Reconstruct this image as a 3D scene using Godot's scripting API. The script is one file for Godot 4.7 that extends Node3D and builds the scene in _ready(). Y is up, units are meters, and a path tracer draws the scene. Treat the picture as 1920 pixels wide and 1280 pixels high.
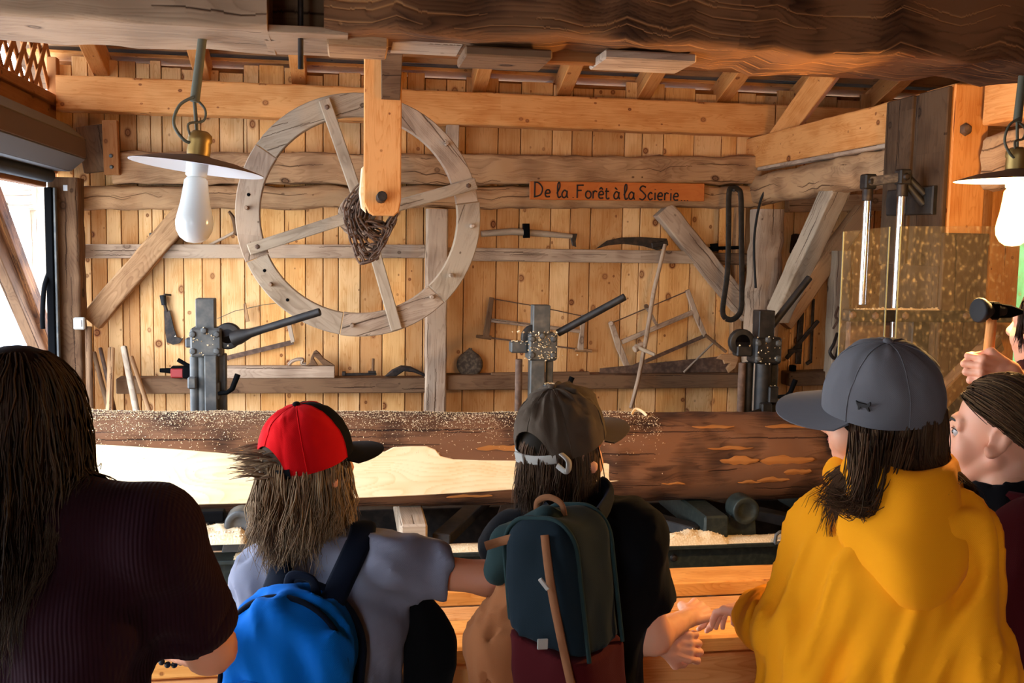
extends Node3D
# An old sawmill: a plank wall hung with tools, a rope wheel, a log on its carriage, and children watching at the rail.

var rng := RandomNumberGenerator.new()
var M := {}          # materials by name


func _ready() -> void:
	rng.seed = 77
	# camera
	var cam := Camera3D.new()
	cam.name = "camera"
	cam.position = Vector3(0, 1.68, 0)
	cam.rotation_degrees = Vector3(-5.3, -9.43, 1.0)
	cam.fov = 37.84
	cam.near = 0.05
	cam.far = 200.0
	add_child(cam)
	# sky and exposure
	var env := Environment.new()
	var sky := Sky.new()
	var sm := ProceduralSkyMaterial.new()
	sm.sky_top_color = Color(0.78, 0.87, 1.0)
	sm.sky_horizon_color = Color(0.98, 0.99, 1.0)
	sm.ground_bottom_color = Color(0.5, 0.5, 0.46)
	sm.ground_horizon_color = Color(0.8, 0.82, 0.8)
	sm.sun_angle_max = 0.0
	sky.sky_material = sm
	env.background_mode = Environment.BG_SKY
	env.sky = sky
	env.background_energy_multiplier = 19.0
	env.tonemap_mode = Environment.TONE_MAPPER_LINEAR
	env.tonemap_exposure = 0.86
	env.sdfgi_enabled = true
	env.ssao_enabled = true
	env.ssil_enabled = true
	var we := WorldEnvironment.new()
	we.name = "world_environment"
	we.environment = env
	add_child(we)
	make_materials()
	build_room()
	build_timbers()
	build_tools()
	build_machine()
	build_saw_frame()
	build_lamps()
	build_people()
	settle()


# ---------------------------------------------------------------- scene tree helpers

func tag(o: Node, label: String, category: String, group := "", kind := "") -> Node:
	if label:
		o.set_meta("label", label)
	if category:
		o.set_meta("category", category)
	if group:
		o.set_meta("group", group)
	if kind:
		o.set_meta("kind", kind)
	return o


func numbered(called: String, parent: Node) -> String:
	if not parent.has_node(called):
		return called
	var k := 1
	while parent.has_node("%s_%03d" % [called, k]):
		k += 1
	return "%s_%03d" % [called, k]


func thing(called: String, label: String, category: String, group := "", kind := "") -> Node3D:
	var o := Node3D.new()
	o.name = numbered(called, self)
	add_child(o)
	tag(o, label, category, group, kind)
	return o


func origin_of(o: Node) -> Vector3:
	var p := Vector3.ZERO
	while o is Node3D and o != self:
		p += (o as Node3D).position
		o = o.get_parent()
	return p


# commits what a SurfaceTool holds (in world metres) as one named mesh whose origin is at its own base
func put(called: String, st: SurfaceTool, mat: Material, parent: Node = self) -> MeshInstance3D:
	var arr := st.commit_to_arrays()
	var v: PackedVector3Array = arr[Mesh.ARRAY_VERTEX]
	var lo := v[0]
	var hi := v[0]
	for p in v:
		lo = lo.min(p)
		hi = hi.max(p)
	var base := Vector3((lo.x + hi.x) / 2, lo.y, (lo.z + hi.z) / 2)
	arr[Mesh.ARRAY_VERTEX] = Transform3D(Basis(), -base) * v
	var mesh := ArrayMesh.new()
	mesh.add_surface_from_arrays(Mesh.PRIMITIVE_TRIANGLES, arr)
	mesh.surface_set_material(0, mat)
	var o := MeshInstance3D.new()
	o.mesh = mesh
	o.name = numbered(called, parent)
	o.position = base - origin_of(parent)
	parent.add_child(o)
	return o


func single(called: String, st: SurfaceTool, mat: Material, label: String, category: String, group := "", kind := "") -> MeshInstance3D:
	return tag(put(called, st, mat), label, category, group, kind)


func bounds(o: Node, at: Vector3, box_: Array) -> void:
	if o is MeshInstance3D and o.mesh:
		var b: AABB = o.mesh.get_aabb()
		b.position += at
		if box_.is_empty():
			box_.append(b)
		else:
			box_[0] = (box_[0] as AABB).merge(b)
	for c in o.get_children():
		if c is Node3D:
			bounds(c, at + (c as Node3D).position, box_)


# moves each compound thing's own origin to its base, its parts staying where they stand
func settle() -> void:
	for o in get_children():
		if o is Node3D and not (o is MeshInstance3D) and not (o is Camera3D) and not (o is Light3D) and o.get_child_count() and (o as Node3D).position == Vector3.ZERO:
			var b := []
			bounds(o, Vector3.ZERO, b)
			if b.is_empty():
				continue
			var bb: AABB = b[0]
			var base := bb.position + Vector3(bb.size.x / 2, 0, bb.size.z / 2)
			o.position = base
			for c in o.get_children():
				c.position -= base


# ---------------------------------------------------------------- mesh helpers

func start() -> SurfaceTool:
	var st := SurfaceTool.new()
	st.begin(Mesh.PRIMITIVE_TRIANGLES)
	return st


func vert(st: SurfaceTool, p: Vector3, n: Vector3, uv: Vector2) -> void:
	st.set_normal(n)
	st.set_uv(uv)
	st.add_vertex(p)


func tri(st: SurfaceTool, a: Vector3, b: Vector3, c: Vector3, n: Vector3, ua := Vector2.ZERO, ub := Vector2.ZERO, uc := Vector2.ZERO) -> void:
	vert(st, a, n, ua)
	if (b - a).cross(c - a).dot(n) > 0.0:
		vert(st, c, n, uc)
		vert(st, b, n, ub)
	else:
		vert(st, b, n, ub)
		vert(st, c, n, uc)


func quad(st: SurfaceTool, a: Vector3, b: Vector3, c: Vector3, d: Vector3, n: Vector3, ua := Vector2.ZERO, ub := Vector2.ZERO, uc := Vector2.ZERO, ud := Vector2.ZERO) -> void:
	tri(st, a, b, c, n, ua, ub, uc)
	tri(st, a, c, d, n, ua, uc, ud)


const U_LEN := 2.4   # metres of wood along and across one wood texture
const V_LEN := 1.2

func box(st: SurfaceTool, c: Vector3, size: Vector3, basis := Basis(), bv := 0.004, grain := -1) -> void:
	if grain < 0:
		grain = size.max_axis_index()
	var h := size / 2
	bv = minf(bv, minf(h.x, minf(h.y, h.z)) * 0.45)
	var off := Vector2(rng.randf(), rng.randf())
	var u1 := (grain + 1) % 3
	var u2 := (grain + 2) % 3
	# faces
	for ax in 3:
		var p := (ax + 1) % 3
		var q := (ax + 2) % 3
		for s in [-1.0, 1.0]:
			var n := Vector3.ZERO
			n[ax] = s
			var pts := []
			var uvs := []
			for k in [[-1, -1], [1, -1], [1, 1], [-1, 1]]:
				var v := Vector3.ZERO
				v[ax] = s * h[ax]
				v[p] = k[0] * (h[p] - bv)
				v[q] = k[1] * (h[q] - bv)
				pts.append(c + basis * v)
				if ax == grain:
					uvs.append(off + Vector2(v[u1] * 0.25 / U_LEN, v[u2] / V_LEN))
				elif ax == u1:
					uvs.append(off + Vector2(v[grain] / U_LEN, (v[u2] + s * 0.31) / V_LEN))
				else:
					uvs.append(off + Vector2(v[grain] / U_LEN, v[u1] / V_LEN))
			quad(st, pts[0], pts[1], pts[2], pts[3], basis * n, uvs[0], uvs[1], uvs[2], uvs[3])
	# edges
	for ax in 3:
		var p := (ax + 1) % 3
		var q := (ax + 2) % 3
		for sp in [-1.0, 1.0]:
			for sq in [-1.0, 1.0]:
				var n := Vector3.ZERO
				n[p] = sp
				n[q] = sq
				var pts := []
				var uvs := []
				for k in [[-1, 0], [1, 0], [1, 1], [-1, 1]]:
					var v := Vector3.ZERO
					v[ax] = k[0] * (h[ax] - bv)
					v[p] = sp * (h[p] - (0.0 if k[1] == 0 else bv))
					v[q] = sq * (h[q] - (bv if k[1] == 0 else 0.0))
					pts.append(c + basis * v)
					uvs.append(off + Vector2(v[grain] / U_LEN, (v[u1] + v[u2]) / V_LEN))
				quad(st, pts[0], pts[1], pts[2], pts[3], (basis * n).normalized(), uvs[0], uvs[1], uvs[2], uvs[3])
	for sx in [-1.0, 1.0]:
		for sy in [-1.0, 1.0]:
			for sz in [-1.0, 1.0]:
				var n := Vector3(sx, sy, sz)
				var e := n * (h - Vector3(bv, bv, bv))
				tri(st, c + basis * (e + Vector3(sx * bv, 0, 0)), c + basis * (e + Vector3(0, sy * bv, 0)), c + basis * (e + Vector3(0, 0, sz * bv)), (basis * n).normalized(), off, off, off)


func frame_along(dir: Vector3, up: Vector3) -> Basis:
	var x := dir.normalized()
	var z := x.cross(up).normalized()
	if z.length() < 0.5:
		z = x.cross(Vector3.RIGHT).normalized()
	return Basis(x, z.cross(x).normalized(), z)


# a squared bar from a to b: w across, h along up
func bar(st: SurfaceTool, a: Vector3, b: Vector3, w: float, h: float, up := Vector3.UP, bv := 0.004) -> void:
	box(st, (a + b) / 2, Vector3(a.distance_to(b), h, w), frame_along(b - a, up), bv, 0)


# rows of points joined to a smooth surface; closed rows are tubes
func skin(st: SurfaceTool, rows: Array, closed := true, caps := true, toward := Vector3.ZERO, us := 1.0 / U_LEN, vs := 1.0 / V_LEN, uoff := Vector2.ZERO) -> void:
	var nr := rows.size()
	var nc: int = rows[0].size()
	var norms := []
	var uvs := []
	var along := 0.0
	var vote := 0.0
	for i in nr:
		var r: PackedVector3Array = rows[i]
		var ra: PackedVector3Array = rows[maxi(i - 1, 0)]
		var rb: PackedVector3Array = rows[mini(i + 1, nr - 1)]
		var mid := Vector3.ZERO
		for p in r:
			mid += p
		mid /= nc
		if i > 0:
			var was: PackedVector3Array = rows[i - 1]
			var m2 := Vector3.ZERO
			for p in was:
				m2 += p
			along += mid.distance_to(m2 / nc)
		var ns := PackedVector3Array()
		var us_ := PackedVector2Array()
		ns.resize(nc)
		us_.resize(nc + 1)
		var around := 0.0
		for j in nc:
			var jp := (j + 1) % nc if closed else mini(j + 1, nc - 1)
			var jm := (j + nc - 1) % nc if closed else maxi(j - 1, 0)
			var n := (rb[j] - ra[j]).cross(r[jp] - r[jm])
			n = n.normalized()
			ns[j] = n
			vote += n.dot(toward if toward != Vector3.ZERO else r[j] - mid)
			us_[j] = uoff + Vector2(along * us, around * vs)
			around += r[j].distance_to(r[jp])
		us_[nc] = uoff + Vector2(along * us, around * vs)
		norms.append(ns)
		uvs.append(us_)
	var sg := 1.0 if vote >= 0.0 else -1.0
	var cols := nc if closed else nc - 1
	for i in nr - 1:
		var a: PackedVector3Array = rows[i]
		var b: PackedVector3Array = rows[i + 1]
		for j in cols:
			var k := (j + 1) % nc
			if sg > 0:
				vert(st, a[j], norms[i][j], uvs[i][j]); vert(st, a[k], norms[i][k], uvs[i][j + 1]); vert(st, b[j], norms[i + 1][j], uvs[i + 1][j])
				vert(st, a[k], norms[i][k], uvs[i][j + 1]); vert(st, b[k], norms[i + 1][k], uvs[i + 1][j + 1]); vert(st, b[j], norms[i + 1][j], uvs[i + 1][j])
			else:
				vert(st, a[j], -norms[i][j], uvs[i][j]); vert(st, b[j], -norms[i + 1][j], uvs[i + 1][j]); vert(st, a[k], -norms[i][k], uvs[i][j + 1])
				vert(st, a[k], -norms[i][k], uvs[i][j + 1]); vert(st, b[j], -norms[i + 1][j], uvs[i + 1][j]); vert(st, b[k], -norms[i + 1][k], uvs[i + 1][j + 1])
	if closed and caps:
		for e in 2:
			var r: PackedVector3Array = rows[0 if e == 0 else nr - 1]
			var o: PackedVector3Array = rows[1 if e == 0 else nr - 2]
			var mid := Vector3.ZERO
			var m2 := Vector3.ZERO
			for j in nc:
				mid += r[j]
				m2 += o[j]
			mid /= nc
			m2 /= nc
			if r[0].distance_to(mid) < 0.0005:
				continue
			var n := (mid - m2).normalized()
			for j in nc:
				var k := (j + 1) % nc
				tri(st, mid, r[j], r[k], n, uoff, uoff + Vector2(0.0, (r[j] - mid).length() * vs), uoff + Vector2(0.02, (r[k] - mid).length() * vs))


func ring_points(c: Vector3, ax: Basis, ry: float, rz: float, n: int, turn := 0.0) -> PackedVector3Array:
	var r := PackedVector3Array()
	for j in n:
		var t := TAU * j / n + turn
		r.append(c + ax.y * cos(t) * ry + ax.z * sin(t) * rz)
	return r


# a round tube along points; radius is one number or one per point
func tube(st: SurfaceTool, pts: Array, radius, n := 8, caps := true, flat := 1.0, up := Vector3.UP) -> void:
	var rows := []
	var b := frame_along(pts[1] - pts[0], up)
	for i in pts.size():
		var d: Vector3 = (pts[mini(i + 1, pts.size() - 1)] - pts[maxi(i - 1, 0)]).normalized()
		var y := (b.y - d * b.y.dot(d)).normalized()
		b = Basis(d, y, d.cross(y))
		var r: float = radius[i] if radius is Array or radius is PackedFloat32Array else radius
		rows.append(ring_points(pts[i], b, r * flat, r, n))
	skin(st, rows, true, caps, Vector3.ZERO, 1.0 / U_LEN, 1.0 / V_LEN, Vector2(rng.randf(), rng.randf()))


func rod(st: SurfaceTool, a: Vector3, b: Vector3, r: float, r2 := -1.0, n := 10) -> void:
	r2 = r if r2 < 0 else r2
	var d := (b - a).normalized()
	var e := minf(minf(r, r2) * 0.2, 0.004)
	tube(st, [a, a + d * e * 0.3, a + d * e, b - d * e, b - d * e * 0.3, b], [maxf(r - e, 0.0003), r - e * 0.3, r, r2, r2 - e * 0.3, maxf(r2 - e, 0.0003)], n)


func curve_points(pts: Array, steps := 6) -> Array:
	var out := []
	for i in pts.size() - 1:
		var p0: Vector3 = pts[maxi(i - 1, 0)]
		var p3: Vector3 = pts[mini(i + 2, pts.size() - 1)]
		for k in steps:
			out.append((pts[i] as Vector3).cubic_interpolate(pts[i + 1], p0, p3, float(k) / steps))
	out.append(pts[-1])
	return out


# revolves [radius, height] pairs about an axis
func lathe(st: SurfaceTool, at: Vector3, axis: Vector3, profile: Array, n := 24, caps := true) -> void:
	var b := frame_along(axis, Vector3.UP if absf(axis.normalized().y) < 0.9 else Vector3.RIGHT)
	var rows := []
	for p in profile:
		rows.append(ring_points(at + b.x * p[1], b, maxf(p[0], 0.0002), maxf(p[0], 0.0002), n))
	skin(st, rows, true, caps)


# a flat outline (in the plane of b.x, b.y) given thickness t along b.z, edges chamfered
func slab(st: SurfaceTool, at: Vector3, b: Basis, poly: PackedVector2Array, t: float, bv := 0.002, grain_x := true) -> void:
	if Geometry2D.is_polygon_clockwise(poly):
		poly.reverse()
	var inner := poly.duplicate()
	var n := poly.size()
	for i in n:
		var e1 := (poly[i] - poly[(i + n - 1) % n]).normalized()
		var e2 := (poly[(i + 1) % n] - poly[i]).normalized()
		var m := (Vector2(-e1.y, e1.x) + Vector2(-e2.y, e2.x))
		inner[i] = poly[i] + m.normalized() * bv
	var off := Vector2(rng.randf(), rng.randf())
	var ix := Geometry2D.triangulate_polygon(inner)
	if ix.is_empty():
		inner = poly
		ix = Geometry2D.triangulate_polygon(inner)
	for s in [1.0, -1.0]:
		for k in range(0, ix.size(), 3):
			var q := []
			var w := []
			for e in 3:
				var p: Vector2 = inner[ix[k + e]]
				q.append(at + b.x * p.x + b.y * p.y + b.z * s * t / 2)
				w.append(off + (Vector2(p.x / U_LEN, p.y / V_LEN) if grain_x else Vector2(p.y / U_LEN, p.x / V_LEN)))
			tri(st, q[0], q[1], q[2], b.z * s, w[0], w[1], w[2])
	var zs := [[inner, t / 2], [poly, t / 2 - bv], [poly, -t / 2 + bv], [inner, -t / 2]]
	for i in n:
		var j := (i + 1) % n
		var e := (poly[j] - poly[i]).normalized()
		var out := b.x * e.y - b.y * e.x
		for k in 3:
			var lo: PackedVector2Array = zs[k][0]
			var hi: PackedVector2Array = zs[k + 1][0]
			var a0: Vector3 = at + b.x * lo[i].x + b.y * lo[i].y + b.z * zs[k][1]
			var a1: Vector3 = at + b.x * lo[j].x + b.y * lo[j].y + b.z * zs[k][1]
			var b0: Vector3 = at + b.x * hi[i].x + b.y * hi[i].y + b.z * zs[k + 1][1]
			var b1: Vector3 = at + b.x * hi[j].x + b.y * hi[j].y + b.z * zs[k + 1][1]
			var nn := (out + b.z * (1.0 - k)).normalized()
			var l := poly[i].distance_to(poly[j])
			quad(st, a0, a1, b1, b0, nn, off, off + Vector2(l / U_LEN, 0), off + Vector2(l / U_LEN, t / V_LEN), off + Vector2(0, t / V_LEN))


# a hewn or weathered timber: rounded, slightly bowed and uneven
func hewn(st: SurfaceTool, a: Vector3, b: Vector3, w: float, h: float, up := Vector3.UP, amp := 0.006, corner := 0.2, seg := 0.07, taper := 1.0, bow := Vector3.ZERO) -> void:
	var fr := frame_along(b - a, up)
	var n := maxi(4, int(a.distance_to(b) / seg))
	var noise := FastNoiseLite.new()
	noise.seed = rng.randi_range(0, 99999)
	noise.frequency = 1.0
	noise.fractal_octaves = 3
	var r0 := corner * minf(w, h)
	var arcs := []
	for q in 4:
		for k in 4:
			var t := PI / 2 * (q + k / 3.0)
			arcs.append(Vector2((w / 2 - r0) * (1.0 if q == 0 or q == 3 else -1.0) + r0 * cos(t), (h / 2 - r0) * (1.0 if q < 2 else -1.0) + r0 * sin(t)))
	var sect := []
	for i in 16:
		sect.append(arcs[i])
		if i % 4 == 3:
			sect.append((arcs[i] as Vector2).lerp(arcs[(i + 1) % 16], 0.33))
			sect.append((arcs[i] as Vector2).lerp(arcs[(i + 1) % 16], 0.67))
	var rows := []
	for i in n + 1:
		var f := float(i) / n
		var c := a.lerp(b, f) + bow * sin(PI * f)
		var sc := lerpf(1.0, taper, f)
		var shift := Vector2(noise.get_noise_2d(f * 4 * a.distance_to(b), 7.0), noise.get_noise_2d(f * 4 * a.distance_to(b), 31.0)) * amp
		var r := PackedVector3Array()
		for j in sect.size():
			var s: Vector2 = sect[j]
			var d := noise.get_noise_3d(f * 9.0 * a.distance_to(b), s.x / w * 5, s.y / h * 5) * amp
			var k := s * sc
			k += k.normalized() * d + shift
			r.append(c + fr.z * k.x + fr.y * k.y)
		rows.append(r)
	skin(st, rows, true, true, Vector3.ZERO, 1.0 / U_LEN, 1.0 / V_LEN, Vector2(rng.randf(), rng.randf()))


func ball(st: SurfaceTool, c: Vector3, r: Vector3, basis := Basis(), n := 12, noise: FastNoiseLite = null, amp := 0.0) -> void:
	var rows := []
	for i in n + 1:
		var t := PI * i / n
		var row := PackedVector3Array()
		for j in n * 2:
			var f := TAU * j / (n * 2)
			var d := Vector3(sin(t) * cos(f), cos(t), sin(t) * sin(f))
			var k := 1.0
			if noise:
				k += noise.get_noise_3dv(d) * amp
			row.append(c + basis * (d * r * k + (Vector3(0.00001 * cos(f), 0, 0.00001 * sin(f)))))
		rows.append(row)
	skin(st, rows, true, false)


func bolt(st: SurfaceTool, at: Vector3, out: Vector3, r := 0.011) -> void:
	lathe(st, at - out.normalized() * 0.002, out, [[r * 1.35, 0.0], [r * 1.35, 0.003], [r, 0.0035], [r, r * 0.8], [r * 0.75, r], [0.0, r]], 6)


# ---------------------------------------------------------------- smooth bodies: distance field -> surface net
# prims: ["c", a, b, ra, rb, cut]  tapered capsule (cut: flat end at b)
#        ["e", centre, basis, radii]  ellipsoid
#        ["a", centre, basis, half, corner, round]  arch: a rounded outline in x, y given depth in z
# cuts: [point, normal] keeps what lies behind the plane; holes: [centre, radius] spheres taken away

# creases of cloth: noise stretched along a direction
class Fold:
	var noise := FastNoiseLite.new()
	var amp := 0.006
	var stretch := Vector3(10, 2.5, 10)
	var turn := Basis()

	func _init(seed_: int, amp_: float, stretch_: Vector3, turn_ := Basis()) -> void:
		noise.seed = seed_
		noise.frequency = 1.0
		noise.fractal_octaves = 2
		amp = amp_
		stretch = stretch_
		turn = turn_

	func at(p: Vector3) -> float:
		var q := (p * turn) * stretch
		var n := noise.get_noise_3dv(q)
		return amp * (1.15 - 3.2 * sqrt(n * n + 0.006))


func field(p: Vector3, prims: Array, k: float) -> float:
	var d := 9.0
	for q in prims:
		var e: float
		match q[0]:
			"c":
				var pa: Vector3 = p - q[1]
				var ba: Vector3 = q[2] - q[1]
				var h := clampf(pa.dot(ba) / ba.length_squared(), 0.0, 1.0)
				e = (pa - ba * h).length() - lerpf(q[3], q[4], h)
				if q.size() > 5 and q[5]:
					e = maxf(e, (p - (q[2] as Vector3)).dot(ba.normalized()))
			"e":
				var l: Vector3 = (p - q[1]) * (q[2] as Basis)
				var k0: float = (l / (q[3] as Vector3)).length()
				var k1: float = (l / ((q[3] as Vector3) * (q[3] as Vector3))).length()
				e = k0 * (k0 - 1.0) / k1 if k1 > 0.0001 else -0.01
			_:
				var l: Vector3 = (p - q[1]) * (q[2] as Basis)
				var hh: Vector3 = q[3]
				var qx: float = absf(l.x) - hh.x + q[4]
				var qy: float = absf(l.y) - hh.y + (q[4] if l.y > 0 or q.size() < 7 else minf(q[4], 0.05))
				if l.y < 0 and q.size() > 6:
					qx = absf(l.x) - hh.x + minf(q[4], 0.05)
				var cr: float = q[4] if l.y > 0 or q.size() < 7 else minf(q[4], 0.05)
				var d2 := Vector2(maxf(qx, 0), maxf(qy, 0)).length() + minf(maxf(qx, qy), 0.0) - cr
				var w := Vector2(d2 + q[5], absf(l.z) - hh.z + q[5])
				e = minf(maxf(w.x, w.y), 0.0) + Vector2(maxf(w.x, 0), maxf(w.y, 0)).length() - q[5]
		var m := maxf(k - absf(d - e), 0.0) / k
		d = minf(d, e) - m * m * k * 0.25
	return d


func reach(q: Array) -> AABB:
	var b: AABB
	match q[0]:
		"c":
			b = AABB(q[1], Vector3.ZERO).expand(q[2]).grow(maxf(q[3], q[4]))
		"e":
			b = AABB(q[1], Vector3.ZERO).grow((q[3] as Vector3)[(q[3] as Vector3).max_axis_index()])
		_:
			b = AABB(q[1], Vector3.ZERO).grow((q[3] as Vector3).length())
	return b


func blob(st: SurfaceTool, prims: Array, cell: float, k: float, inflate := 0.0, fold: Fold = null, cuts := [], holes := []) -> void:
	var bb := reach(prims[0])
	for q in prims:
		bb = bb.merge(reach(q))
	bb = bb.grow(inflate + cell * 2 + 0.02)
	var B := 6
	var nx := int(ceil(bb.size.x / cell / B)) * B
	var ny := int(ceil(bb.size.y / cell / B)) * B
	var nz := int(ceil(bb.size.z / cell / B)) * B
	var sx := nx + 1
	var sy := ny + 1
	var val := PackedFloat32Array()
	val.resize(sx * sy * (nz + 1))
	val.fill(99.0)
	var o := bb.position
	var live := []
	var half := cell * B * 0.87
	for bz in nz / B:
		for by in ny / B:
			for bx in nx / B:
				var c := o + Vector3(bx + 0.5, by + 0.5, bz + 0.5) * cell * B
				var near := []
				var best := 9.0
				for q in prims:
					var e := field(c, [q], 0.0001)
					best = minf(best, e)
					near.append(e)
				if best > half + inflate + k * 0.5 + 0.012:
					continue
				var use := []
				for i in prims.size():
					if near[i] < best + 2.0 * half + k:
						use.append(prims[i])
				var inside := field(c, use, k) < -(half + 0.03) and cuts.is_empty() and holes.is_empty()
				if inside:
					for z in range(bz * B, bz * B + B + 1):
						for y in range(by * B, by * B + B + 1):
							for x in range(bx * B, bx * B + B + 1):
								var id := x + sx * (y + sy * z)
								if val[id] == 99.0:
									val[id] = -1.0
					continue
				live.append(Vector3i(bx, by, bz))
				for z in range(bz * B, bz * B + B + 1):
					for y in range(by * B, by * B + B + 1):
						for x in range(bx * B, bx * B + B + 1):
							var id := x + sx * (y + sy * z)
							if val[id] < 98.0 and val[id] != -1.0:
								continue
							var p := o + Vector3(x, y, z) * cell
							var d := field(p, use, k) - inflate
							if fold and absf(d) < 0.05:
								d -= fold.at(p)
							for cu in cuts:
								d = maxf(d, (p - (cu[0] as Vector3)).dot(cu[1]))
							for ho in holes:
								d = maxf(d, (ho[1] as float) - p.distance_to(ho[0]))
							val[id] = d
	# one vertex in each crossed cell
	var pts := PackedVector3Array()
	var at := {}
	for lb in live:
		for z in range(lb.z * B, lb.z * B + B):
			for y in range(lb.y * B, lb.y * B + B):
				for x in range(lb.x * B, lb.x * B + B):
					var id := x + sx * (y + sy * z)
					var v0 := val[id]; var v1 := val[id + 1]
					var v2 := val[id + sx]; var v3 := val[id + sx + 1]
					var id2 := id + sx * sy
					var v4 := val[id2]; var v5 := val[id2 + 1]
					var v6 := val[id2 + sx]; var v7 := val[id2 + sx + 1]
					var neg := int(v0 < 0) + int(v1 < 0) + int(v2 < 0) + int(v3 < 0) + int(v4 < 0) + int(v5 < 0) + int(v6 < 0) + int(v7 < 0)
					if neg == 0 or neg == 8:
						continue
					var s := Vector3.ZERO
					var m := 0
					if (v0 < 0) != (v1 < 0): s += Vector3(v0 / (v0 - v1), 0, 0); m += 1
					if (v2 < 0) != (v3 < 0): s += Vector3(v2 / (v2 - v3), 1, 0); m += 1
					if (v4 < 0) != (v5 < 0): s += Vector3(v4 / (v4 - v5), 0, 1); m += 1
					if (v6 < 0) != (v7 < 0): s += Vector3(v6 / (v6 - v7), 1, 1); m += 1
					if (v0 < 0) != (v2 < 0): s += Vector3(0, v0 / (v0 - v2), 0); m += 1
					if (v1 < 0) != (v3 < 0): s += Vector3(1, v1 / (v1 - v3), 0); m += 1
					if (v4 < 0) != (v6 < 0): s += Vector3(0, v4 / (v4 - v6), 1); m += 1
					if (v5 < 0) != (v7 < 0): s += Vector3(1, v5 / (v5 - v7), 1); m += 1
					if (v0 < 0) != (v4 < 0): s += Vector3(0, 0, v0 / (v0 - v4)); m += 1
					if (v1 < 0) != (v5 < 0): s += Vector3(1, 0, v1 / (v1 - v5)); m += 1
					if (v2 < 0) != (v6 < 0): s += Vector3(0, 1, v2 / (v2 - v6)); m += 1
					if (v3 < 0) != (v7 < 0): s += Vector3(1, 1, v3 / (v3 - v7)); m += 1
					at[id] = pts.size()
					pts.append(o + (Vector3(x, y, z) + s / m) * cell)
	var faces := PackedInt32Array()
	var steps := [1, sx, sx * sy]
	for id in at:
		for ax in 3:
			var i1: int = steps[(ax + 1) % 3]
			var i2: int = steps[(ax + 2) % 3]
			var far: int = id + steps[ax]
			var s0 := val[id] < 0
			var s1 := val[far] < 0
			if s0 == s1:
				continue
			if not (at.has(id - i1) and at.has(id - i2) and at.has(id - i1 - i2)):
				continue
			var a: int = at[id]
			var b: int = at[id - i1]
			var c: int = at[id - i1 - i2]
			var d: int = at[id - i2]
			if s0:
				faces.append_array([a, c, b, a, d, c])
			else:
				faces.append_array([a, b, c, a, c, d])
	var ns := PackedVector3Array()
	ns.resize(pts.size())
	for i in range(0, faces.size(), 3):
		var n := (pts[faces[i + 1]] - pts[faces[i]]).cross(pts[faces[i + 2]] - pts[faces[i]])
		ns[faces[i]] -= n
		ns[faces[i + 1]] -= n
		ns[faces[i + 2]] -= n
	for i in faces:
		vert(st, pts[i], ns[i].normalized(), Vector2(pts[i].x, pts[i].y))


# ---------------------------------------------------------------- materials

func streaks(w: int, h: int, cells_x: int, cells_y: int, seed_: int) -> PackedByteArray:
	var n := FastNoiseLite.new()
	n.seed = seed_
	n.noise_type = FastNoiseLite.TYPE_SIMPLEX
	n.frequency = 0.08
	n.fractal_octaves = 3
	var im := n.get_seamless_image(cells_x, cells_y)
	im.convert(Image.FORMAT_L8)
	im.resize(w, h, Image.INTERPOLATE_CUBIC)
	return im.get_data()


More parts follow.
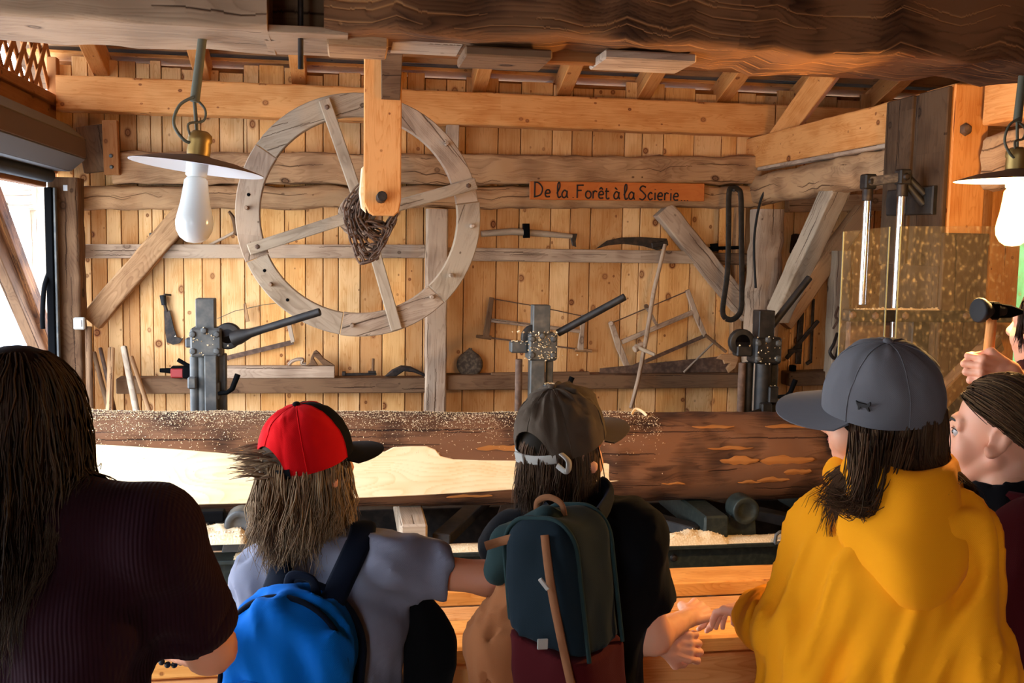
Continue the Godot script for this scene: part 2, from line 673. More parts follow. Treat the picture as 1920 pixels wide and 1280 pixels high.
# wood with growth rings, knots, drying cracks: [colour image, relief image]
func wood_images(w: int, h: int, seed_: int, light: Color, dark: Color, knot: Color, spacing: float, knots: int, cracks: int, mottle: float, knot_size := 1.0) -> Array:
	var r := RandomNumberGenerator.new()
	r.seed = seed_
	var warp := streaks(w, h, maxi(8, w / 48), maxi(16, h / 8), seed_ + 1)
	var fine := streaks(w, h, maxi(16, w / 16), h, seed_ + 2)
	var blot := streaks(w, h, w / 12, h / 12, seed_ + 3)
	var lift := PackedFloat32Array()
	lift.resize(w * h)
	var shade := PackedFloat32Array()
	shade.resize(w * h)
	for k in knots:
		var kx := r.randi_range(0, w - 1)
		var ky := r.randi_range(0, h - 1)
		var kr := (2.2 + 9.0 * pow(r.randf(), 3.0)) * h / 1024.0 * 1.25 * knot_size
		var an := float(h) / w * U_LEN / V_LEN     # texels are not square on the wood
		var el := r.randf_range(1.0, 1.5)
		var deep := r.randf_range(0.5, 1.0)
		var span := int(kr * 4) + 2
		for dy in range(-span, span + 1):
			for dx in range(-span * 2, span * 2 + 1):
				var id := ((ky + dy + h) % h) * w + (kx + dx + w * 2) % w
				var q := sqrt(dx * dx * an * an / (el * el) + dy * dy) / kr
				var q2 := sqrt(dx * dx * an * an * 0.14 + dy * dy) / kr
				if q < 1.0:
					shade[id] = maxf(shade[id], deep * (0.5 + 0.35 * smoothstep(0.3, 0.9, q) + 0.15 * sin(q * 9.0)))
				elif q < 1.6:
					shade[id] = maxf(shade[id], deep * 0.5 * (1.6 - q) / 0.6)
				if q2 < 4.5:
					lift[id] += signf(dy) * kr * 1.1 * exp(-q2 * q2 * 0.28)
	for k in cracks:
		var x := float(r.randi_range(0, w - 1))
		var y := float(r.randi_range(0, h - 1))
		var len_ := r.randi_range(w / 20, w / 4)
		var wide := r.randf_range(0.4, 1.5) * h / 768.0
		var drift := r.randf_range(-0.02, 0.02)
		for i in len_:
			y += drift + r.randf_range(-0.15, 0.15)
			x += 1
			var ww := wide * sin(PI * i / len_) + 0.25
			for dy in range(-2, 3):
				var id := ((int(y) + dy + h * 2) % h) * w + int(x) % w
				shade[id] = maxf(shade[id], clampf(ww + 0.4 - absf(dy), 0.0, 1.0) * 0.9)
	var col := PackedByteArray()
	col.resize(w * h * 3)
	var rel := PackedByteArray()
	rel.resize(w * h)
	var inv := 1.0 / spacing
	for y in h:
		for x in w:
			var id := y * w + x
			var t := (y + lift[id]) * inv + warp[id] * 0.045
			t -= floorf(t)
			var ring := t * t * t if t < 0.93 else (1.0 - t) * 11.5
			var f := fine[id] / 255.0
			var m := (blot[id] / 255.0 - 0.5) * mottle
			var a := clampf(ring * 0.42 + f * 0.4 - 0.1 + m, 0.0, 1.0)
			var s := shade[id]
			var i3 := id * 3
			col[i3] = int(255 * lerpf(lerpf(light.r, dark.r, a), knot.r, s))
			col[i3 + 1] = int(255 * lerpf(lerpf(light.g, dark.g, a), knot.g, s))
			col[i3 + 2] = int(255 * lerpf(lerpf(light.b, dark.b, a), knot.b, s))
			rel[id] = int(clampf(190 - 60 * a - 130 * s, 0, 255))
	return [Image.create_from_data(w, h, false, Image.FORMAT_RGB8, col), Image.create_from_data(w, h, false, Image.FORMAT_L8, rel)]


func wood_mat(called: String, pics: Array, tint: Color, rough := 0.75, deep := 0.15) -> StandardMaterial3D:
	var m := StandardMaterial3D.new()
	m.resource_name = called
	if not pics[0] is Texture2D:
		pics[0] = ImageTexture.create_from_image(pics[0])
		pics[1] = ImageTexture.create_from_image(pics[1])
	m.albedo_texture = pics[0]
	m.albedo_color = tint
	m.roughness = rough
	m.metallic_specular = 0.3
	m.heightmap_enabled = true
	m.heightmap_texture = pics[1]
	m.heightmap_scale = deep
	M[called] = m
	return m


func plain(called: String, c: Color, rough := 0.7, metal := 0.0) -> StandardMaterial3D:
	var m := StandardMaterial3D.new()
	m.resource_name = called
	m.albedo_color = c
	m.roughness = rough
	m.metallic = metal
	M[called] = m
	return m


func noise_tex(freq: float, seed_: int, ramp: Gradient, size := 256, octaves := 4) -> ImageTexture:
	var n := FastNoiseLite.new()
	n.seed = seed_
	n.frequency = freq
	n.fractal_octaves = octaves
	var im := n.get_seamless_image(size, size)
	im.convert(Image.FORMAT_L8)
	var src := im.get_data()
	var out := PackedByteArray()
	out.resize(size * size * 4)
	for i in src.size():
		var c := ramp.sample(src[i] / 255.0)
		out[i * 4] = c.r8
		out[i * 4 + 1] = c.g8
		out[i * 4 + 2] = c.b8
		out[i * 4 + 3] = c.a8
	return ImageTexture.create_from_image(Image.create_from_data(size, size, false, Image.FORMAT_RGBA8, out))


func ramp(stops: Array) -> Gradient:
	var g := Gradient.new()
	var offs := PackedFloat32Array()
	var cols := PackedColorArray()
	for s in stops:
		offs.append(s[0])
		cols.append(s[1])
	g.offsets = offs
	g.colors = cols
	return g


func grimy(called: String, a: Color, b: Color, rough: float, metal: float, scale := 3.0, seed_ := 5) -> StandardMaterial3D:
	var m := plain(called, Color.WHITE, rough, metal)
	m.albedo_texture = noise_tex(0.03, seed_, ramp([[0.0, a], [0.35, a], [1.0, b]]))
	m.uv1_triplanar = true
	m.uv1_world_triplanar = true
	m.uv1_scale = Vector3.ONE * scale
	return m


func cloth(called: String, c: Color, ribs := 0.0, rough := 0.92) -> StandardMaterial3D:
	var m := plain(called, c, rough)
	m.metallic_specular = 0.2
	var size := 64
	var im := Image.create(size, size, false, Image.FORMAT_L8)
	for y in size:
		for x in size:
			var v := 0.5 + 0.25 * sin(TAU * 8 * x / size) * sin(TAU * 8 * y / size)
			if ribs > 0:
				v = 0.5 + 0.5 * sin(TAU * 4 * x / size)
			im.set_pixel(x, y, Color(v, v, v))
	m.heightmap_enabled = true
	m.heightmap_texture = ImageTexture.create_from_image(im)
	m.heightmap_scale = 0.12 if ribs > 0 else 0.04
	m.uv1_triplanar = true
	m.uv1_world_triplanar = true
	m.uv1_scale = Vector3.ONE * (ribs if ribs > 0 else 40.0)
	m.rim_enabled = true
	m.rim = 0.15
	m.rim_tint = 0.5
	return m


func make_materials() -> void:
	var pine := wood_images(1024, 1024, 11, Color(0.93, 0.77, 0.56), Color(0.76, 0.53, 0.28), Color(0.4, 0.21, 0.11), 15.0, 120, 8, 0.7)
	wood_mat("pine_a", pine, Color(0.97, 0.94, 0.9))
	wood_mat("pine_b", pine, Color(0.9, 0.84, 0.77))
	wood_mat("pine_c", pine, Color(0.98, 0.9, 0.78))
	wood_mat("pine_d", pine, Color(0.84, 0.75, 0.66))
	wood_mat("honey", pine, Color(0.9, 0.76, 0.62), 0.65)
	wood_mat("honey_dark", pine, Color(0.62, 0.49, 0.38), 0.7)
	wood_mat("new_plank", pine, Color(1.0, 0.84, 0.6), 0.55)
	var grey := wood_images(1024, 512, 23, Color(0.7, 0.6, 0.5), Color(0.47, 0.375, 0.3), Color(0.24, 0.17, 0.12), 12.0, 34, 70, 1.0)
	wood_mat("grey_wood", grey, Color(1, 1, 1), 0.85, 0.35)
	wood_mat("grey_brown", grey, Color(1.0, 0.9, 0.77), 0.85, 0.35)
	wood_mat("grey_dark", grey, Color(0.66, 0.58, 0.5), 0.85, 0.35)
	var pale := wood_images(1024, 512, 29, Color(0.77, 0.71, 0.64), Color(0.55, 0.485, 0.42), Color(0.26, 0.2, 0.15), 11.0, 26, 50, 0.9)
	wood_mat("grey_pale", pale, Color(0.88, 0.84, 0.78), 0.85, 0.3)
	wood_mat("beam_pale", pale, Color(0.86, 0.76, 0.66), 0.85, 0.45)
	var old := wood_images(1024, 512, 37, Color(0.5, 0.38, 0.27), Color(0.2, 0.13, 0.085), Color(0.72, 0.56, 0.38), 7.0, 60, 160, 1.3, 0.7)
	wood_mat("old_dark", old, Color(0.98, 0.88, 0.78), 0.85, 0.5)
	var bark := wood_images(1024, 512, 41, Color(0.44, 0.3, 0.2), Color(0.22, 0.14, 0.09), Color(0.12, 0.07, 0.045), 9.0, 0, 120, 1.8)
	wood_mat("bark", bark, Color(1, 1, 1), 0.9, 0.8)
	var fresh := wood_images(1024, 256, 53, Color(0.96, 0.86, 0.68), Color(0.86, 0.68, 0.44), Color(0.5, 0.3, 0.16), 17.0, 0, 0, 0.5)
	wood_mat("fresh", fresh, Color(1, 1, 1), 0.6, 0.05)
	wood_mat("peeled", fresh, Color(0.64, 0.47, 0.31), 0.75, 0.05)
	wood_mat("sign_orange", fresh, Color(0.78, 0.5, 0.31), 0.5, 0.05)
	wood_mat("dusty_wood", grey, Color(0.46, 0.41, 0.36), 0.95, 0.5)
	grimy("iron", Color(0.16, 0.14, 0.13), Color(0.3, 0.24, 0.19), 0.55, 0.6)
	grimy("rust", Color(0.32, 0.23, 0.17), Color(0.48, 0.37, 0.29), 0.8, 0.15)
	grimy("machine", Color(0.27, 0.27, 0.26), Color(0.4, 0.38, 0.34), 0.6, 0.3, 2.0, 9)
	grimy("machine_dark", Color(0.12, 0.11, 0.1), Color(0.24, 0.21, 0.18), 0.55, 0.4, 2.0, 10)
	grimy("green_steel", Color(0.1, 0.13, 0.11), Color(0.2, 0.22, 0.18), 0.6, 0.3, 4.0, 12)
	grimy("dusty", Color(0.23, 0.19, 0.15), Color(0.48, 0.42, 0.34), 0.95, 0.0, 5.0, 15)
	plain("chrome", Color(0.85, 0.86, 0.88), 0.16, 1.0)
	plain("black", Color(0.03, 0.03, 0.032), 0.85).metallic_specular = 0.15
	plain("rubber", Color(0.02, 0.02, 0.022), 0.75)
	plain("box_olive", Color(0.36, 0.29, 0.16), 0.7)
	plain("box_brown", Color(0.32, 0.21, 0.13), 0.7)
	plain("box_grey", Color(0.3, 0.28, 0.27), 0.7)
	plain("brass", Color(0.62, 0.5, 0.28), 0.45, 0.7)
	plain("cable", Color(0.36, 0.34, 0.26), 0.7)
	plain("enamel_white", Color(0.8, 0.81, 0.82), 0.4)
	plain("enamel_brown", Color(0.36, 0.27, 0.2), 0.55)
	plain("porcelain", Color(0.82, 0.82, 0.8), 0.25)
	plain("opal", Color(0.8, 0.8, 0.78), 0.2)
	plain("plastic_white", Color(0.6, 0.57, 0.52), 0.6)
	plain("jack_red", Color(0.55, 0.12, 0.1), 0.5)
	plain("ink", Color(0.07, 0.045, 0.03), 0.8)
	var saw := grimy("sawdust", Color(0.84, 0.74, 0.57), Color(0.97, 0.9, 0.76), 1.0, 0.0, 14.0, 21)
	saw.metallic_specular = 0.1
	var glow := plain("bulb_lit", Color(1, 0.86, 0.6), 0.3)
	glow.emission_enabled = true
	glow.emission = Color(1.0, 0.82, 0.5)
	glow.emission_energy_multiplier = 5.0
	var pane := plain("dusty_pane", Color(1, 1, 1, 1), 0.3)
	pane.albedo_texture = noise_tex(0.035, 31, ramp([[0.0, Color(0.4, 0.38, 0.34, 0.06)], [0.55, Color(0.42, 0.39, 0.35, 0.1)], [0.7, Color(0.46, 0.43, 0.38, 0.15)], [0.85, Color(0.62, 0.55, 0.44, 0.3)], [1.0, Color(0.7, 0.62, 0.5, 0.5)]]), 512, 6)
	pane.transparency = BaseMaterial3D.TRANSPARENCY_ALPHA
	pane.uv1_triplanar = true
	pane.uv1_world_triplanar = true
	pane.uv1_scale = Vector3(4.0, 1.6, 4.0)
	plain("pane_edge", Color(0.36, 0.38, 0.32), 0.5)
	plain("skin_a", Color(0.86, 0.62, 0.49), 0.55)
	plain("skin_b", Color(0.82, 0.55, 0.41), 0.55)
	for k in ["skin_a", "skin_b"]:
		M[k].subsurf_scatter_enabled = true
		M[k].subsurf_scatter_strength = 0.12
	plain("lip", Color(0.72, 0.36, 0.32), 0.45)
	plain("eye_white", Color(0.68, 0.65, 0.62), 0.3)
	plain("iris", Color(0.16, 0.13, 0.1), 0.1)
	plain("lash", Color(0.06, 0.04, 0.03), 0.6)
	cloth("knit_maroon", Color(0.13, 0.045, 0.068), 40.0)
	cloth("shirt_grey", Color(0.42, 0.42, 0.46))
	cloth("shirt_black", Color(0.035, 0.035, 0.042))
	cloth("hoodie", Color(0.93, 0.6, 0.08))
	cloth("shirt_brown", Color(0.2, 0.1, 0.09))
	cloth("jeans", Color(0.12, 0.14, 0.2))
	cloth("trousers", Color(0.05, 0.05, 0.06))
	cloth("pack_blue", Color(0.0, 0.33, 0.62))
	cloth("pack_navy", Color(0.025, 0.045, 0.09))
	cloth("pack_teal", Color(0.075, 0.115, 0.135))
	cloth("pack_green", Color(0.13, 0.19, 0.185))
	cloth("pack_maroon", Color(0.24, 0.04, 0.05))
	cloth("khaki", Color(0.55, 0.34, 0.2))
	cloth("tan_tape", Color(0.46, 0.3, 0.19))
	cloth("cap_red", Color(0.72, 0.03, 0.05))
	cloth("cap_black", Color(0.035, 0.03, 0.035))
	cloth("cap_olive", Color(0.29, 0.245, 0.2))
	cloth("cap_blue", Color(0.355, 0.35, 0.36))
	cloth("webbing", Color(0.62, 0.6, 0.56))
	for h in [["hair_dark", 0.7], ["hair_brown", 0.7], ["hair_fair", 0.75]]:
		var m := plain(h[0], Color.WHITE, h[1])
		m.vertex_color_use_as_albedo = true
		m.metallic_specular = 0.22
	plain("grass", Color(0.4, 0.5, 0.22), 0.95)
	plain("pavement", Color(0.8, 0.79, 0.76), 0.9)
	plain("leaf", Color(0.24, 0.38, 0.12), 0.8)


# ---------------------------------------------------------------- the room

const WALL_Z := -5.6
const LEFT_X := -1.5
const BAY_X := 2.3
const BEAM_Y := 2.125
const RAIL_Y := 0.765
const DECK_Y := 0.3
const ROOF_S := 0.35


func roof_y(z: float) -> float:
	return 2.60 + ROOF_S * (z + 5.45)


func one_box(c: Vector3, size: Vector3, bv := 0.004, grain := -1) -> SurfaceTool:
	var st := start()
	box(st, c, size, Basis(), bv, grain)
	return st


func span_box(a: Vector3, b: Vector3, bv := 0.004, grain := -1) -> SurfaceTool:
	return one_box((a + b) / 2, (b - a).abs(), bv, grain)


func build_room() -> void:
	var pines := ["pine_a", "pine_b", "pine_c", "pine_a", "pine_c", "pine_d"]
	# back wall: sheathing with one mesh per vertical board
	var wb: Node3D = tag(put("wall_back", span_box(Vector3(-1.53, 0.0, -5.72), Vector3(3.86, 2.62, -5.645)), M.honey_dark), "", "", "", "structure")
	var xs := [-1.506, -1.421, -1.341, -1.263, -1.188, -1.101, -1.031, -0.973, -0.872, -0.775, -0.678, -0.552, -0.471, -0.338, -0.227, -0.132, -0.049, 0.070, 0.193, 0.322, 0.420, 0.539, 0.647, 0.832, 0.960, 1.141, 1.256, 1.375, 1.564, 1.669, 1.794, 1.978, 2.147, 2.239, 2.348, 2.481, 2.615, 2.716, 2.852, 3.002, 3.126, 3.299, 3.450, 3.616, 3.794]
	for i in xs.size() - 1:
		var z := WALL_Z + rng.randf_range(-0.003, 0.002)
		var top := 2.62 + rng.randf_range(-0.03, 0.02)
		var st := span_box(Vector3(xs[i] + 0.0022, 0.28, z - 0.024), Vector3(xs[i + 1] - 0.0022, top, z), 0.0025, 1)
		var tone: String = pines[rng.randi() % pines.size()]
		put("board", st, M[tone], wb)
	# the far end of the back wall, past the opening that shows daylight behind the saw
	var far: Node3D = tag(put("wall_back", span_box(Vector3(4.62, 0, -5.72), Vector3(5.2, 2.62, -5.6)), M.grey_brown), "", "", "", "structure")
	put("lintel", span_box(Vector3(3.86, 1.95, -5.72), Vector3(4.62, 2.62, -5.6)), M.grey_brown, far)
	put("sill", span_box(Vector3(3.86, 0, -5.72), Vector3(4.62, 0.75, -5.6)), M.grey_brown, far)
	# floor of the visitors' side and the lower saw deck
	var fl: Node3D = tag(put("floor", span_box(Vector3(-1.7, -0.14, -5.72), Vector3(5.2, -0.03, 2.6)), M.grey_dark), "", "", "", "structure")
	for k in 20:
		var x0 := -1.55 + k * 0.33
		put("floor_board", span_box(Vector3(x0, -0.03, -2.4), Vector3(x0 + 0.325, 0.0, 2.4), 0.003, 2), M.grey_brown, fl)
	var deck := thing("floor", "", "", "", "structure")
	for k in 20:
		var z0 := -5.56 + k * 0.15
		put("deck_board", span_box(Vector3(-1.5, DECK_Y - 0.035, z0), Vector3(5.0, DECK_Y + rng.randf_range(-0.004, 0.0), z0 + 0.145), 0.003, 0), M.grey_dark if k % 3 else M.grey_brown, deck)
	put("deck_edge", span_box(Vector3(-1.5, -0.03, -2.56), Vector3(5.0, DECK_Y - 0.035, -2.5)), M.grey_dark, deck)
	# left wall: door opening in front, planks from there to behind the visitors
	var wl: Node3D = thing("wall_left", "", "", "", "structure")
	put("lintel", span_box(Vector3(LEFT_X - 0.06, 1.95, -5.4), Vector3(LEFT_X, 2.03, -1.1)), M.honey_dark, wl)
	put("fascia", span_box(Vector3(LEFT_X - 0.06, 2.03, -5.6), Vector3(LEFT_X, 2.385, 2.4)), M.honey_dark, wl)
	for k in 18:
		var z0 := -1.1 + k * 0.2
		put("board", span_box(Vector3(LEFT_X - 0.05, -0.03, z0), Vector3(LEFT_X, 2.03, z0 + 0.196), 0.003, 1), M.honey_dark if k % 2 else M.grey_brown, wl)
	put("gable", span_box(Vector3(LEFT_X - 0.06, 2.385, -2.55), Vector3(LEFT_X, 5.2, 2.4)), M.honey_dark, wl)
	# right wall and the wall behind the visitors, with its wide entrance
	var wr := thing("wall_right", "", "", "", "structure")
	for k in 26:
		var z0 := -5.7 + k * 0.32
		put("board", span_box(Vector3(4.9, -0.03, z0), Vector3(4.98, roof_y(z0) + 0.2, z0 + 0.316), 0.003, 1), M.grey_brown, wr)
	var wf := thing("wall_front", "", "", "", "structure")
	put("boarding", span_box(Vector3(-1.55, 2.3, 2.4), Vector3(4.98, 5.4, 2.48), 0.004, 0), M.grey_brown, wf)
	put("boarding", span_box(Vector3(-0.75, -0.03, 2.4), Vector3(4.98, 2.3, 2.48), 0.004, 1), M.grey_brown, wf)
	# roof: a covering, and boards across the rafters seen from below
	var slope := Basis(Vector3.RIGHT, -atan(ROOF_S))
	var roof := start()
	var mid := Vector3(1.7, roof_y(-1.7) + 0.2, -1.7)
	box(roof, mid, Vector3(6.9, 0.05, 9.4), slope, 0.004, 0)
	var ce: Node3D = tag(put("ceiling", roof, M.grey_dark), "", "", "", "structure")
	for k in 40:
		var z := -5.72 + k * 0.2
		var st := start()
		box(st, Vector3(1.7, roof_y(z) + 0.135 + (k % 2) * 0.012, z), Vector3(6.7, 0.022, 0.165), slope, 0.003, 0)
		put("roof_board", st, M["grey_brown" if k % 3 else "honey"], ce)
	for x in [-1.273, -0.76, -0.26, 0.24, 0.72, 1.2, 1.667, 2.141, 2.62, 3.1, 3.6, 4.1, 4.6]:
		var st := start()
		bar(st, Vector3(x, roof_y(-5.75) + 0.06, -5.75), Vector3(x, roof_y(2.3) + 0.06, 2.3), 0.08, 0.12)
		put("rafter", st, M.honey, ce)
	# what stands outside the openings
	var ground := start()
	box(ground, Vector3(0, -0.3, 0), Vector3(60, 0.2, 60), Basis(), 0.01)
	tag(put("ground", ground, M.pavement), "", "", "", "structure")


# ---------------------------------------------------------------- posts, beams and braces

func timber(called: String, st: SurfaceTool, mat: String, label: String, category: String, group := "") -> MeshInstance3D:
	return single(called, st, M[mat], label, category, group)


func build_timbers() -> void:
	var st := start()
	# plate along the top of the back wall
	hewn(st, Vector3(-1.46, 2.432, -5.51), Vector3(2.40, 2.437, -5.51), 0.12, 0.176, Vector3.UP, 0.003, 0.1)
	timber("timber_beam", st, "honey", "long honey-coloured squared beam along the top of the plank wall under the rafters", "beam")
	st = start()
	hewn(st, Vector3(2.41, 2.44, -5.51), Vector3(3.85, 2.44, -5.51), 0.12, 0.17, Vector3.UP, 0.003, 0.1)
	timber("timber_beam", st, "honey", "short honey beam continuing the wall plate past the corner joint at the right", "beam")
	# two weathered logs across the wall
	st = start()
	hewn(st, Vector3(-1.201, 2.064, -5.52), Vector3(2.338, 2.152, -5.52), 0.12, 0.165, Vector3.UP, 0.012, 0.2, 0.06, 0.94)
	timber("timber_beam", st, "grey_brown", "upper of the two weathered grey-brown logs across the plank wall", "beam")
	st = start()
	hewn(st, Vector3(-1.459, 1.904, -5.53), Vector3(2.355, 2.007, -5.53), 0.11, 0.118, Vector3.UP, 0.012, 0.3, 0.06, 1.02)
	timber("timber_beam", st, "grey_brown", "lower weathered log across the plank wall behind the orange sign", "beam")
	# middle rails
	st = start()
	bar(st, Vector3(-1.4, 1.629, -5.56), Vector3(0.425, 1.659, -5.56), 0.06, 0.074, Vector3.UP, 0.004)
	timber("wall_rail", st, "grey_wood", "grey horizontal rail at mid height on the left half of the plank wall", "rail")
	st = start()
	bar(st, Vector3(0.523, 1.646, -5.56), Vector3(1.983, 1.651, -5.56), 0.06, 0.074, Vector3.UP, 0.004)
	timber("wall_rail", st, "grey_wood", "grey horizontal rail under the sickle blade on the right half of the wall", "rail")
	st = start()
	bar(st, Vector3(2.055, 1.646, -5.56), Vector3(2.31, 1.644, -5.56), 0.06, 0.07, Vector3.UP, 0.004)
	timber("wall_rail", st, "grey_dark", "short dark rail piece between the right brace and the corner post", "rail")
	# lower rails that carry the tools
	st = start()
	bar(st, Vector3(-1.203, 0.924, -5.53), Vector3(0.43, 0.919, -5.53), 0.12, 0.082, Vector3.UP, 0.005)
	timber("wall_rail", st, "grey_dark", "dark grey lower ledge rail carrying the jointer plane, left of the centre post", "rail")
	st = start()
	bar(st, Vector3(0.537, 0.934, -5.53), Vector3(2.327, 0.938, -5.53), 0.12, 0.082, Vector3.UP, 0.005)
	timber("wall_rail", st, "grey_dark", "dark grey lower ledge rail carrying the hand saw, right of the centre post", "rail")
	st = start()
	bar(st, Vector3(2.567, 0.944, -5.53), Vector3(2.866, 0.952, -5.53), 0.12, 0.082, Vector3.UP, 0.005)
	timber("wall_rail", st, "grey_dark", "short dark ledge rail beyond the grey corner post", "rail")
	# posts
	st = start()
	hewn(st, Vector3(0.482, 0.3, -5.49), Vector3(0.482, 1.89, -5.49), 0.118, 0.1, Vector3.BACK, 0.003, 0.12)
	timber("timber_post", st, "grey_wood", "square grey centre post of the plank wall behind the wheel rim", "post")
	st = start()
	bar(st, Vector3(0.563, 2.184, -5.52), Vector3(0.567, 2.386, -5.52), 0.07, 0.065, Vector3.BACK)
	timber("timber_post", st, "grey_wood", "short grey stub post between the wall plate and the upper log, right of the wheel", "post")
	st = start()
	hewn(st, Vector3(-1.415, 0.28, -5.42), Vector3(-1.415, 2.0, -5.42), 0.15, 0.14, Vector3.BACK, 0.006, 0.15)
	timber("timber_post", st, "grey_dark", "dark brown corner post beside the bright doorway on the left", "post")
	st = start()
	hewn(st, Vector3(2.375, 0.3, -5.43), Vector3(2.37, 1.93, -5.43), 0.19, 0.19, Vector3.BACK, 0.014, 0.3, 0.06, 0.9, Vector3(-0.015, 0, 0))
	timber("timber_post", st, "grey_wood", "thick crooked grey corner post at the right end of the plank wall", "post")
	st = start()
	bar(st, Vector3(2.26, 0.9, -5.565), Vector3(2.26, 1.95, -5.565), 0.06, 0.05, Vector3.BACK)
	timber("timber_post", st, "grey_brown", "thin grey-brown board post just left of the crooked corner post", "post")
	st = start()
	hewn(st, Vector3(2.845, 0.695, -5.45), Vector3(2.837, 1.703, -5.45), 0.1, 0.1, Vector3.BACK, 0.004, 0.12)
	timber("timber_post", st, "grey_pale", "pale slim post behind the glass guard at the right", "post")
	# braces on the wall
	st = start()
	hewn(st, Vector3(-1.331, 1.263, -5.53), Vector3(-0.847, 1.844, -5.53), 0.09, 0.115, Vector3(-1, 1, 0), 0.004, 0.12)
	timber("timber_brace", st, "grey_brown", "split grey diagonal brace in the left corner of the plank wall", "brace")
	st = start()
	hewn(st, Vector3(2.324, 1.32, -5.53), Vector3(1.778, 1.922, -5.53), 0.09, 0.115, Vector3(1, 1, 0), 0.004, 0.1)
	timber("timber_brace", st, "grey_wood", "grey diagonal brace crossing the right part of the plank wall below the sign", "brace")
	# right bay frame
	st = start()
	hewn(st, Vector3(2.36, 2.256, -5.62), Vector3(2.36, 2.252, -3.72), 0.12, 0.178, Vector3.UP, 0.003, 0.08)
	timber("timber_beam", st, "honey", "honey squared beam running from the back corner to the big saw post", "beam")
	st = start()
	hewn(st, Vector3(2.37, 2.252, -3.4), Vector3(2.37, 2.248, -2.2), 0.12, 0.178, Vector3.UP, 0.003, 0.08)
	timber("timber_beam", st, "honey", "honey squared beam end showing to the right of the big saw post", "beam")
	st = start()
	hewn(st, Vector3(2.36, 2.04, -5.6), Vector3(2.36, 2.075, -3.75), 0.15, 0.16, Vector3.UP, 0.014, 0.3)
	timber("timber_beam", st, "grey_brown", "rough reddish-grey log under the honey beam on the right", "beam")
	st = start()
	hewn(st, Vector3(2.38, 2.03, -3.4), Vector3(2.38, 2.05, -2.2), 0.14, 0.2, Vector3.UP, 0.012, 0.25)
	timber("timber_beam", st, "grey_brown", "rough log end right of the big saw post, behind the lit lamp", "beam")
	st = start()
	bar(st, Vector3(2.31, 2.155, -5.4), Vector3(2.31, 2.152, -3.75), 0.05, 0.02)
	timber("timber_beam", st, "grey_wood", "thin grey lath between the honey beam and the log on the right", "lath")
	st = start()
	hewn(st, Vector3(2.36, 1.342, -5.213), Vector3(2.36, 2.023, -4.582), 0.1, 0.12, Vector3(0, 1, -1), 0.004, 0.1)
	timber("timber_brace", st, "grey_pale", "pale diagonal brace rising from the crooked corner post to the right log", "brace")
	st = start()
	hewn(st, Vector3(2.519, 1.273, -5.5), Vector3(2.996, 1.94, -5.5), 0.09, 0.11, Vector3(-1, 1, 0), 0.006, 0.15)
	timber("timber_brace", st, "grey_brown", "darker diagonal brace behind the pale one, beyond the corner post", "brace")
	st = start()
	bar(st, Vector3(2.54, 1.972, -5.55), Vector3(3.301, 2.003, -5.55), 0.06, 0.1)
	timber("wall_rail", st, "grey_brown", "grey-brown horizontal rail high on the wall beyond the corner post", "rail")
	st = start()
	bar(st, Vector3(2.386, 2.346, -5.3), Vector3(2.263, 2.572, -4.5), 0.11, 0.11, Vector3(1, 1, 0))
	timber("timber_brace", st, "honey", "stout honey strut slanting up to the roof above the right corner", "strut")
	st = start()
	hewn(st, Vector3(3.472, 2.109, -5.5), Vector3(4.178, 2.113, -5.5), 0.06, 0.12, Vector3.UP, 0.006, 0.1)
	timber("wall_rail", st, "grey_wood", "grey horizontal plank between the saw post and the lit lamp", "rail")
	# heavy beam over the visitors' rail
	var zb := -2.45
	var zf := -2.17
	st = start()
	hewn(st, Vector3(-1.55, BEAM_Y + 0.2, (zb + zf) / 2), Vector3(-0.166, BEAM_Y + 0.2, (zb + zf) / 2), zf - zb, 0.4, Vector3.UP, 0.007, 0.05, 0.05)
	hewn(st, Vector3(-0.18, BEAM_Y + 0.008, (zb + zf) / 2 - 0.01), Vector3(0.0, BEAM_Y + 0.008, (zb + zf) / 2 - 0.01), zf - zb - 0.03, 0.016, Vector3.UP, 0.002, 0.2)
	timber("timber_beam", st, "beam_pale", "heavy grey-brown beam overhead at the top left, from which the unlit lamp hangs", "beam")
	st = start()
	hewn(st, Vector3(-0.05, BEAM_Y + 0.21, (zb + zf) / 2), Vector3(4.85, BEAM_Y + 0.215, (zb + zf) / 2), zf - zb, 0.4, Vector3.UP, 0.016, 0.07, 0.05)
	timber("timber_beam", st, "old_dark", "heavy dark flaking beam overhead from the centre to the right edge", "beam")
	st = start()
	box(st, Vector3(-0.108, BEAM_Y + 0.2, zb + 0.06), Vector3(0.13, 0.37, 0.1), Basis(), 0.004, 0)  # added filler: its dark wood stands in for the shaded void here
	timber("gap_shade_block", st, "grey_dark", "dark block added as the shade in the open gap between the two overhead beams", "block")
	st = start()
	rod(st, Vector3(-0.101, 2.3, -2.25), Vector3(-0.101, 2.06, -2.25), 0.006)
	single("iron_spike", st, M.iron, "thin iron spike sticking down in the gap between the two overhead beams", "spike")
	# packing blocks under it
	for a in [
		[Vector3(-0.045, 2.14, -2.24), Vector3(0.087, 2.111, -2.24), 0.14, "grey_brown", "reddish packing block under the dark overhead beam, leftmost, above the hanging post"],
		[Vector3(0.095, 2.16, -2.27), Vector3(0.256, 2.131, -2.27), 0.13, "grey_wood", "grey packing block second from the left under the dark overhead beam"],
		[Vector3(0.253, 2.123, -2.22), Vector3(0.449, 2.101, -2.22), 0.16, "grey_dark", "long dark packing block third from the left under the overhead beam"],
		[Vector3(0.573, 2.134, -2.24), Vector3(0.791, 2.113, -2.24), 0.15, "grey_wood", "grey-topped packing block rightmost under the dark overhead beam"]]:
		st = start()
		var p0: Vector3 = a[0]
		var p1: Vector3 = a[1]
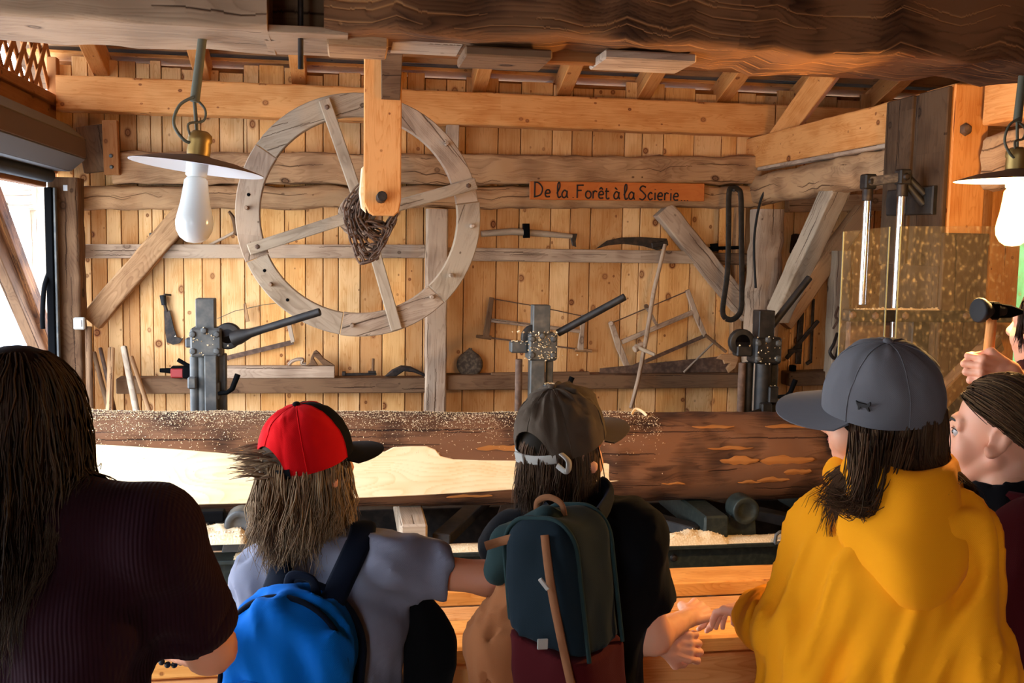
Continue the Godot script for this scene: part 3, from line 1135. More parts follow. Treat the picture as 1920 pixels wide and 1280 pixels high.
		box(st, (p0 + p1) / 2 - Vector3(0, 0, (a[2] as float) / 2), Vector3(p1.x - p0.x, p0.y - p1.y, a[2]), Basis(), 0.004, 0)
		timber("packing_block", st, a[3], a[4], "block", "")
	st = start()
	bar(st, Vector3(0.44, 2.139, -2.34), Vector3(0.62, 2.141, -2.34), 0.03, 0.05)
	timber("packing_block", st, "honey_dark", "small orange-brown board tucked between two packing blocks under the overhead beam", "block")
	# hanging post of the wheel's pulley, and the cross beam it hangs from
	st = start()
	bar(st, Vector3(-1.45, 2.56, -4.3), Vector3(2.4, 2.56, -4.3), 0.14, 0.14)
	timber("timber_beam", st, "honey_dark", "cross beam above the wheel, behind the dark overhead beam", "beam")
	build_hanger()
	# the corner bracket on the wall by the roller box
	st = start()
	bar(st, Vector3(-1.192, 2.023, -5.44), Vector3(-1.198, 2.298, -5.44), 0.075, 0.045, Vector3.BACK)
	var br := tag(put("bracket_board", st, M.honey_dark), "narrow brown upright board with two screws beside the roller shutter box", "board")
	for p in [Vector3(-1.193, 2.118, -5.415), Vector3(-1.191, 2.062, -5.415)]:
		st = start()
		bolt(st, p, Vector3.BACK, 0.008)
		put("screw", st, M.machine, br)
	st = start()
	bar(st, Vector3(-1.271, 2.041, -5.5), Vector3(-1.308, 2.274, -5.5), 0.05, 0.14, Vector3.LEFT)
	timber("backing_board", st, "grey_dark", "dark grey backing board between the roller shutter box and the plank wall", "board")
	build_left_door()


func build_hanger() -> void:
	var o := thing("hanging_post", "squared honey-coloured post with a round hole, hanging in front of the wooden wheel", "post")
	var z := -4.2
	var poly := PackedVector2Array([Vector2(-0.075, -0.09), Vector2(-0.055, -0.13), Vector2(-0.035, -0.142), Vector2(0.05, -0.142), Vector2(0.068, -0.125), Vector2(0.077, -0.08), Vector2(0.077, 0.60), Vector2(-0.075, 0.60)])
	var st := start()
	slab(st, Vector3(0.14, 1.95, z), Basis(), poly, 0.085, 0.005, false)
	put("post", st, M.honey, o)
	st = start()
	lathe(st, Vector3(0.141, 1.892, z + 0.042), Vector3.BACK, [[0.012, -0.02], [0.012, 0.0015], [0.0, 0.0015]], 14)
	put("axle_hole", st, M.black, o)
	st = start()
	slab(st, Vector3(0.185, 2.35, z + 0.055), Basis(Vector3.FORWARD, -0.06), PackedVector2Array([Vector2(-0.055, -0.07), Vector2(0.02, -0.075), Vector2(0.045, 0.16), Vector2(-0.045, 0.16)]), 0.05, 0.004)
	var b := put("wedge_block", st, M.grey_dark, o)
	tag(b, "grey wedge block", "")
	st = start()
	slab(st, Vector3(0.02, 2.02, z - 0.03), Basis(Vector3.FORWARD, 0.0), PackedVector2Array([Vector2(0.026, -0.12), Vector2(0.034, -0.18), Vector2(0.055, -0.2), Vector2(0.055, 0.0), Vector2(0.035, -0.02)]), 0.06, 0.006)
	put("pulley_cheek", st, M.fresh, o)


func build_left_door() -> void:
	# slanting lattice above the doorway
	var la := thing("lattice", "wooden lattice of crossed slats above the roller shutter box at the far left", "lattice")
	for layer in 2:
		for k in 30:
			var z0 := -5.9 + k * 0.145
			var s := 1.0 if layer else -1.0
			var y0 := 2.385
			var y1 := 3.2
			var za := z0 if s > 0 else z0 + (y1 - y0) * 0.8
			var zb := z0 + (y1 - y0) * 0.8 if s > 0 else z0
			var a := Vector3(LEFT_X - 0.012 - layer * 0.008, y0, za)
			var b := Vector3(LEFT_X - 0.012 - layer * 0.008, y1, zb)
			# keep within the wall's strip
			if minf(za, zb) < -5.58 or maxf(za, zb) > -2.5:
				if maxf(za, zb) < -5.45 or minf(za, zb) > -2.6:
					continue
				var t := clampf((-5.58 - a.z) / (b.z - a.z), 0.0, 1.0) if minf(za, zb) < -5.58 else clampf((-2.5 - a.z) / (b.z - a.z), 0.0, 1.0)
				var c := a.lerp(b, t)
				if (a.z < -5.58) or (a.z > -2.5):
					a = c
				else:
					b = c
				if a.distance_to(b) < 0.1:
					continue
			var st := start()
			bar(st, a, b, 0.007, 0.042, Vector3(0, 1, -s), 0.002)
			put("slat", st, M.honey_dark, la)
	for e in [[2.4, -5.58, 2.4, -2.5], [2.4, -5.56, 2.62, -5.56]]:
		var st := start()
		bar(st, Vector3(LEFT_X, e[0], e[1]), Vector3(LEFT_X, e[2], e[3]), 0.06, 0.05, Vector3.UP if e[1] != e[3] else Vector3.LEFT)
		put("frame_strip", st, M.honey_dark, la)
	# roller shutter box
	var rb := thing("roller_box", "long brown faceted roller shutter box above the doorway at the left", "shutter box")
	var hexa := [Vector2(0.0, 0.16), Vector2(0.12, 0.16), Vector2(0.2, 0.09), Vector2(0.2, 0.0), Vector2(0.13, -0.06), Vector2(0.0, -0.06)]
	for k in 6:
		var a: Vector2 = hexa[k]
		var b: Vector2 = hexa[(k + 1) % 6]
		var st := start()
		var m := (a + b) / 2
		var d := (b - a).normalized()
		var n := Vector3(-d.y, d.x, 0)
		box(st, Vector3(LEFT_X + 0.014 + m.x, 2.09 + m.y, -3.78), Vector3(a.distance_to(b), 0.012, 3.0), Basis(Vector3(d.x, d.y, 0), n, Vector3(d.x, d.y, 0).cross(n)), 0.003, 2)
		put("facet", st, M[["box_brown", "box_olive", "box_brown", "box_grey", "box_grey", "box_brown"][k]], rb)
	var cap := start()
	var ph := PackedVector2Array()
	for v in hexa:
		ph.append(v * 1.02)
	slab(cap, Vector3(LEFT_X + 0.014, 2.09, -5.285), Basis(), ph, 0.02, 0.002)
	put("end_plate", cap, M.rubber, rb)
	var tube_ := start()
	rod(tube_, Vector3(LEFT_X + 0.05, 2.0, -5.25), Vector3(LEFT_X + 0.05, 2.0, -2.2), 0.035)
	single("roller_tube", tube_, M.rubber, "black roller tube tucked under the shutter box above the doorway", "tube")
	# door track and handle
	var dt := thing("door_track", "black steel door track with a curved pull handle at the edge of the doorway", "door track")
	var st2 := start()
	box(st2, Vector3(LEFT_X + 0.036, 1.12, -5.315), Vector3(0.036, 1.65, 0.07), Basis(), 0.004)
	put("channel", st2, M.black, dt)
	st2 = start()
	box(st2, Vector3(LEFT_X + 0.064, 1.12, -5.3), Vector3(0.012, 1.65, 0.03), Basis(), 0.003)
	put("edge_strip", st2, M.machine, dt)
	st2 = start()
	tube(st2, curve_points([Vector3(LEFT_X + 0.02, 1.52, -5.32), Vector3(LEFT_X + 0.02, 1.45, -5.24), Vector3(LEFT_X + 0.02, 1.32, -5.2), Vector3(LEFT_X + 0.02, 1.25, -5.2)]), 0.012)
	put("handle", st2, M.black, dt)
	st2 = start()
	box(st2, Vector3(-1.398, 1.947, -5.35), Vector3(0.022, 0.03, 0.012), Basis(), 0.002)
	single("door_sensor", st2, M.enamel_white, "tiny white sensor block on the dark corner post above the doorway edge", "sensor")
	# outside: brace, posts and the neighbouring wall in bright daylight
	var ob := thing("timber_brace", "diagonal timber brace outside the doorway, its shaded face coloured as a dark plank above, its lit face as a paler plank below", "brace")
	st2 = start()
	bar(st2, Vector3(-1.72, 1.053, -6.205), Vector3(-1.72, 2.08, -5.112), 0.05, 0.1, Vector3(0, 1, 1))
	put("shaded_face_plank", st2, M.old_dark, ob)  # shade on the brace's inner face, put into a darker wood colour
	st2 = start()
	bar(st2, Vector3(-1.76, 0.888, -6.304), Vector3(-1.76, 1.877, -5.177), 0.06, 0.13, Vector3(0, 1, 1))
	put("lit_face_plank", st2, M.grey_dark, ob)  # lit lower face of the same brace, made as a second, paler piece
	st2 = start()
	hewn(st2, Vector3(-2.466, 0.418, -8.639), Vector3(-2.513, 2.114, -8.806), 0.13, 0.13, Vector3.BACK, 0.006, 0.35)
	timber("timber_post", st2, "grey_pale", "bright sunlit post standing outside the doorway", "post")
	st2 = start()
	hewn(st2, Vector3(-3.052, 2.008, -8.682), Vector3(-2.508, 2.022, -8.695), 0.16, 0.19, Vector3.UP, 0.006, 0.3)
	timber("timber_beam", st2, "grey_pale", "sunlit log end resting on the post outside the doorway", "beam")
	var nb := thing("outbuilding", "pale building with reddish boards above, in bright daylight beyond the doorway", "building")
	for k in 9:
		var z := -7.0 - k * 0.35
		var s3 := start()
		box(s3, Vector3(-3.5 - k * 0.05, 2.35, z), Vector3(0.03, 1.2, 0.34), Basis(), 0.004, 1)
		put("board", s3, M["honey" if k % 2 else "pine_b"], nb)
	var s5 := start()
	box(s5, Vector3(-3.75, 0.77, -8.4), Vector3(0.1, 1.94, 3.4), Basis(Vector3.UP, -0.14), 0.01)
	put("plaster_wall", s5, M.enamel_white, nb)
	# greenery beyond the far opening
	for k in 3:
		var n := FastNoiseLite.new()
		n.seed = k
		n.frequency = 1.6
		var s4 := start()
		ball(s4, Vector3(6.3 + k * 2.6, 1.3 - k * 0.1, -9.6 - k * 0.4), Vector3(0.95, 1.5, 0.8), Basis(), 16, n, 0.5)
		single("bush", s4, M.leaf, ["green bush seen through the far opening behind the glass guard, nearest the saw post", "green bush beyond the far opening, partly behind the hammer", "green bush farthest out beyond the opening at the right"][k], "bush")


# ---------------------------------------------------------------- wheel, chain, sign and the tools on the wall

func arc_poly(r0: float, r1: float, a0: float, a1: float, n := 14) -> PackedVector2Array:
	var p := PackedVector2Array()
	for i in n + 1:
		var t := lerpf(a0, a1, float(i) / n)
		p.append(Vector2(cos(t), sin(t)) * r1)
	for i in n + 1:
		var t := lerpf(a1, a0, float(i) / n)
		p.append(Vector2(cos(t), sin(t)) * r0)
	return p


func build_wheel() -> void:
	var o := thing("rope_wheel", "big grey wooden wheel with four plank spokes and pegs, hanging before the plank wall", "wheel")
	var c := Vector3(0.058, 1.824, -4.85)
	var r1 := 0.575
	var r0 := 0.468
	var cuts := [0.14, 1.25, 2.55, 3.55, 4.55, 5.5]
	for i in 6:
		var a0: float = cuts[i] + 0.003
		var a1: float = (cuts[(i + 1) % 6] if i < 5 else cuts[0] + TAU) - 0.003
		var st := start()
		var am := (a0 + a1) / 2 - PI / 2
		slab(st, c + Vector3(0, 0, rng.randf_range(-0.002, 0.002)), Basis(Vector3.BACK, am), arc_poly(r0 - rng.randf_range(0, 0.004), r1 + rng.randf_range(-0.004, 0.004), a0 - am, a1 - am), 0.055, 0.004)
		put("rim_segment", st, M.grey_pale if i % 2 else M.grey_wood, o)
	for s in [[Vector3(-0.109, 2.36, -4.81), Vector3(0.04, 1.935, -4.81)], [Vector3(-0.456, 1.656, -4.81), Vector3(0.001, 1.814, -4.81)], [Vector3(0.126, 1.66, -4.81), Vector3(0.235, 1.283, -4.81)], [Vector3(0.611, 1.991, -4.81), Vector3(0.176, 1.858, -4.81)]]:
		var st := start()
		bar(st, s[0], s[1], 0.03, 0.055, Vector3.BACK.cross((s[1] as Vector3) - s[0]), 0.004)
		var sp := put("spoke", st, M.grey_pale, o)
		st = start()
		bolt(st, (s[0] as Vector3).lerp(s[1], 0.09) + Vector3(0, 0, 0.016), Vector3.BACK, 0.009)
		put("bolt", st, M.rust, sp)
	for p in [Vector3(-0.356, 1.495, -4.82), Vector3(0.022, 1.305, -4.82), Vector3(0.401, 1.444, -4.82), Vector3(0.494, 1.548, -4.82), Vector3(0.592, 1.787, -4.82), Vector3(-0.463, 1.849, -4.82), Vector3(0.463, 2.174, -4.82)]:
		var st := start()
		rod(st, p - Vector3(0, 0, 0.02), (p as Vector3) + Vector3(0.0, 0.0, 0.06), 0.011, 0.009)
		put("peg", st, M.grey_wood, o)
	for p in [Vector3(-0.385, 1.559, -4.822), Vector3(-0.28, 1.422, -4.822), Vector3(-0.456, 1.911, -4.822)]:
		var st := start()
		lathe(st, p, Vector3.BACK, [[0.008, -0.005], [0.008, 0.001], [0.0, 0.001]], 12)
		put("hole", st, M.black, o)
	var st2 := start()
	rod(st2, c + Vector3(0.04, -0.02, -0.08), c + Vector3(0.08, 0.06, 0.75), 0.022)
	put("axle", st2, M.iron, o)
	st2 = start()
	lathe(st2, c + Vector3(0, 0, -0.05), Vector3.BACK, [[0.03, 0.0], [0.1, 0.0], [0.105, 0.01], [0.105, 0.08], [0.1, 0.09], [0.03, 0.09]], 24)
	put("hub", st2, M.grey_wood, o)


func link_mesh(len_: float, wide: float, r: float) -> ArrayMesh:
	var st := start()
	var pts := []
	var n := 12
	for i in n + 1:
		var t := TAU * i / n
		var p := Vector2(cos(t) * wide, sin(t) * wide)
		p.y += (len_ - wide) * signf(sin(t)) * (1.0 if absf(sin(t)) > 0.2 else absf(sin(t)) / 0.2)
		pts.append(Vector3(p.x, p.y, 0))
	tube(st, pts, r, 5, false)
	return st.commit()


# loops of chain hanging over the pulley: every link is a piece of its own up to the limit
func build_chain() -> void:
	var o := thing("chain", "rusty iron chain looped many times over the pulley behind the hanging post", "chain")
	var link := link_mesh(0.026, 0.0125, 0.0042)
	link.surface_set_material(0, M.rust)
	var all := []
	for k in 15:
		var f := k / 14.0
		# each loop leaves the pulley top, swings down at the left and comes up behind the post
		var z := -4.27 - 0.11 * fmod(k * 0.382, 1.0)
		var j := rng.randf_range(-0.008, 0.008)
		var a := Vector3(0.071, 1.949, -4.3).lerp(Vector3(0.103, 1.928, -4.3), f) + Vector3(j, 0, 0)
		var l1 := Vector3(-0.004, 1.851, -4.3).lerp(Vector3(0.085, 1.824, -4.3), f) + Vector3(j, 0, 0)
		var l2 := Vector3(0.007, 1.755, -4.3).lerp(Vector3(0.09, 1.786, -4.3), f) + Vector3(-j, j, 0)
		var low := Vector3(0.055, 1.616, -4.3).lerp(Vector3(0.135, 1.776, -4.3), clampf(f * 1.15 + rng.randf_range(-0.12, 0.06), 0.0, 1.0)) + Vector3(j, 0, 0)
		var r1 := Vector3(0.122, 1.649, -4.3).lerp(Vector3(0.171, 1.781, -4.3), f)
		var r2 := Vector3(0.193, 1.795, -4.3).lerp(Vector3(0.202, 1.822, -4.3), f)
		var pts := []
		for p in [a, l1, l2, low, r1, r2]:
			pts.append(Vector3((p as Vector3).x, (p as Vector3).y, z + rng.randf_range(-0.012, 0.012)))
		var path := curve_points(pts, 24)
		var acc := 0.0
		var n := 0
		for i in range(1, path.size()):
			acc += (path[i] as Vector3).distance_to(path[i - 1])
			if acc >= 0.0365:
				acc = 0.0
				var d: Vector3 = ((path[i] as Vector3) - (path[i - 1] as Vector3)).normalized()
				var side: Vector3 = d.cross(Vector3.BACK).normalized()
				var b := Basis(side, d, side.cross(d))
				b = b.rotated(d, (PI / 2 if n % 2 else 0.0) + 0.5 + rng.randf_range(-0.4, 0.4))
				all.append(Transform3D(b, path[i]))
				n += 1
	for i in mini(all.size(), 299):
		var m := MeshInstance3D.new()
		m.mesh = link
		m.name = numbered("link", o)
		m.transform = all[i]
		o.add_child(m)


func stroke_letters(st: SurfaceTool, text: Array, at: Vector3, size: float, r: float) -> void:
	# each letter: [advance, [polyline, ...]] in units of the x-height
	var x := 0.0
	for g in text:
		for line in g[1]:
			var pts := []
			for p in line:
				pts.append(at + Vector3((x + (p[0] as float)) * 1.035, p[1], 0) * size)
			if pts.size() > 2:
				pts = curve_points(pts, 5)
			tube(st, pts, r, 6, true)
		x += g[0]


func build_sign() -> void:
	var st := start()
	var a := Vector3(0.987, 2.002, -5.44)
	var b := Vector3(1.99, 2.017, -5.44)
	bar(st, a, b, 0.02, 0.1, Vector3.UP, 0.003)
	var o: Node3D = tag(put("wooden_sign", st, M.sign_orange), "orange-stained wooden sign with dark handwritten lettering, fixed to the lower wall log", "sign")
	var O := [[0.3, 0.95], [0.05, 0.7], [0.05, 0.25], [0.35, 0.0], [0.65, 0.25], [0.65, 0.7], [0.35, 0.95]]
	var A := [[0.65, 0.75], [0.35, 0.95], [0.05, 0.55], [0.1, 0.15], [0.35, 0.02], [0.6, 0.3], [0.68, 0.9]]
	var tail := [[0.68, 0.9], [0.66, 0.3], [0.8, 0.0]]
	var E := [[0.08, 0.5], [0.62, 0.55], [0.55, 0.9], [0.25, 0.9], [0.05, 0.5], [0.2, 0.08], [0.65, 0.1]]
	var L := [[0.0, 0.5], [0.35, 1.3], [0.3, 1.9], [0.1, 1.6], [0.12, 0.3], [0.3, 0.0], [0.5, 0.2]]
	var Rr := [[[0.1, 0.95], [0.1, 0.0]], [[0.1, 0.6], [0.3, 0.95], [0.6, 0.85]]]
	var I := [[0.15, 0.95], [0.15, 0.0]]
	var dot := [[0.15, 1.35], [0.16, 1.42]]
	var stop := [[0.15, 0.0], [0.16, 0.08]]
	var word := [
		[1.35, [[[0.1, 1.85], [0.1, 0.0]], [[0.0, 1.85], [0.6, 1.75], [1.05, 1.1], [0.8, 0.3], [0.0, 0.0]]]],
		[1.5, [E]],
		[0.6, [L]], [1.3, [A, tail]],
		[0.55, [stop]],
		[1.15, [[[0.1, 1.6], [0.1, 0.0]], [[0.0, 1.6], [0.9, 1.65]], [[0.1, 0.95], [0.65, 0.98]]]],
		[0.85, [O]], [0.75, Rr], [0.85, [E, [[0.15, 1.15], [0.35, 1.4], [0.55, 1.15]]]],
		[1.1, [[[0.2, 1.35], [0.18, 0.2], [0.4, 0.0], [0.55, 0.15]], [[0.0, 0.95], [0.5, 0.95]]]],
		[1.3, [A, tail, [[0.15, 1.45], [0.45, 1.2]]]],
		[0.6, [L]], [1.35, [A, tail]],
		[1.1, [[[0.85, 1.6], [0.4, 1.75], [0.1, 1.35], [0.5, 0.95], [0.85, 0.5], [0.5, 0.02], [0.05, 0.15]]]],
		[0.8, [[[0.6, 0.8], [0.35, 0.95], [0.06, 0.5], [0.3, 0.03], [0.65, 0.2]]]],
		[0.45, [I, dot]], [0.85, [E]], [0.75, Rr], [0.45, [I, dot]], [0.95, [E]],
		[0.4, [stop]], [0.4, [stop]], [0.4, [stop]]]
	st = start()
	stroke_letters(st, word, Vector3(1.009, 1.967, -5.429), 0.0436, 0.0042)
	put("lettering", st, M.ink, o)


func poly_px(at: Vector3, pts: Array) -> PackedVector2Array:
	# outline given as points of the wall plane, made relative to a base point
	var p := PackedVector2Array()
	for q in pts:
		p.append(Vector2((q as Vector3).x - at.x, (q as Vector3).y - at.y))
	return p


func flat_part(pts: Array, z: float, t: float, bv := 0.002, grain_x := true) -> SurfaceTool:
	var at: Vector3 = pts[0]
	at.z = z
	var st := start()
	slab(st, at, Basis(), poly_px(at, pts), t, bv, grain_x)
	return st


func bar_part(a: Vector3, b: Vector3, w: float, h: float, bv := 0.003) -> SurfaceTool:
	var st := start()
	bar(st, a, b, w, h, Vector3.BACK.cross(b - a), bv)
	return st


func rod_part(a: Vector3, b: Vector3, r: float, r2 := -1.0) -> SurfaceTool:
	var st := start()
	rod(st, a, b, r, r2)
	return st


func build_tools() -> void:
	build_wheel()
	build_chain()
	build_sign()
	var o: Node3D
	var st: SurfaceTool
	# billhook
	o = thing("billhook", "billhook with a dark hooked blade hanging on the wall, left of the log stand", "billhook")
	put("blade", flat_part([Vector3(-0.972, 1.318, -5.58), Vector3(-0.942, 1.319, -5.58), Vector3(-0.921, 1.224, -5.58), Vector3(-0.905, 1.175, -5.58), Vector3(-0.875, 1.169, -5.58), Vector3(-0.892, 1.143, -5.58), Vector3(-0.928, 1.134, -5.58), Vector3(-0.961, 1.148, -5.58), Vector3(-0.968, 1.223, -5.58)], -5.575, 0.008), M.iron, o)
	put("handle", rod_part(Vector3(-0.97, 1.348, -5.57), Vector3(-0.977, 1.402, -5.57), 0.014, 0.017), M.rubber, o)
	put("ferrule", rod_part(Vector3(-0.957, 1.313, -5.575), Vector3(-0.968, 1.35, -5.575), 0.009), M.iron, o)
	put("hang_nail", rod_part(Vector3(-0.941, 1.401, -5.6), Vector3(-0.965, 1.406, -5.55), 0.005), M.iron, o)
	# hoe-like pick at upper left
	o = thing("hand_pick", "small long-handled pick hanging high on the wall between the lamp bulb and the wheel", "pick")
	st = start()
	tube(st, curve_points([Vector3(-0.629, 1.855, -5.56), Vector3(-0.604, 1.816, -5.56), Vector3(-0.591, 1.754, -5.56), Vector3(-0.6, 1.731, -5.56)], 4), [0.008, 0.008, 0.009, 0.01, 0.012, 0.013, 0.014, 0.014, 0.015, 0.015, 0.014, 0.013, 0.012], 8)
	put("head", st, M.grey_dark, o)
	put("handle", rod_part(Vector3(-0.599, 1.745, -5.56), Vector3(-0.733, 1.671, -5.56), 0.008), M.grey_wood, o)
	# bow saw behind the left stand
	o = thing("frame_saw", "wooden frame saw hanging behind the left log stand, partly under the wheel", "saw")
	put("arm", flat_part([Vector3(-0.332, 1.272, -5.56), Vector3(-0.309, 1.281, -5.56), Vector3(-0.284, 1.155, -5.56), Vector3(-0.304, 1.146, -5.56)], -5.56, 0.02, 0.002, false), M.grey_wood, o)
	put("arm", flat_part([Vector3(-0.558, 1.357, -5.56), Vector3(-0.544, 1.366, -5.56), Vector3(-0.525, 1.265, -5.56), Vector3(-0.544, 1.259, -5.56)], -5.56, 0.02, 0.002, false), M.grey_brown, o)
	put("stretcher", flat_part([Vector3(-0.711, 1.154, -5.56), Vector3(-0.66, 1.2, -5.56), Vector3(-0.519, 1.23, -5.56), Vector3(-0.338, 1.266, -5.56), Vector3(-0.338, 1.254, -5.56), Vector3(-0.519, 1.207, -5.56), Vector3(-0.702, 1.154, -5.56)], -5.56, 0.022), M.grey_brown, o)
	put("blade", bar_part(Vector3(-0.706, 1.049, -5.56), Vector3(-0.292, 1.152, -5.56), 0.004, 0.026, 0.001), M.rust, o)
	st = start()
	tube(st, [Vector3(-0.693, 1.278, -5.56), Vector3(-0.603, 1.319, -5.56), Vector3(-0.462, 1.352, -5.56), Vector3(-0.377, 1.365, -5.56)], 0.002, 5)
	put("cord", st, M.cable, o)
	# jointer plane on the ledge
	o = thing("jointer_plane", "long grey wooden jointer plane with a curved handle lying on the left ledge rail", "plane")
	put("stock", span_box(Vector3(-0.682, 0.964, -5.54), Vector3(Vector3(-0.067, 1.027, -5.54).x, Vector3(-0.067, 1.027, -5.54).y, -5.47), 0.004), M.grey_wood, o)
	put("handle", flat_part([Vector3(-0.221, 1.029, -5.5), Vector3(-0.201, 1.041, -5.5), Vector3(-0.196, 1.073, -5.5), Vector3(-0.181, 1.105, -5.5), Vector3(-0.167, 1.114, -5.5), Vector3(-0.153, 1.102, -5.5), Vector3(-0.124, 1.067, -5.5), Vector3(-0.067, 1.029, -5.5), Vector3(-0.13, 1.032, -5.5), Vector3(-0.161, 1.067, -5.5), Vector3(-0.176, 1.079, -5.5), Vector3(-0.179, 1.067, -5.5), Vector3(-0.159, 1.032, -5.5)], -5.5, 0.03, 0.003), M.grey_dark, o)
	st = start()
	tube(st, curve_points([Vector3(-0.315, 1.032, -5.5), Vector3(-0.295, 1.053, -5.5), Vector3(-0.261, 1.064, -5.5), Vector3(-0.238, 1.061, -5.5), Vector3(-0.244, 1.041, -5.5), Vector3(-0.221, 1.035, -5.5)], 4), 0.01, 8)
	put("horn", st, M.grey_wood, o)
	# clamp and scraper on the ledge
	o = thing("screw_clamp", "small dark screw clamp lying on the left ledge rail right of the plane", "clamp")
	put("bar", bar_part(Vector3(-0.029, 0.979, -5.5), Vector3(0.159, 0.981, -5.5), 0.02, 0.014), M.iron, o)
	put("spindle", rod_part(Vector3(0.139, 0.981, -5.5), Vector3(0.141, 1.067, -5.5), 0.008), M.grey_dark, o)
	put("jaw", bar_part(Vector3(-0.018, 0.973, -5.5), Vector3(-0.018, 0.996, -5.5), 0.03, 0.02), M.iron, o)
	put("foot", bar_part(Vector3(0.113, 0.993, -5.5), Vector3(0.156, 0.993, -5.5), 0.03, 0.012), M.iron, o)
	single("iron_shoe", flat_part([Vector3(0.206, 0.969, -5.5), Vector3(0.244, 1.004, -5.5), Vector3(0.294, 1.028, -5.5), Vector3(0.347, 1.022, -5.5), Vector3(0.424, 0.983, -5.5), Vector3(0.424, 0.968, -5.5), Vector3(0.362, 0.992, -5.5), Vector3(0.308, 0.998, -5.5), Vector3(0.265, 0.969, -5.5)], -5.5, 0.05, 0.006), M.iron, "curved dark iron shoe lying on the ledge rail against the centre post", "iron")
	# round flask
	o = thing("flat_flask", "round grey metal flask with a short neck, on the ledge right of the centre post", "flask")
	st = start()
	lathe(st, Vector3(0.683, 1.028, -5.575) + Vector3(0, 0, 0.0), Vector3.BACK, [[0.0, 0.0], [0.066, 0.0], [0.074, 0.012], [0.074, 0.03], [0.062, 0.045], [0.03, 0.05], [0.0, 0.05]], 26)
	put("body", st, M.dusty, o)
	put("neck", rod_part(Vector3(0.682, 1.085, -5.55), Vector3(0.685, 1.121, -5.55), 0.016, 0.01), M.dusty, o)
	put("shoulder", flat_part([Vector3(0.637, 1.079, -5.55), Vector3(0.682, 1.121, -5.55), Vector3(0.728, 1.085, -5.55), Vector3(0.728, 1.061, -5.55), Vector3(0.637, 1.061, -5.55)], -5.555, 0.035, 0.006), M.dusty, o)
	# long handled adze
	o = thing("handled_tool", "wooden handled tool with black ring above the middle rail, right of the wheel", "tool")
	st = start()
	tube(st, [Vector3(0.739, 1.762, -5.55), Vector3(0.911, 1.778, -5.55), Vector3(1.094, 1.769, -5.55), Vector3(1.255, 1.758, -5.55)], [0.025, 0.028, 0.026, 0.019], 10, true, 0.7)
	put("handle", st, M.grey_pale, o)
	put("collar", flat_part([Vector3(0.97, 1.823, -5.53), Vector3(1.004, 1.824, -5.53), Vector3(1.008, 1.744, -5.53), Vector3(0.975, 1.743, -5.53)], -5.535, 0.05, 0.004), M.black, o)
	put("blade", flat_part([Vector3(1.248, 1.772, -5.55), Vector3(1.285, 1.773, -5.55), Vector3(1.277, 1.731, -5.55), Vector3(1.281, 1.698, -5.55), Vector3(1.259, 1.706, -5.55), Vector3(1.249, 1.742, -5.55)], -5.55, 0.02, 0.003), M.iron, o)
	# scythe
	o = thing("scythe", "scythe with a dark curved blade and a long thin wooden snath, leaning over the ledge", "scythe")
	put("blade", flat_part([Vector3(1.381, 1.688, -5.5), Vector3(1.448, 1.737, -5.5), Vector3(1.531, 1.756, -5.5), Vector3(1.641, 1.761, -5.5), Vector3(1.799, 1.755, -5.5), Vector3(1.809, 1.722, -5.5), Vector3(1.788, 1.698, -5.5), Vector3(1.744, 1.688, -5.5), Vector3(1.658, 1.71, -5.5), Vector3(1.548, 1.721, -5.5), Vector3(1.455, 1.71, -5.5)], -5.5, 0.01, 0.002), M.iron, o)
	put("tang", bar_part(Vector3(1.708, 1.714, -5.49), Vector3(1.803, 1.731, -5.49), 0.014, 0.03), M.iron, o)
	st = start()
	tube(st, [Vector3(1.781, 1.722, -5.47), Vector3(1.713, 1.459, -5.44), Vector3(1.669, 1.181, -5.42), Vector3(1.62, 0.964, -5.38), Vector3(1.569, 0.804, -5.34)], [0.011, 0.0125, 0.013, 0.0125, 0.011], 8)
	put("snath", st, M.grey_wood, o)
	put("grip", rod_part(Vector3(1.604, 1.148, -5.42), Vector3(1.706, 1.102, -5.36), 0.013, 0.01), M.grey_pale, o)
	put("grip_block", rod_part(Vector3(1.599, 1.127, -5.41), Vector3(1.657, 1.153, -5.43), 0.02), M.grey_wood, o)
	# small frame saw
	o = thing("frame_saw", "narrow wooden frame saw with turned handles, hung behind the middle log stand", "saw")
	put("arm", flat_part([Vector3(0.791, 1.408, -5.56), Vector3(0.815, 1.405, -5.56), Vector3(0.802, 1.278, -5.56), Vector3(0.791, 1.181, -5.56), Vector3(0.755, 1.181, -5.56), Vector3(0.769, 1.278, -5.56)], -5.56, 0.022, 0.003, false), M.grey_dark, o)
	put("arm", flat_part([Vector3(1.324, 1.312, -5.56), Vector3(1.349, 1.312, -5.56), Vector3(1.342, 1.204, -5.56), Vector3(1.341, 1.109, -5.56), Vector3(1.304, 1.109, -5.56), Vector3(1.317, 1.213, -5.56)], -5.56, 0.022, 0.003, false), M.grey_wood, o)
	put("stretcher", bar_part(Vector3(0.799, 1.278, -5.56), Vector3(1.326, 1.216, -5.56), 0.018, 0.022), M.grey_wood, o)
	put("blade", bar_part(Vector3(0.776, 1.181, -5.56), Vector3(1.322, 1.112, -5.56), 0.003, 0.009, 0.001), M.rust, o)
	put("knob", rod_part(Vector3(0.718, 1.187, -5.56), Vector3(0.804, 1.178, -5.56), 0.009, 0.012), M.grey_dark, o)
	put("knob", rod_part(Vector3(1.291, 1.112, -5.56), Vector3(1.392, 1.103, -5.56), 0.011, 0.009), M.grey_brown, o)
	st = start()
	tube(st, [Vector3(0.809, 1.399, -5.56), Vector3(1.044, 1.361, -5.565), Vector3(1.337, 1.303, -5.56)], 0.003, 5)
	put("cord", st, M.rust, o)
	# big frame saw
	o = thing("frame_saw", "large tilted wooden frame saw hanging behind the scythe snath, under the right brace", "saw")
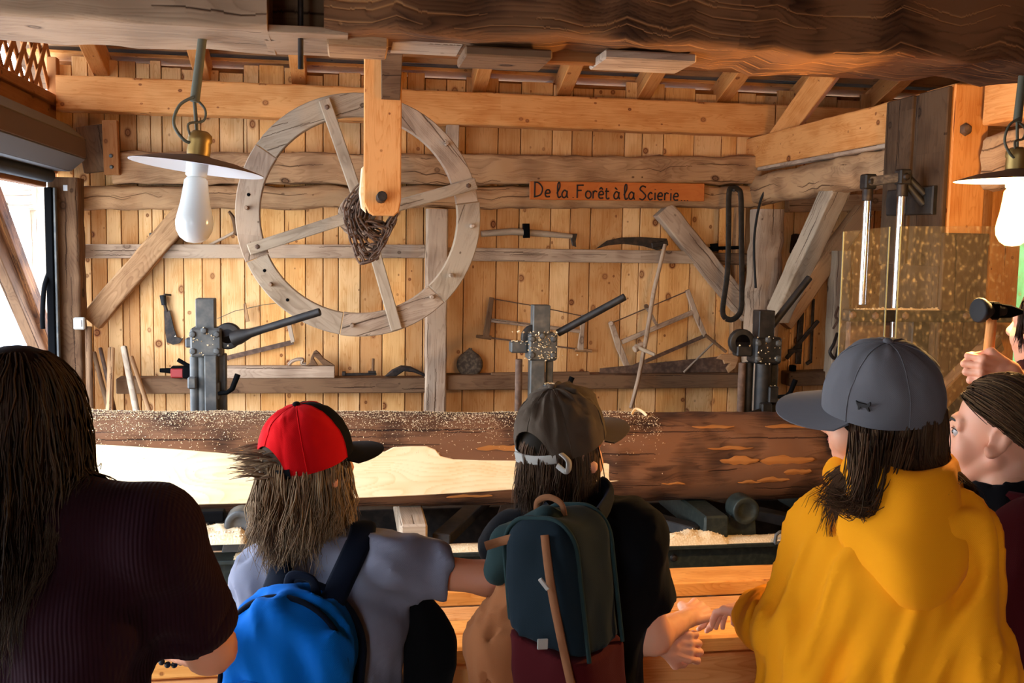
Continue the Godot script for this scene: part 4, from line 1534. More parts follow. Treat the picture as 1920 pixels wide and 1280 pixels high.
	put("arm", flat_part([Vector3(1.483, 1.267, -5.55), Vector3(1.511, 1.277, -5.55), Vector3(1.556, 1.159, -5.55), Vector3(1.631, 0.982, -5.55), Vector3(1.603, 0.973, -5.55), Vector3(1.531, 1.122, -5.55)], -5.55, 0.024, 0.003, false), M.grey_wood, o)
	put("arm", flat_part([Vector3(1.938, 1.456, -5.55), Vector3(1.96, 1.466, -5.55), Vector3(2.01, 1.348, -5.55), Vector3(2.077, 1.201, -5.55), Vector3(2.055, 1.189, -5.55), Vector3(1.992, 1.31, -5.55)], -5.55, 0.024, 0.003, false), M.grey_wood, o)
	put("stretcher", bar_part(Vector3(1.565, 1.156, -5.55), Vector3(2.004, 1.339, -5.55), 0.022, 0.026), M.grey_wood, o)
	put("blade", bar_part(Vector3(1.602, 0.998, -5.55), Vector3(2.068, 1.195, -5.55), 0.004, 0.022, 0.001), M.rust, o)
	put("toggle", flat_part([Vector3(1.693, 1.361, -5.55), Vector3(1.712, 1.37, -5.55), Vector3(1.78, 1.253, -5.55), Vector3(1.768, 1.244, -5.55)], -5.54, 0.008, 0.001), M.grey_wood, o)
	put("knob", rod_part(Vector3(1.501, 1.263, -5.57), Vector3(1.491, 1.266, -5.52), 0.013), M.grey_wood, o)
	put("knob", rod_part(Vector3(1.709, 1.363, -5.57), Vector3(1.697, 1.366, -5.52), 0.013), M.grey_dark, o)
	st = start()
	tube(st, [Vector3(1.505, 1.267, -5.55), Vector3(1.706, 1.352, -5.55), Vector3(1.954, 1.456, -5.55)], 0.0035, 5)
	put("cord", st, M.rust, o)
	# hand saw on the ledge
	o = thing("hand_saw", "broad rusty hand saw with a shaped wooden handle, standing on the right ledge rail", "saw")
	put("blade", flat_part([Vector3(1.429, 1.008, -5.52), Vector3(2.139, 1.076, -5.52), Vector3(2.245, 1.066, -5.52), Vector3(2.209, 0.984, -5.52), Vector3(1.429, 0.977, -5.52)], -5.515, 0.004, 0.001), M.rust, o)
	put("handle", flat_part([Vector3(2.126, 1.065, -5.5), Vector3(2.151, 1.09, -5.5), Vector3(2.236, 1.094, -5.5), Vector3(2.26, 1.065, -5.5), Vector3(2.239, 1.009, -5.5), Vector3(2.201, 0.981, -5.5), Vector3(2.187, 1.009, -5.5), Vector3(2.208, 1.04, -5.5), Vector3(2.173, 1.034, -5.5), Vector3(2.165, 1.056, -5.5)], -5.505, 0.024, 0.003), M.grey_brown, o)
	# thin stick and strap below the big saw
	single("thin_stick", rod_part(Vector3(1.927, 0.985, -5.5), Vector3(2.13, 1.168, -5.54), 0.006), M.grey_pale, "thin pale stick leaning in front of the hand saw blade", "stick")
	single("curved_stick", rod_part(Vector3(2.06, 1.203, -5.53), Vector3(2.183, 1.103, -5.5), 0.009), M.grey_dark, "short dark stick between the big frame saw and the hand saw handle", "stick")
	# flat bars on the ledge
	single("flat_bar", bar_part(Vector3(0.798, 0.976, -5.5), Vector3(1.365, 0.98, -5.5), 0.03, 0.022), M.grey_dark, "long flat dark bar lying on the ledge behind the middle log stand", "bar")
	# strap loop hanging on the right
	st = start()
	var loop := [Vector3(2.093, 1.313, -5.3), Vector3(2.072, 1.364, -5.3), Vector3(2.092, 1.573, -5.3), Vector3(2.089, 1.809, -5.3), Vector3(2.084, 2.009, -5.3), Vector3(2.105, 2.036, -5.3), Vector3(2.136, 2.031, -5.3), Vector3(2.154, 1.993, -5.3), Vector3(2.164, 1.811, -5.3), Vector3(2.178, 1.544, -5.3), Vector3(2.182, 1.38, -5.3), Vector3(2.162, 1.329, -5.3), Vector3(2.128, 1.307, -5.3), Vector3(2.093, 1.313, -5.3)]
	tube(st, curve_points(loop, 5), 0.016, 8, true, 0.22, Vector3.BACK)
	o = tag(put("iron_strap", st, M.machine_dark), "long looped dark metal strap hanging from the lower wall log near the corner post", "strap")
	put("hook", rod_part(Vector3(2.191, 2.037, -5.5), Vector3(2.1, 2.025, -5.27), 0.008), M.iron, o)
	st = start()
	box(st, Vector3(2.086, 1.836, -5.295), Vector3(0.022, 0.014, 0.02), Basis(Vector3.BACK, 0.3), 0.003)
	put("rivet_joint", st, M.machine_dark, o)
	# black clamp on the middle rail
	o = thing("iron_clamp", "small black iron clamp lying on the middle rail right of the diagonal brace", "clamp")
	put("bar", bar_part(Vector3(2.042, 1.702, -5.53), Vector3(2.249, 1.712, -5.53), 0.02, 0.02), M.black, o)
	put("jaw", flat_part([Vector3(2.072, 1.73, -5.52), Vector3(2.114, 1.734, -5.52), Vector3(2.119, 1.688, -5.52), Vector3(2.077, 1.684, -5.52)], -5.525, 0.03, 0.003), M.black, o)
	# bottle jack on the left ledge
	o = thing("bottle_jack", "red and black hydraulic jack lying on the left ledge rail beside the log stand", "jack")
	put("body", span_box(Vector3(-0.925, 0.968, -5.52), Vector3(Vector3(-0.859, 1.019, -5.52).x, Vector3(-0.859, 1.019, -5.52).y, -5.46), 0.006), M.jack_red, o)
	put("ram", rod_part(Vector3(-0.983, 1.006, -5.49), Vector3(-0.917, 1.003, -5.49), 0.011, 0.016), M.black, o)
	put("base", span_box(Vector3(-0.862, 0.967, -5.52), Vector3(Vector3(-0.823, 1.025, -5.52).x, Vector3(-0.823, 1.025, -5.52).y, -5.45), 0.006), M.black, o)
	put("lever", rod_part(Vector3(-0.89, 1.064, -5.48), Vector3(-0.823, 1.024, -5.48), 0.011), M.black, o)
	put("top_plate", span_box(Vector3(-0.922, 1.019, -5.52), Vector3(Vector3(-0.828, 1.028, -5.52).x, Vector3(-0.828, 1.028, -5.52).y, -5.46), 0.003), M.black, o)
	# poles leaning in the left corner
	for p in [
		[Vector3(-1.153, 1.136, -5.44), Vector3(-1.033, 0.754, -5.2), 0.017, "grey_pale", "pale broom handle leaning in the left corner, rightmost of the leaning poles"],
		[Vector3(-1.129, 1.079, -5.5), Vector3(-0.988, 0.727, -5.35), 0.012, "grey_brown", "thin brown pole leaning behind the pale broom handle"],
		[Vector3(-1.219, 1.128, -5.46), Vector3(-1.192, 0.747, -5.25), 0.018, "grey_brown", "grey-brown pole leaning upright in the left corner beside the pale broom handle"],
		[Vector3(-1.307, 1.106, -5.46), Vector3(-1.179, 0.742, -5.28), 0.012, "grey_dark", "dark thin pole leaning to the right in the left corner"],
		[Vector3(-1.306, 1.248, -5.36), Vector3(-1.282, 0.747, -5.26), 0.018, "grey_dark", "grey upright handle standing below the white switch box"],
		[Vector3(-1.279, 1.126, -5.48), Vector3(-1.157, 0.738, -5.3), 0.01, "rust", "rusty thin rod leaning among the poles in the left corner"]]:
		single("leaning_pole", rod_part(p[0], p[1], p[2]), M[p[3]], p[4], "pole", "poles leaning in the left corner")
	# switch box
	st = start()
	box(st, Vector3(-1.339, 1.267, -5.32), Vector3(0.055, 0.062, 0.03), Basis(), 0.006)
	o = tag(put("switch_box", st, M.plastic_white), "small white switch box on the dark corner post", "switch")
	st = start()
	box(st, Vector3(-1.335, 1.269, -5.303), Vector3(0.02, 0.03, 0.008), Basis(), 0.002)
	put("rocker", st, M.enamel_white, o)
	st = start()
	box(st, Vector3(-1.033, 1.72, -5.585), Vector3(0.02, 0.026, 0.02), Basis(), 0.004)
	single("wall_clip", st, M.machine, "tiny grey metal clip on the boards left of the bulb", "clip")
	# tools in the bay beyond the corner post
	o = thing("cant_hook", "dark iron cant hook with crossed bars hanging in the bay beyond the corner post", "hook")
	put("shaft", bar_part(Vector3(2.637, 1.387, -5.5), Vector3(2.63, 1.033, -5.5), 0.02, 0.034), M.iron, o)
	put("arm", bar_part(Vector3(2.736, 1.292, -5.48), Vector3(2.546, 1.067, -5.48), 0.018, 0.022), M.iron, o)
	put("cross_piece", bar_part(Vector3(2.552, 1.112, -5.47), Vector3(2.635, 1.119, -5.47), 0.02, 0.022), M.iron, o)
	o = thing("iron_bar", "slim dark iron bar hanging right of the cant hook in the far bay", "bar")
	put("bar", bar_part(Vector3(2.724, 1.418, -5.53), Vector3(2.725, 1.036, -5.53), 0.014, 0.016), M.iron, o)
	put("foot", rod_part(Vector3(2.728, 1.049, -5.53), Vector3(2.699, 1.03, -5.53), 0.012), M.iron, o)
	st = start()
	box(st, Vector3(2.598, 1.008, -5.5), Vector3(0.03, 0.036, 0.04), Basis(), 0.003)
	single("small_block", st, M.black, "small black block on the short ledge beyond the corner post", "block")
	st = start()
	box(st, Vector3(2.617, 1.737, -5.55), Vector3(0.07, 0.12, 0.06), Basis(Vector3.BACK, -0.08), 0.01)
	single("leather_pouch", st, M.iron, "dark leather pouch hanging high between corner post and pale brace", "pouch")
	st = start()
	tube(st, curve_points([Vector3(2.807, 1.38, -5.38), Vector3(2.78, 1.328, -5.36), Vector3(2.797, 1.304, -5.36), Vector3(2.77, 1.254, -5.36)], 5), 0.007, 6)
	single("twisted_wire", st, M.rust, "small dark twisted wire hanging on the pale slim post", "wire")
	st = start()
	tube(st, curve_points([Vector3(2.808, 1.225, -5.38), Vector3(2.768, 1.166, -5.34), Vector3(2.747, 1.12, -5.34), Vector3(2.782, 1.083, -5.34), Vector3(2.809, 1.149, -5.36)], 5), 0.01, 6)
	single("bent_hook", st, M.iron, "dark bent hook hanging low on the pale slim post", "hook")
	# cable along the corner post
	st = start()
	tube(st, curve_points([Vector3(2.305, 2.044, -5.3), Vector3(2.276, 1.962, -5.32), Vector3(2.25, 1.754, -5.32), Vector3(2.271, 1.485, -5.32)], 6), 0.007, 6)
	single("wall_cable", st, M.rubber, "thin dark cable running down the crooked corner post", "cable")


# ---------------------------------------------------------------- log, carriage, stands and boards

func build_machine() -> void:
	build_log()
	build_stand(Vector3(-0.579, 1.275, -4.28), "left grey steel log stand with a long black lever, before the billhook", "left", Vector3(-0.111, 1.41, -4.16))
	build_stand(Vector3(0.835, 1.259, -4.28), "middle grey steel log stand with caked sawdust and a raised lever", "middle", Vector3(1.182, 1.484, -4.16))
	build_stand(Vector3(1.872, 1.243, -4.28), "right dark steel log stand standing before the crooked corner post", "right", Vector3(2.095, 1.574, -4.3))
	build_carriage()


func build_log() -> void:
	var o := thing("log", "long spruce log with brown bark and a pale freshly sawn face, lying on the carriage", "log")
	var a := Vector3(-1.6, 0.858, -3.92)
	var b := Vector3(2.15, 0.828, -3.92)
	var noise := FastNoiseLite.new()
	noise.seed = 12
	noise.frequency = 1.0
	noise.fractal_octaves = 4
	var rows := []
	var n := 140
	for i in n + 1:
		var f := float(i) / n
		var c := a.lerp(b, f)
		var r := lerpf(0.197, 0.175, f)
		var row := PackedVector3Array()
		for j in 56:
			var t := TAU * j / 56
			var d := noise.get_noise_3d(c.x * 1.3, cos(t) * 1.2, sin(t) * 1.2) * 0.012 + noise.get_noise_3d(c.x * 7.0, cos(t) * 7, sin(t) * 7) * 0.006
			var p := Vector3(c.x, c.y + sin(t) * (r + d), c.z + cos(t) * (r + d))
			var cut := lerpf(0.150, 0.165, clampf((p.x + 0.9) / 2.4, 0, 1))
			p.z = minf(p.z, c.z + cut + maxf(0.0, (c.x - 1.0)) * 0.3)
			row.append(p)
		rows.append(row)
	var st := start()
	skin(st, rows, true, true)
	put("bark", st, M.bark, o)
	# sawn face: a thin slip with the wavy outline that the saw left
	var z := -3.762
	var top := [Vector3(-1.01, 0.954, -3.765), Vector3(-0.79, 0.939, -3.765), Vector3(-0.622, 0.925, -3.765), Vector3(-0.393, 0.901, -3.765), Vector3(-0.18, 0.902, -3.765), Vector3(0.098, 0.901, -3.765), Vector3(0.143, 0.905, -3.765), Vector3(0.173, 0.921, -3.765), Vector3(0.24, 0.924, -3.765), Vector3(0.301, 0.923, -3.765), Vector3(0.334, 0.91, -3.765), Vector3(0.355, 0.884, -3.765), Vector3(0.404, 0.871, -3.765), Vector3(0.508, 0.865, -3.765), Vector3(0.686, 0.86, -3.765), Vector3(0.932, 0.849, -3.765), Vector3(1.15, 0.839, -3.765), Vector3(1.305, 0.832, -3.765), Vector3(1.364, 0.822, -3.765)]
	var low := [Vector3(1.333, 0.803, -3.765), Vector3(1.218, 0.788, -3.765), Vector3(1.043, 0.77, -3.765), Vector3(0.72, 0.751, -3.765), Vector3(0.51, 0.741, -3.765), Vector3(0.262, 0.732, -3.765), Vector3(0.079, 0.728, -3.765), Vector3(-0.101, 0.724, -3.765), Vector3(-0.337, 0.715, -3.765), Vector3(-0.605, 0.716, -3.765), Vector3(-0.794, 0.721, -3.765), Vector3(-1.015, 0.73, -3.765)]
	var at := Vector3(0, 0.85, -3.766)
	st = start()
	slab(st, at, Basis(Vector3.UP, -0.006), poly_px(at, top + low), 0.016, 0.003)
	put("sawn_face", st, M.fresh, o)
	# flakes where the bark has come off
	var spots := [[Vector3(1.557, 0.85, -3.75), 0.085, 0.018], [Vector3(1.761, 0.847, -3.745), 0.12, 0.02], [Vector3(1.809, 0.798, -3.745), 0.06, 0.016], [Vector3(1.609, 0.756, -3.755), 0.05, 0.01], [Vector3(1.709, 0.764, -3.75), 0.07, 0.014], [Vector3(1.287, 0.757, -3.77), 0.05, 0.008], [Vector3(1.81, 0.975, -3.85), 0.12, 0.012], [Vector3(0.591, 0.914, -3.765), 0.1, 0.014], [Vector3(-0.336, 0.919, -3.77), 0.06, 0.008], [Vector3(0.47, 0.719, -3.78), 0.09, 0.012], [Vector3(0.747, 0.699, -3.79), 0.06, 0.008], [Vector3(1.466, 0.977, -3.85), 0.09, 0.01], [Vector3(0.098, 0.922, -3.765), 0.04, 0.006], [Vector3(1.52, 0.899, -3.745), 0.1, 0.008]]
	for s in spots:
		var p: Vector3 = s[0]
		var f := (p.x - a.x) / (b.x - a.x)
		var c := a.lerp(b, f)
		var r := lerpf(0.197, 0.175, f) + 0.004
		var t0 := asin(clampf((p.y - c.y) / r, -0.98, 0.98))
		var rws := []
		for i in 25:
			var g := i / 24.0 * 2 - 1
			var row := PackedVector3Array()
			var hw: float = (s[2] as float) / r * sqrt(maxf(0.003, 1 - g * g)) * (0.85 + 0.18 * sin(g * 4 + p.x * 9) + 0.12 * sin(g * 11 + p.x * 23))
			for j in 7:
				var t := t0 + hw * (j / 6.0 * 2 - 1) + 0.012 * sin(g * 5.0 + p.x * 5)
				var rr := r + 0.003 - 0.004 * absf(j / 3.0 - 1.0)
				row.append(Vector3(p.x + g * (s[1] as float), c.y + sin(t) * rr, minf(c.z + cos(t) * rr, c.z + 0.1675 + maxf(0.0, c.x - 1.0) * 0.3)))
			rws.append(row)
		st = start()
		skin(st, rws, false, false, Vector3(0, 0.3, 1))
		put("bare_patch", st, M.peeled, o)
	# sawdust lying on top of the log
	st = start()
	var drng := RandomNumberGenerator.new()
	drng.seed = 5
	for k in 15000:
		var x := drng.randf_range(-1.1, 1.25)
		if drng.randf() > 1.05 - (x + 1.1) * 0.16:
			continue
		var f := (x - a.x) / (b.x - a.x)
		var c := a.lerp(b, f)
		var r := lerpf(0.197, 0.175, f)
		var t := PI / 2 + drng.randfn(-0.2, 0.42)
		var d := noise.get_noise_3d(x * 1.3, cos(t) * 1.2, sin(t) * 1.2) * 0.012 + noise.get_noise_3d(x * 7.0, cos(t) * 7, sin(t) * 7) * 0.006
		var p := Vector3(x, c.y + sin(t) * (r + d), c.z + cos(t) * (r + d))
		crumb(st, p, drng.randf_range(0.0012, 0.003), drng)
	var dust := put("sawdust", st, M.sawdust, o)
	dust.set_meta("kind", "stuff")
	# shavings
	for p in [Vector3(1.176, 1.016, -3.9), Vector3(-0.183, 1.004, -3.85), Vector3(0.988, 0.999, -3.83)]:
		st = start()
		tube(st, curve_points([(p as Vector3) + Vector3(-0.03, 0.0, 0.01), (p as Vector3) + Vector3(-0.01, 0.02, 0.0), (p as Vector3) + Vector3(0.015, 0.012, 0.01), (p as Vector3) + Vector3(0.03, -0.004, 0.02)], 4), 0.003, 6, true, 2.5)
		put("shaving", st, M.fresh, o)


func crumb(st: SurfaceTool, p: Vector3, s: float, r: RandomNumberGenerator) -> void:
	var b := Basis(Vector3(r.randf() - 0.5, r.randf() - 0.5, r.randf() - 0.5).normalized(), r.randf() * 6.0)
	var v := [b * Vector3(s, 0, -s * 0.6), b * Vector3(-s, 0, -s * 0.6), b * Vector3(0, 0, s), b * Vector3(0, s, 0)]
	for k in [[0, 1, 3], [1, 2, 3], [2, 0, 3]]:
		var n: Vector3 = (v[k[0]] + v[k[1]] + v[k[2]])
		tri(st, p + v[k[0]], p + v[k[1]], p + v[k[2]], n.normalized())


# a heap or drift of sawdust: an uneven mound over a rectangle
func drift(c: Vector3, sx: float, sz: float, h: float, seed_: int, crumbs := 200) -> SurfaceTool:
	var noise := FastNoiseLite.new()
	noise.seed = seed_
	noise.frequency = 1.0
	noise.fractal_octaves = 4
	var r := RandomNumberGenerator.new()
	r.seed = seed_
	var st := start()
	var nx := maxi(6, int(sx / 0.012))
	var nz := maxi(6, int(sz / 0.012))
	nx = mini(nx, 160)
	nz = mini(nz, 40)
	var rows := []
	for i in nx + 1:
		var row := PackedVector3Array()
		for j in nz + 1:
			var u := float(i) / nx * 2 - 1
			var v := float(j) / nz * 2 - 1
			var e := clampf((1 - pow(absf(u), 4)) * (1 - v * v), 0, 1)
			var y := h * sqrt(e) * (0.8 + 0.35 * noise.get_noise_2d(u * sx * 6, v * sz * 6)) + noise.get_noise_2d(u * sx * 60, v * sz * 60) * 0.004 * e
			row.append(c + Vector3(u * sx / 2, maxf(y, -0.002), v * sz / 2))
		rows.append(row)
	skin(st, rows, false, false, Vector3.UP)
	for k in crumbs:
		var u := r.randf_range(-1, 1)
		var v := r.randf_range(-1, 1)
		var row: PackedVector3Array = rows[int((u + 1) / 2 * nx)]
		crumb(st, row[int((v + 1) / 2 * nz)], r.randf_range(0.002, 0.005), r)
	return st


func build_stand(c: Vector3, label: String, kind: String, tip: Vector3) -> void:
	var o := thing("log_stand", label, "log stand", "")
	var m: String = "machine" if kind != "right" else "machine_dark"
	var base := 0.56
	var st := start()
	var u := Vector3.UP
	# head: square bar through a bolted clamp block
	box(st, c + Vector3(0.0, 0.10, 0.0), Vector3(0.075, 0.16, 0.075), Basis(), 0.003)
	put("square_bar", st, M[m], o)
	st = start()
	box(st, c + Vector3(0.005, 0.0, 0.005), Vector3(0.125, 0.12, 0.11), Basis(), 0.008)
	var h := put("clamp_block", st, M[m], o)
	for p in [Vector3(-0.045, 0.035, 0.06), Vector3(0.05, 0.035, 0.06), Vector3(-0.045, -0.035, 0.06), Vector3(0.05, -0.035, 0.06), Vector3(0.0, 0.05, 0.06)]:
		st = start()
		bolt(st, c + p, Vector3.BACK, 0.012)
		put("bolt", st, M.machine, h)
	st = start()
	if kind == "left":
		box(st, c + Vector3(-0.068, -0.005, -0.005), Vector3(0.03, 0.04, 0.05), Basis(), 0.006)
	else:
		box(st, c + Vector3(-0.095, -0.005, -0.005), Vector3(0.075, 0.05, 0.06), Basis(), 0.006)
	put("side_lug", st, M[m], o)
	# columns
	var cols := [[-0.045, 0.02, 0.02, "round"], [-0.012, 0.02, 0.022, "round"], [0.025, 0.05, 0.026, "square"], [0.06, 0.0, 0.022, "square"]]
	if kind == "middle":
		cols = [[-0.09, -0.01, 0.016, "round"], [-0.015, 0.01, 0.034, "square"], [0.045, 0.0, 0.016, "square"]]
	if kind == "right":
		cols = [[-0.095, 0.0, 0.017, "round"], [-0.055, -0.02, 0.022, "round"], [0.0, 0.015, 0.036, "round"], [0.055, 0.0, 0.018, "square"]]
	for k in cols:
		st = start()
		var x: float = k[0]
		if k[3] == "round":
			rod(st, Vector3(c.x + x, base, c.z + (k[1] as float)), c + Vector3(x, -0.06, k[1]), k[2], -1, 14)
		else:
			bar(st, Vector3(c.x + x, base, c.z + (k[1] as float)), c + Vector3(x, -0.05, k[1]), (k[2] as float) * 1.9, (k[2] as float) * 1.9, Vector3.BACK)
		put("column", st, M["rust" if k[3] == "round" and absf(x) > 0.08 else m], o)
	# eye of the lever and the lever itself
	st = start()
	var eye := c + Vector3(0.05 if kind != "right" else -0.03, 0.035, -0.035)
	if kind == "left":
		lathe(st, eye + Vector3(0.04, -0.01, 0.03), Vector3.BACK, [[0.03, 0.0], [0.05, 0.0], [0.055, 0.005], [0.055, 0.04], [0.05, 0.045], [0.03, 0.045]], 20)
	else:
		lathe(st, eye + Vector3(-0.075, 0.0, 0.02), Vector3.BACK, [[0.035, 0.0], [0.055, 0.0], [0.06, 0.005], [0.06, 0.03], [0.055, 0.035], [0.035, 0.035]], 20)
	put("lever_eye", st, M.machine_dark, o)
	st = start()
	var a := eye + Vector3(0.06, -0.02, 0.06) if kind == "left" else (eye + Vector3(0.03, 0.02, 0.03))
	if kind == "left":
		tube(st, [a, a.lerp(tip, 0.08), a.lerp(tip, 0.2), a.lerp(tip, 0.34), tip.lerp(a, 0.01), tip], [0.034, 0.032, 0.019, 0.0165, 0.0165, 0.015], 14)
	else:
		rod(st, a, tip, 0.017, 0.016, 14)
	put("lever", st, M.machine_dark, o)
	# lower dog with a bent crank
	var dog := c + Vector3(0.035, -0.2, 0.04)
	st = start()
	box(st, dog, Vector3(0.045, 0.075, 0.05), Basis(), 0.005)
	put("dog_block", st, M[m], o)
	st = start()
	var q := [dog + Vector3(0.02, -0.01, 0.02), dog + Vector3(0.055, -0.005, 0.03), dog + Vector3(0.075, 0.01, 0.03), dog + Vector3(0.098, 0.07, 0.03)]
	tube(st, q, [0.009, 0.009, 0.011, 0.012], 10)
	put("crank", st, M.black, o)
	if kind != "middle":
		st = start()
		if kind == "left":
			box(st, dog + Vector3(-0.085, 0.035, 0.02), Vector3(0.035, 0.05, 0.03), Basis(), 0.006)
		else:
			box(st, dog + Vector3(-0.04, -0.06, 0.03), Vector3(0.05, 0.05, 0.04), Basis(), 0.006)
			rod(st, dog + Vector3(-0.05, -0.065, 0.03), dog + Vector3(-0.13, -0.08, 0.05), 0.009)
		put("side_stop", st, M[m], o)
	# caked sawdust
	st = start()
	var r := RandomNumberGenerator.new()
	r.seed = label.length()
	for k in (220 if kind == "middle" else 40):
		var p := c + Vector3(r.randfn(0.0, 0.04), r.randf_range(-0.06, 0.07), 0.063)
		if r.randf() < 0.4:
			p = c + Vector3(r.randf_range(-0.13, 0.06), 0.06 if r.randf() < 0.3 else 0.022, r.randf_range(-0.02, 0.06))
		if r.randf() < 0.2:
			p = dog + Vector3(r.randf_range(-0.02, 0.02), 0.038, r.randf_range(-0.02, 0.02))
		crumb(st, p, r.randf_range(0.002, 0.006), r)
	put("sawdust", st, M.sawdust, o).set_meta("kind", "stuff")


func build_carriage() -> void:
	var st := start()
	var o: Node3D
	# long steel beams of the carriage
	o = thing("carriage_beam", "long dark green steel beam of the log carriage, its top covered with sawdust", "steel beam")
	var y := 0.56
	st = start()
	box(st, Vector3(1.2, y - 0.008, -3.62), Vector3(6.2, 0.016, 0.11), Basis(), 0.003, 0)
	put("flange", st, M.green_steel, o)
	st = start()
	box(st, Vector3(1.2, y - 0.085, -3.62), Vector3(6.2, 0.14, 0.02), Basis(), 0.003, 0)
	put("web", st, M.green_steel, o)
	st = start()
	box(st, Vector3(1.2, y - 0.155, -3.62), Vector3(6.2, 0.016, 0.11), Basis(), 0.003, 0)
	put("flange", st, M.green_steel, o)
	for k in 9:
		st = start()
		bolt(st, Vector3(-1.0 + k * 0.45, y - 0.06, -3.61), Vector3.BACK, 0.012)
		put("bolt", st, M.iron, o)
	for k in 6:
		st = start()
		box(st, Vector3(-1.3 + k * 1.05, 0.345, -3.62), Vector3(0.16, 0.09, 0.2), Basis(), 0.006)
		put("foot_block", st, M.grey_dark, o)
	o = thing("carriage_beam", "rear dark steel beam of the log carriage under the log stands", "steel beam")
	st = start()
	box(st, Vector3(1.2, y - 0.085, -4.28), Vector3(6.2, 0.16, 0.1), Basis(), 0.004, 0)
	put("web", st, M.machine_dark, o)
	for k in 6:
		st = start()
		box(st, Vector3(-1.3 + k * 1.05, 0.345, -4.28), Vector3(0.16, 0.09, 0.2), Basis(), 0.006)
		put("foot_block", st, M.grey_dark, o)
	# bolsters carrying the log
	for a in [[-0.65, "rust", "first bolster under the log, near the left end of the sawn face"], [0.245, "grey_pale", "whitish sawdust-covered bolster under the middle of the log, right of the red cap"], [1.42, "green_steel", "steel bolster under the right part of the log, left of the yellow hoodie"], [1.98, "green_steel", "steel bolster under the log end by the saw"]]:
		st = start()
		box(st, Vector3(a[0], 0.61, -3.9), Vector3(0.1, 0.1, 0.58), Basis(), 0.008, 2)
		o = tag(put("bolster", st, M[a[1]]), a[2], "bolster")
	for a in [[0.43, -0.16, "dark slanting cross member under the log, right of the whitish bolster"], [0.62, -0.1, "second dark slanting cross member under the middle of the log"], [1.24, 0.26, "dark slanting bar under the log, left of the round roller bracket"], [1.75, 0.3, "dark slanting bar under the log, right of the round roller bracket"]]:
		st = start()
		bar(st, Vector3(a[0] - a[1], 0.585, -4.24), Vector3(a[0] + a[1] * 0.5, 0.585, -3.66), 0.07, 0.045)
		single("cross_member", st, M.machine_dark, a[2], "cross member")
	# roller brackets
	for a in [[Vector3(-0.381, 0.661, -3.66), "machine", "grey round-faced roller bracket on the carriage beam, left of the fair-haired child"], [Vector3(1.544, 0.664, -3.66), "green_steel", "dark green round-faced roller bracket on the carriage beam, left of the yellow hoodie"], [Vector3(0.621, 0.631, -3.64), "machine_dark", "black half-round guard on the carriage beam beside the grey cap child"]]:
		var c: Vector3 = a[0]
		o = thing("roller_bracket", a[2], "bracket")
		st = start()
		lathe(st, c + Vector3(0, 0.01, -0.05), Vector3.BACK, [[0.0, 0.0], [0.05, 0.0], [0.055, 0.006], [0.055, 0.085], [0.05, 0.09], [0.034, 0.09], [0.03, 0.08], [0.0, 0.08]], 22)
		put("roller", st, M[a[1]], o)
		st = start()
		slab(st, Vector3(c.x, y, c.z - 0.02), Basis(), PackedVector2Array([Vector2(-0.07, 0.0), Vector2(0.065, 0.0), Vector2(0.05, c.y - y + 0.01), Vector2(-0.045, c.y - y + 0.02)]), 0.04, 0.005)
		put("bracket", st, M[a[1]], o)
	st = start()
	box(st, Vector3(-0.487, 0.701, -3.66), Vector3(0.1, 0.04, 0.05), Basis(), 0.005)
	box(st, Vector3(-0.482, 0.679, -3.66), Vector3(0.02, 0.03, 0.03), Basis(), 0.003)
	single("stop_plate", st, M.black, "small black stop plate under the log beside the dark sweater shoulder", "plate")
	o = thing("grab_handle", "flat grey steel loop handle on the green carriage beam left of the yellow sleeve", "handle")
	st = start()
	tube(st, [Vector3(1.636, 0.564, -3.55), Vector3(1.639, 0.596, -3.55), Vector3(1.653, 0.608, -3.55), Vector3(1.737, 0.612, -3.55), Vector3(1.825, 0.613, -3.55)], 0.007, 8)
	tube(st, [Vector3(1.636, 0.564, -3.55), Vector3(1.739, 0.569, -3.55), Vector3(1.827, 0.571, -3.55)], 0.007, 8)
	put("loop", st, M.machine, o)
	# sawdust drifts
	for a in [
		[Vector3(0.9, y, -3.62), 2.6, 0.09, 0.018, "sawdust drift on top of the green carriage beam"],
		[Vector3(1.33, y, -3.62), 0.26, 0.1, 0.05, "small heap of sawdust at the foot of the round roller bracket"],
		[Vector3(-0.464, 0.621, -3.62), 0.22, 0.12, 0.06, "pale heap of sawdust on the beam beside the dark sweater"],
		[Vector3(0.68, 0.598, -3.7), 0.16, 0.1, 0.06, "sawdust heap beside the black half-round guard"],
		[Vector3(0.9, DECK_Y, -3.42), 3.4, 0.3, 0.02, "layer of sawdust on the deck before the carriage"],
		[Vector3(0.9, DECK_Y, -2.78), 3.2, 0.3, 0.025, "layer of sawdust on the deck by the edge under the loose planks"]]:
		single("sawdust_pile", drift(a[0], a[1], a[2], a[3], int((a[1] as float) * 100), 260), M.sawdust, a[4], "sawdust", "", "stuff")
	# loose sawn planks on trestles between the carriage and the rail
	var zz := [[-3.33, -3.17, 0.555, 0.05, "new_plank", "sawn orange plank lying nearest the carriage, behind the visitors' rail"], [-3.02, -2.92, 0.56, 0.085, "honey", "second orange plank on edge, between the carriage plank and the visitors' rail"], [-2.72, -2.6, 0.525, 0.03, "fresh", "pale thin plank lying nearest the visitors' rail"]]
	for p in zz:
		st = start()
		box(st, Vector3(0.7, (p[2] as float) - (p[3] as float) / 2, ((p[0] as float) + (p[1] as float)) / 2), Vector3(4.2, p[3], (p[1] as float) - (p[0] as float)), Basis(Vector3.UP, rng.randf_range(-0.006, 0.006)), 0.004, 0)
		timber("sawn_plank", st, p[4], p[5], "plank", "")
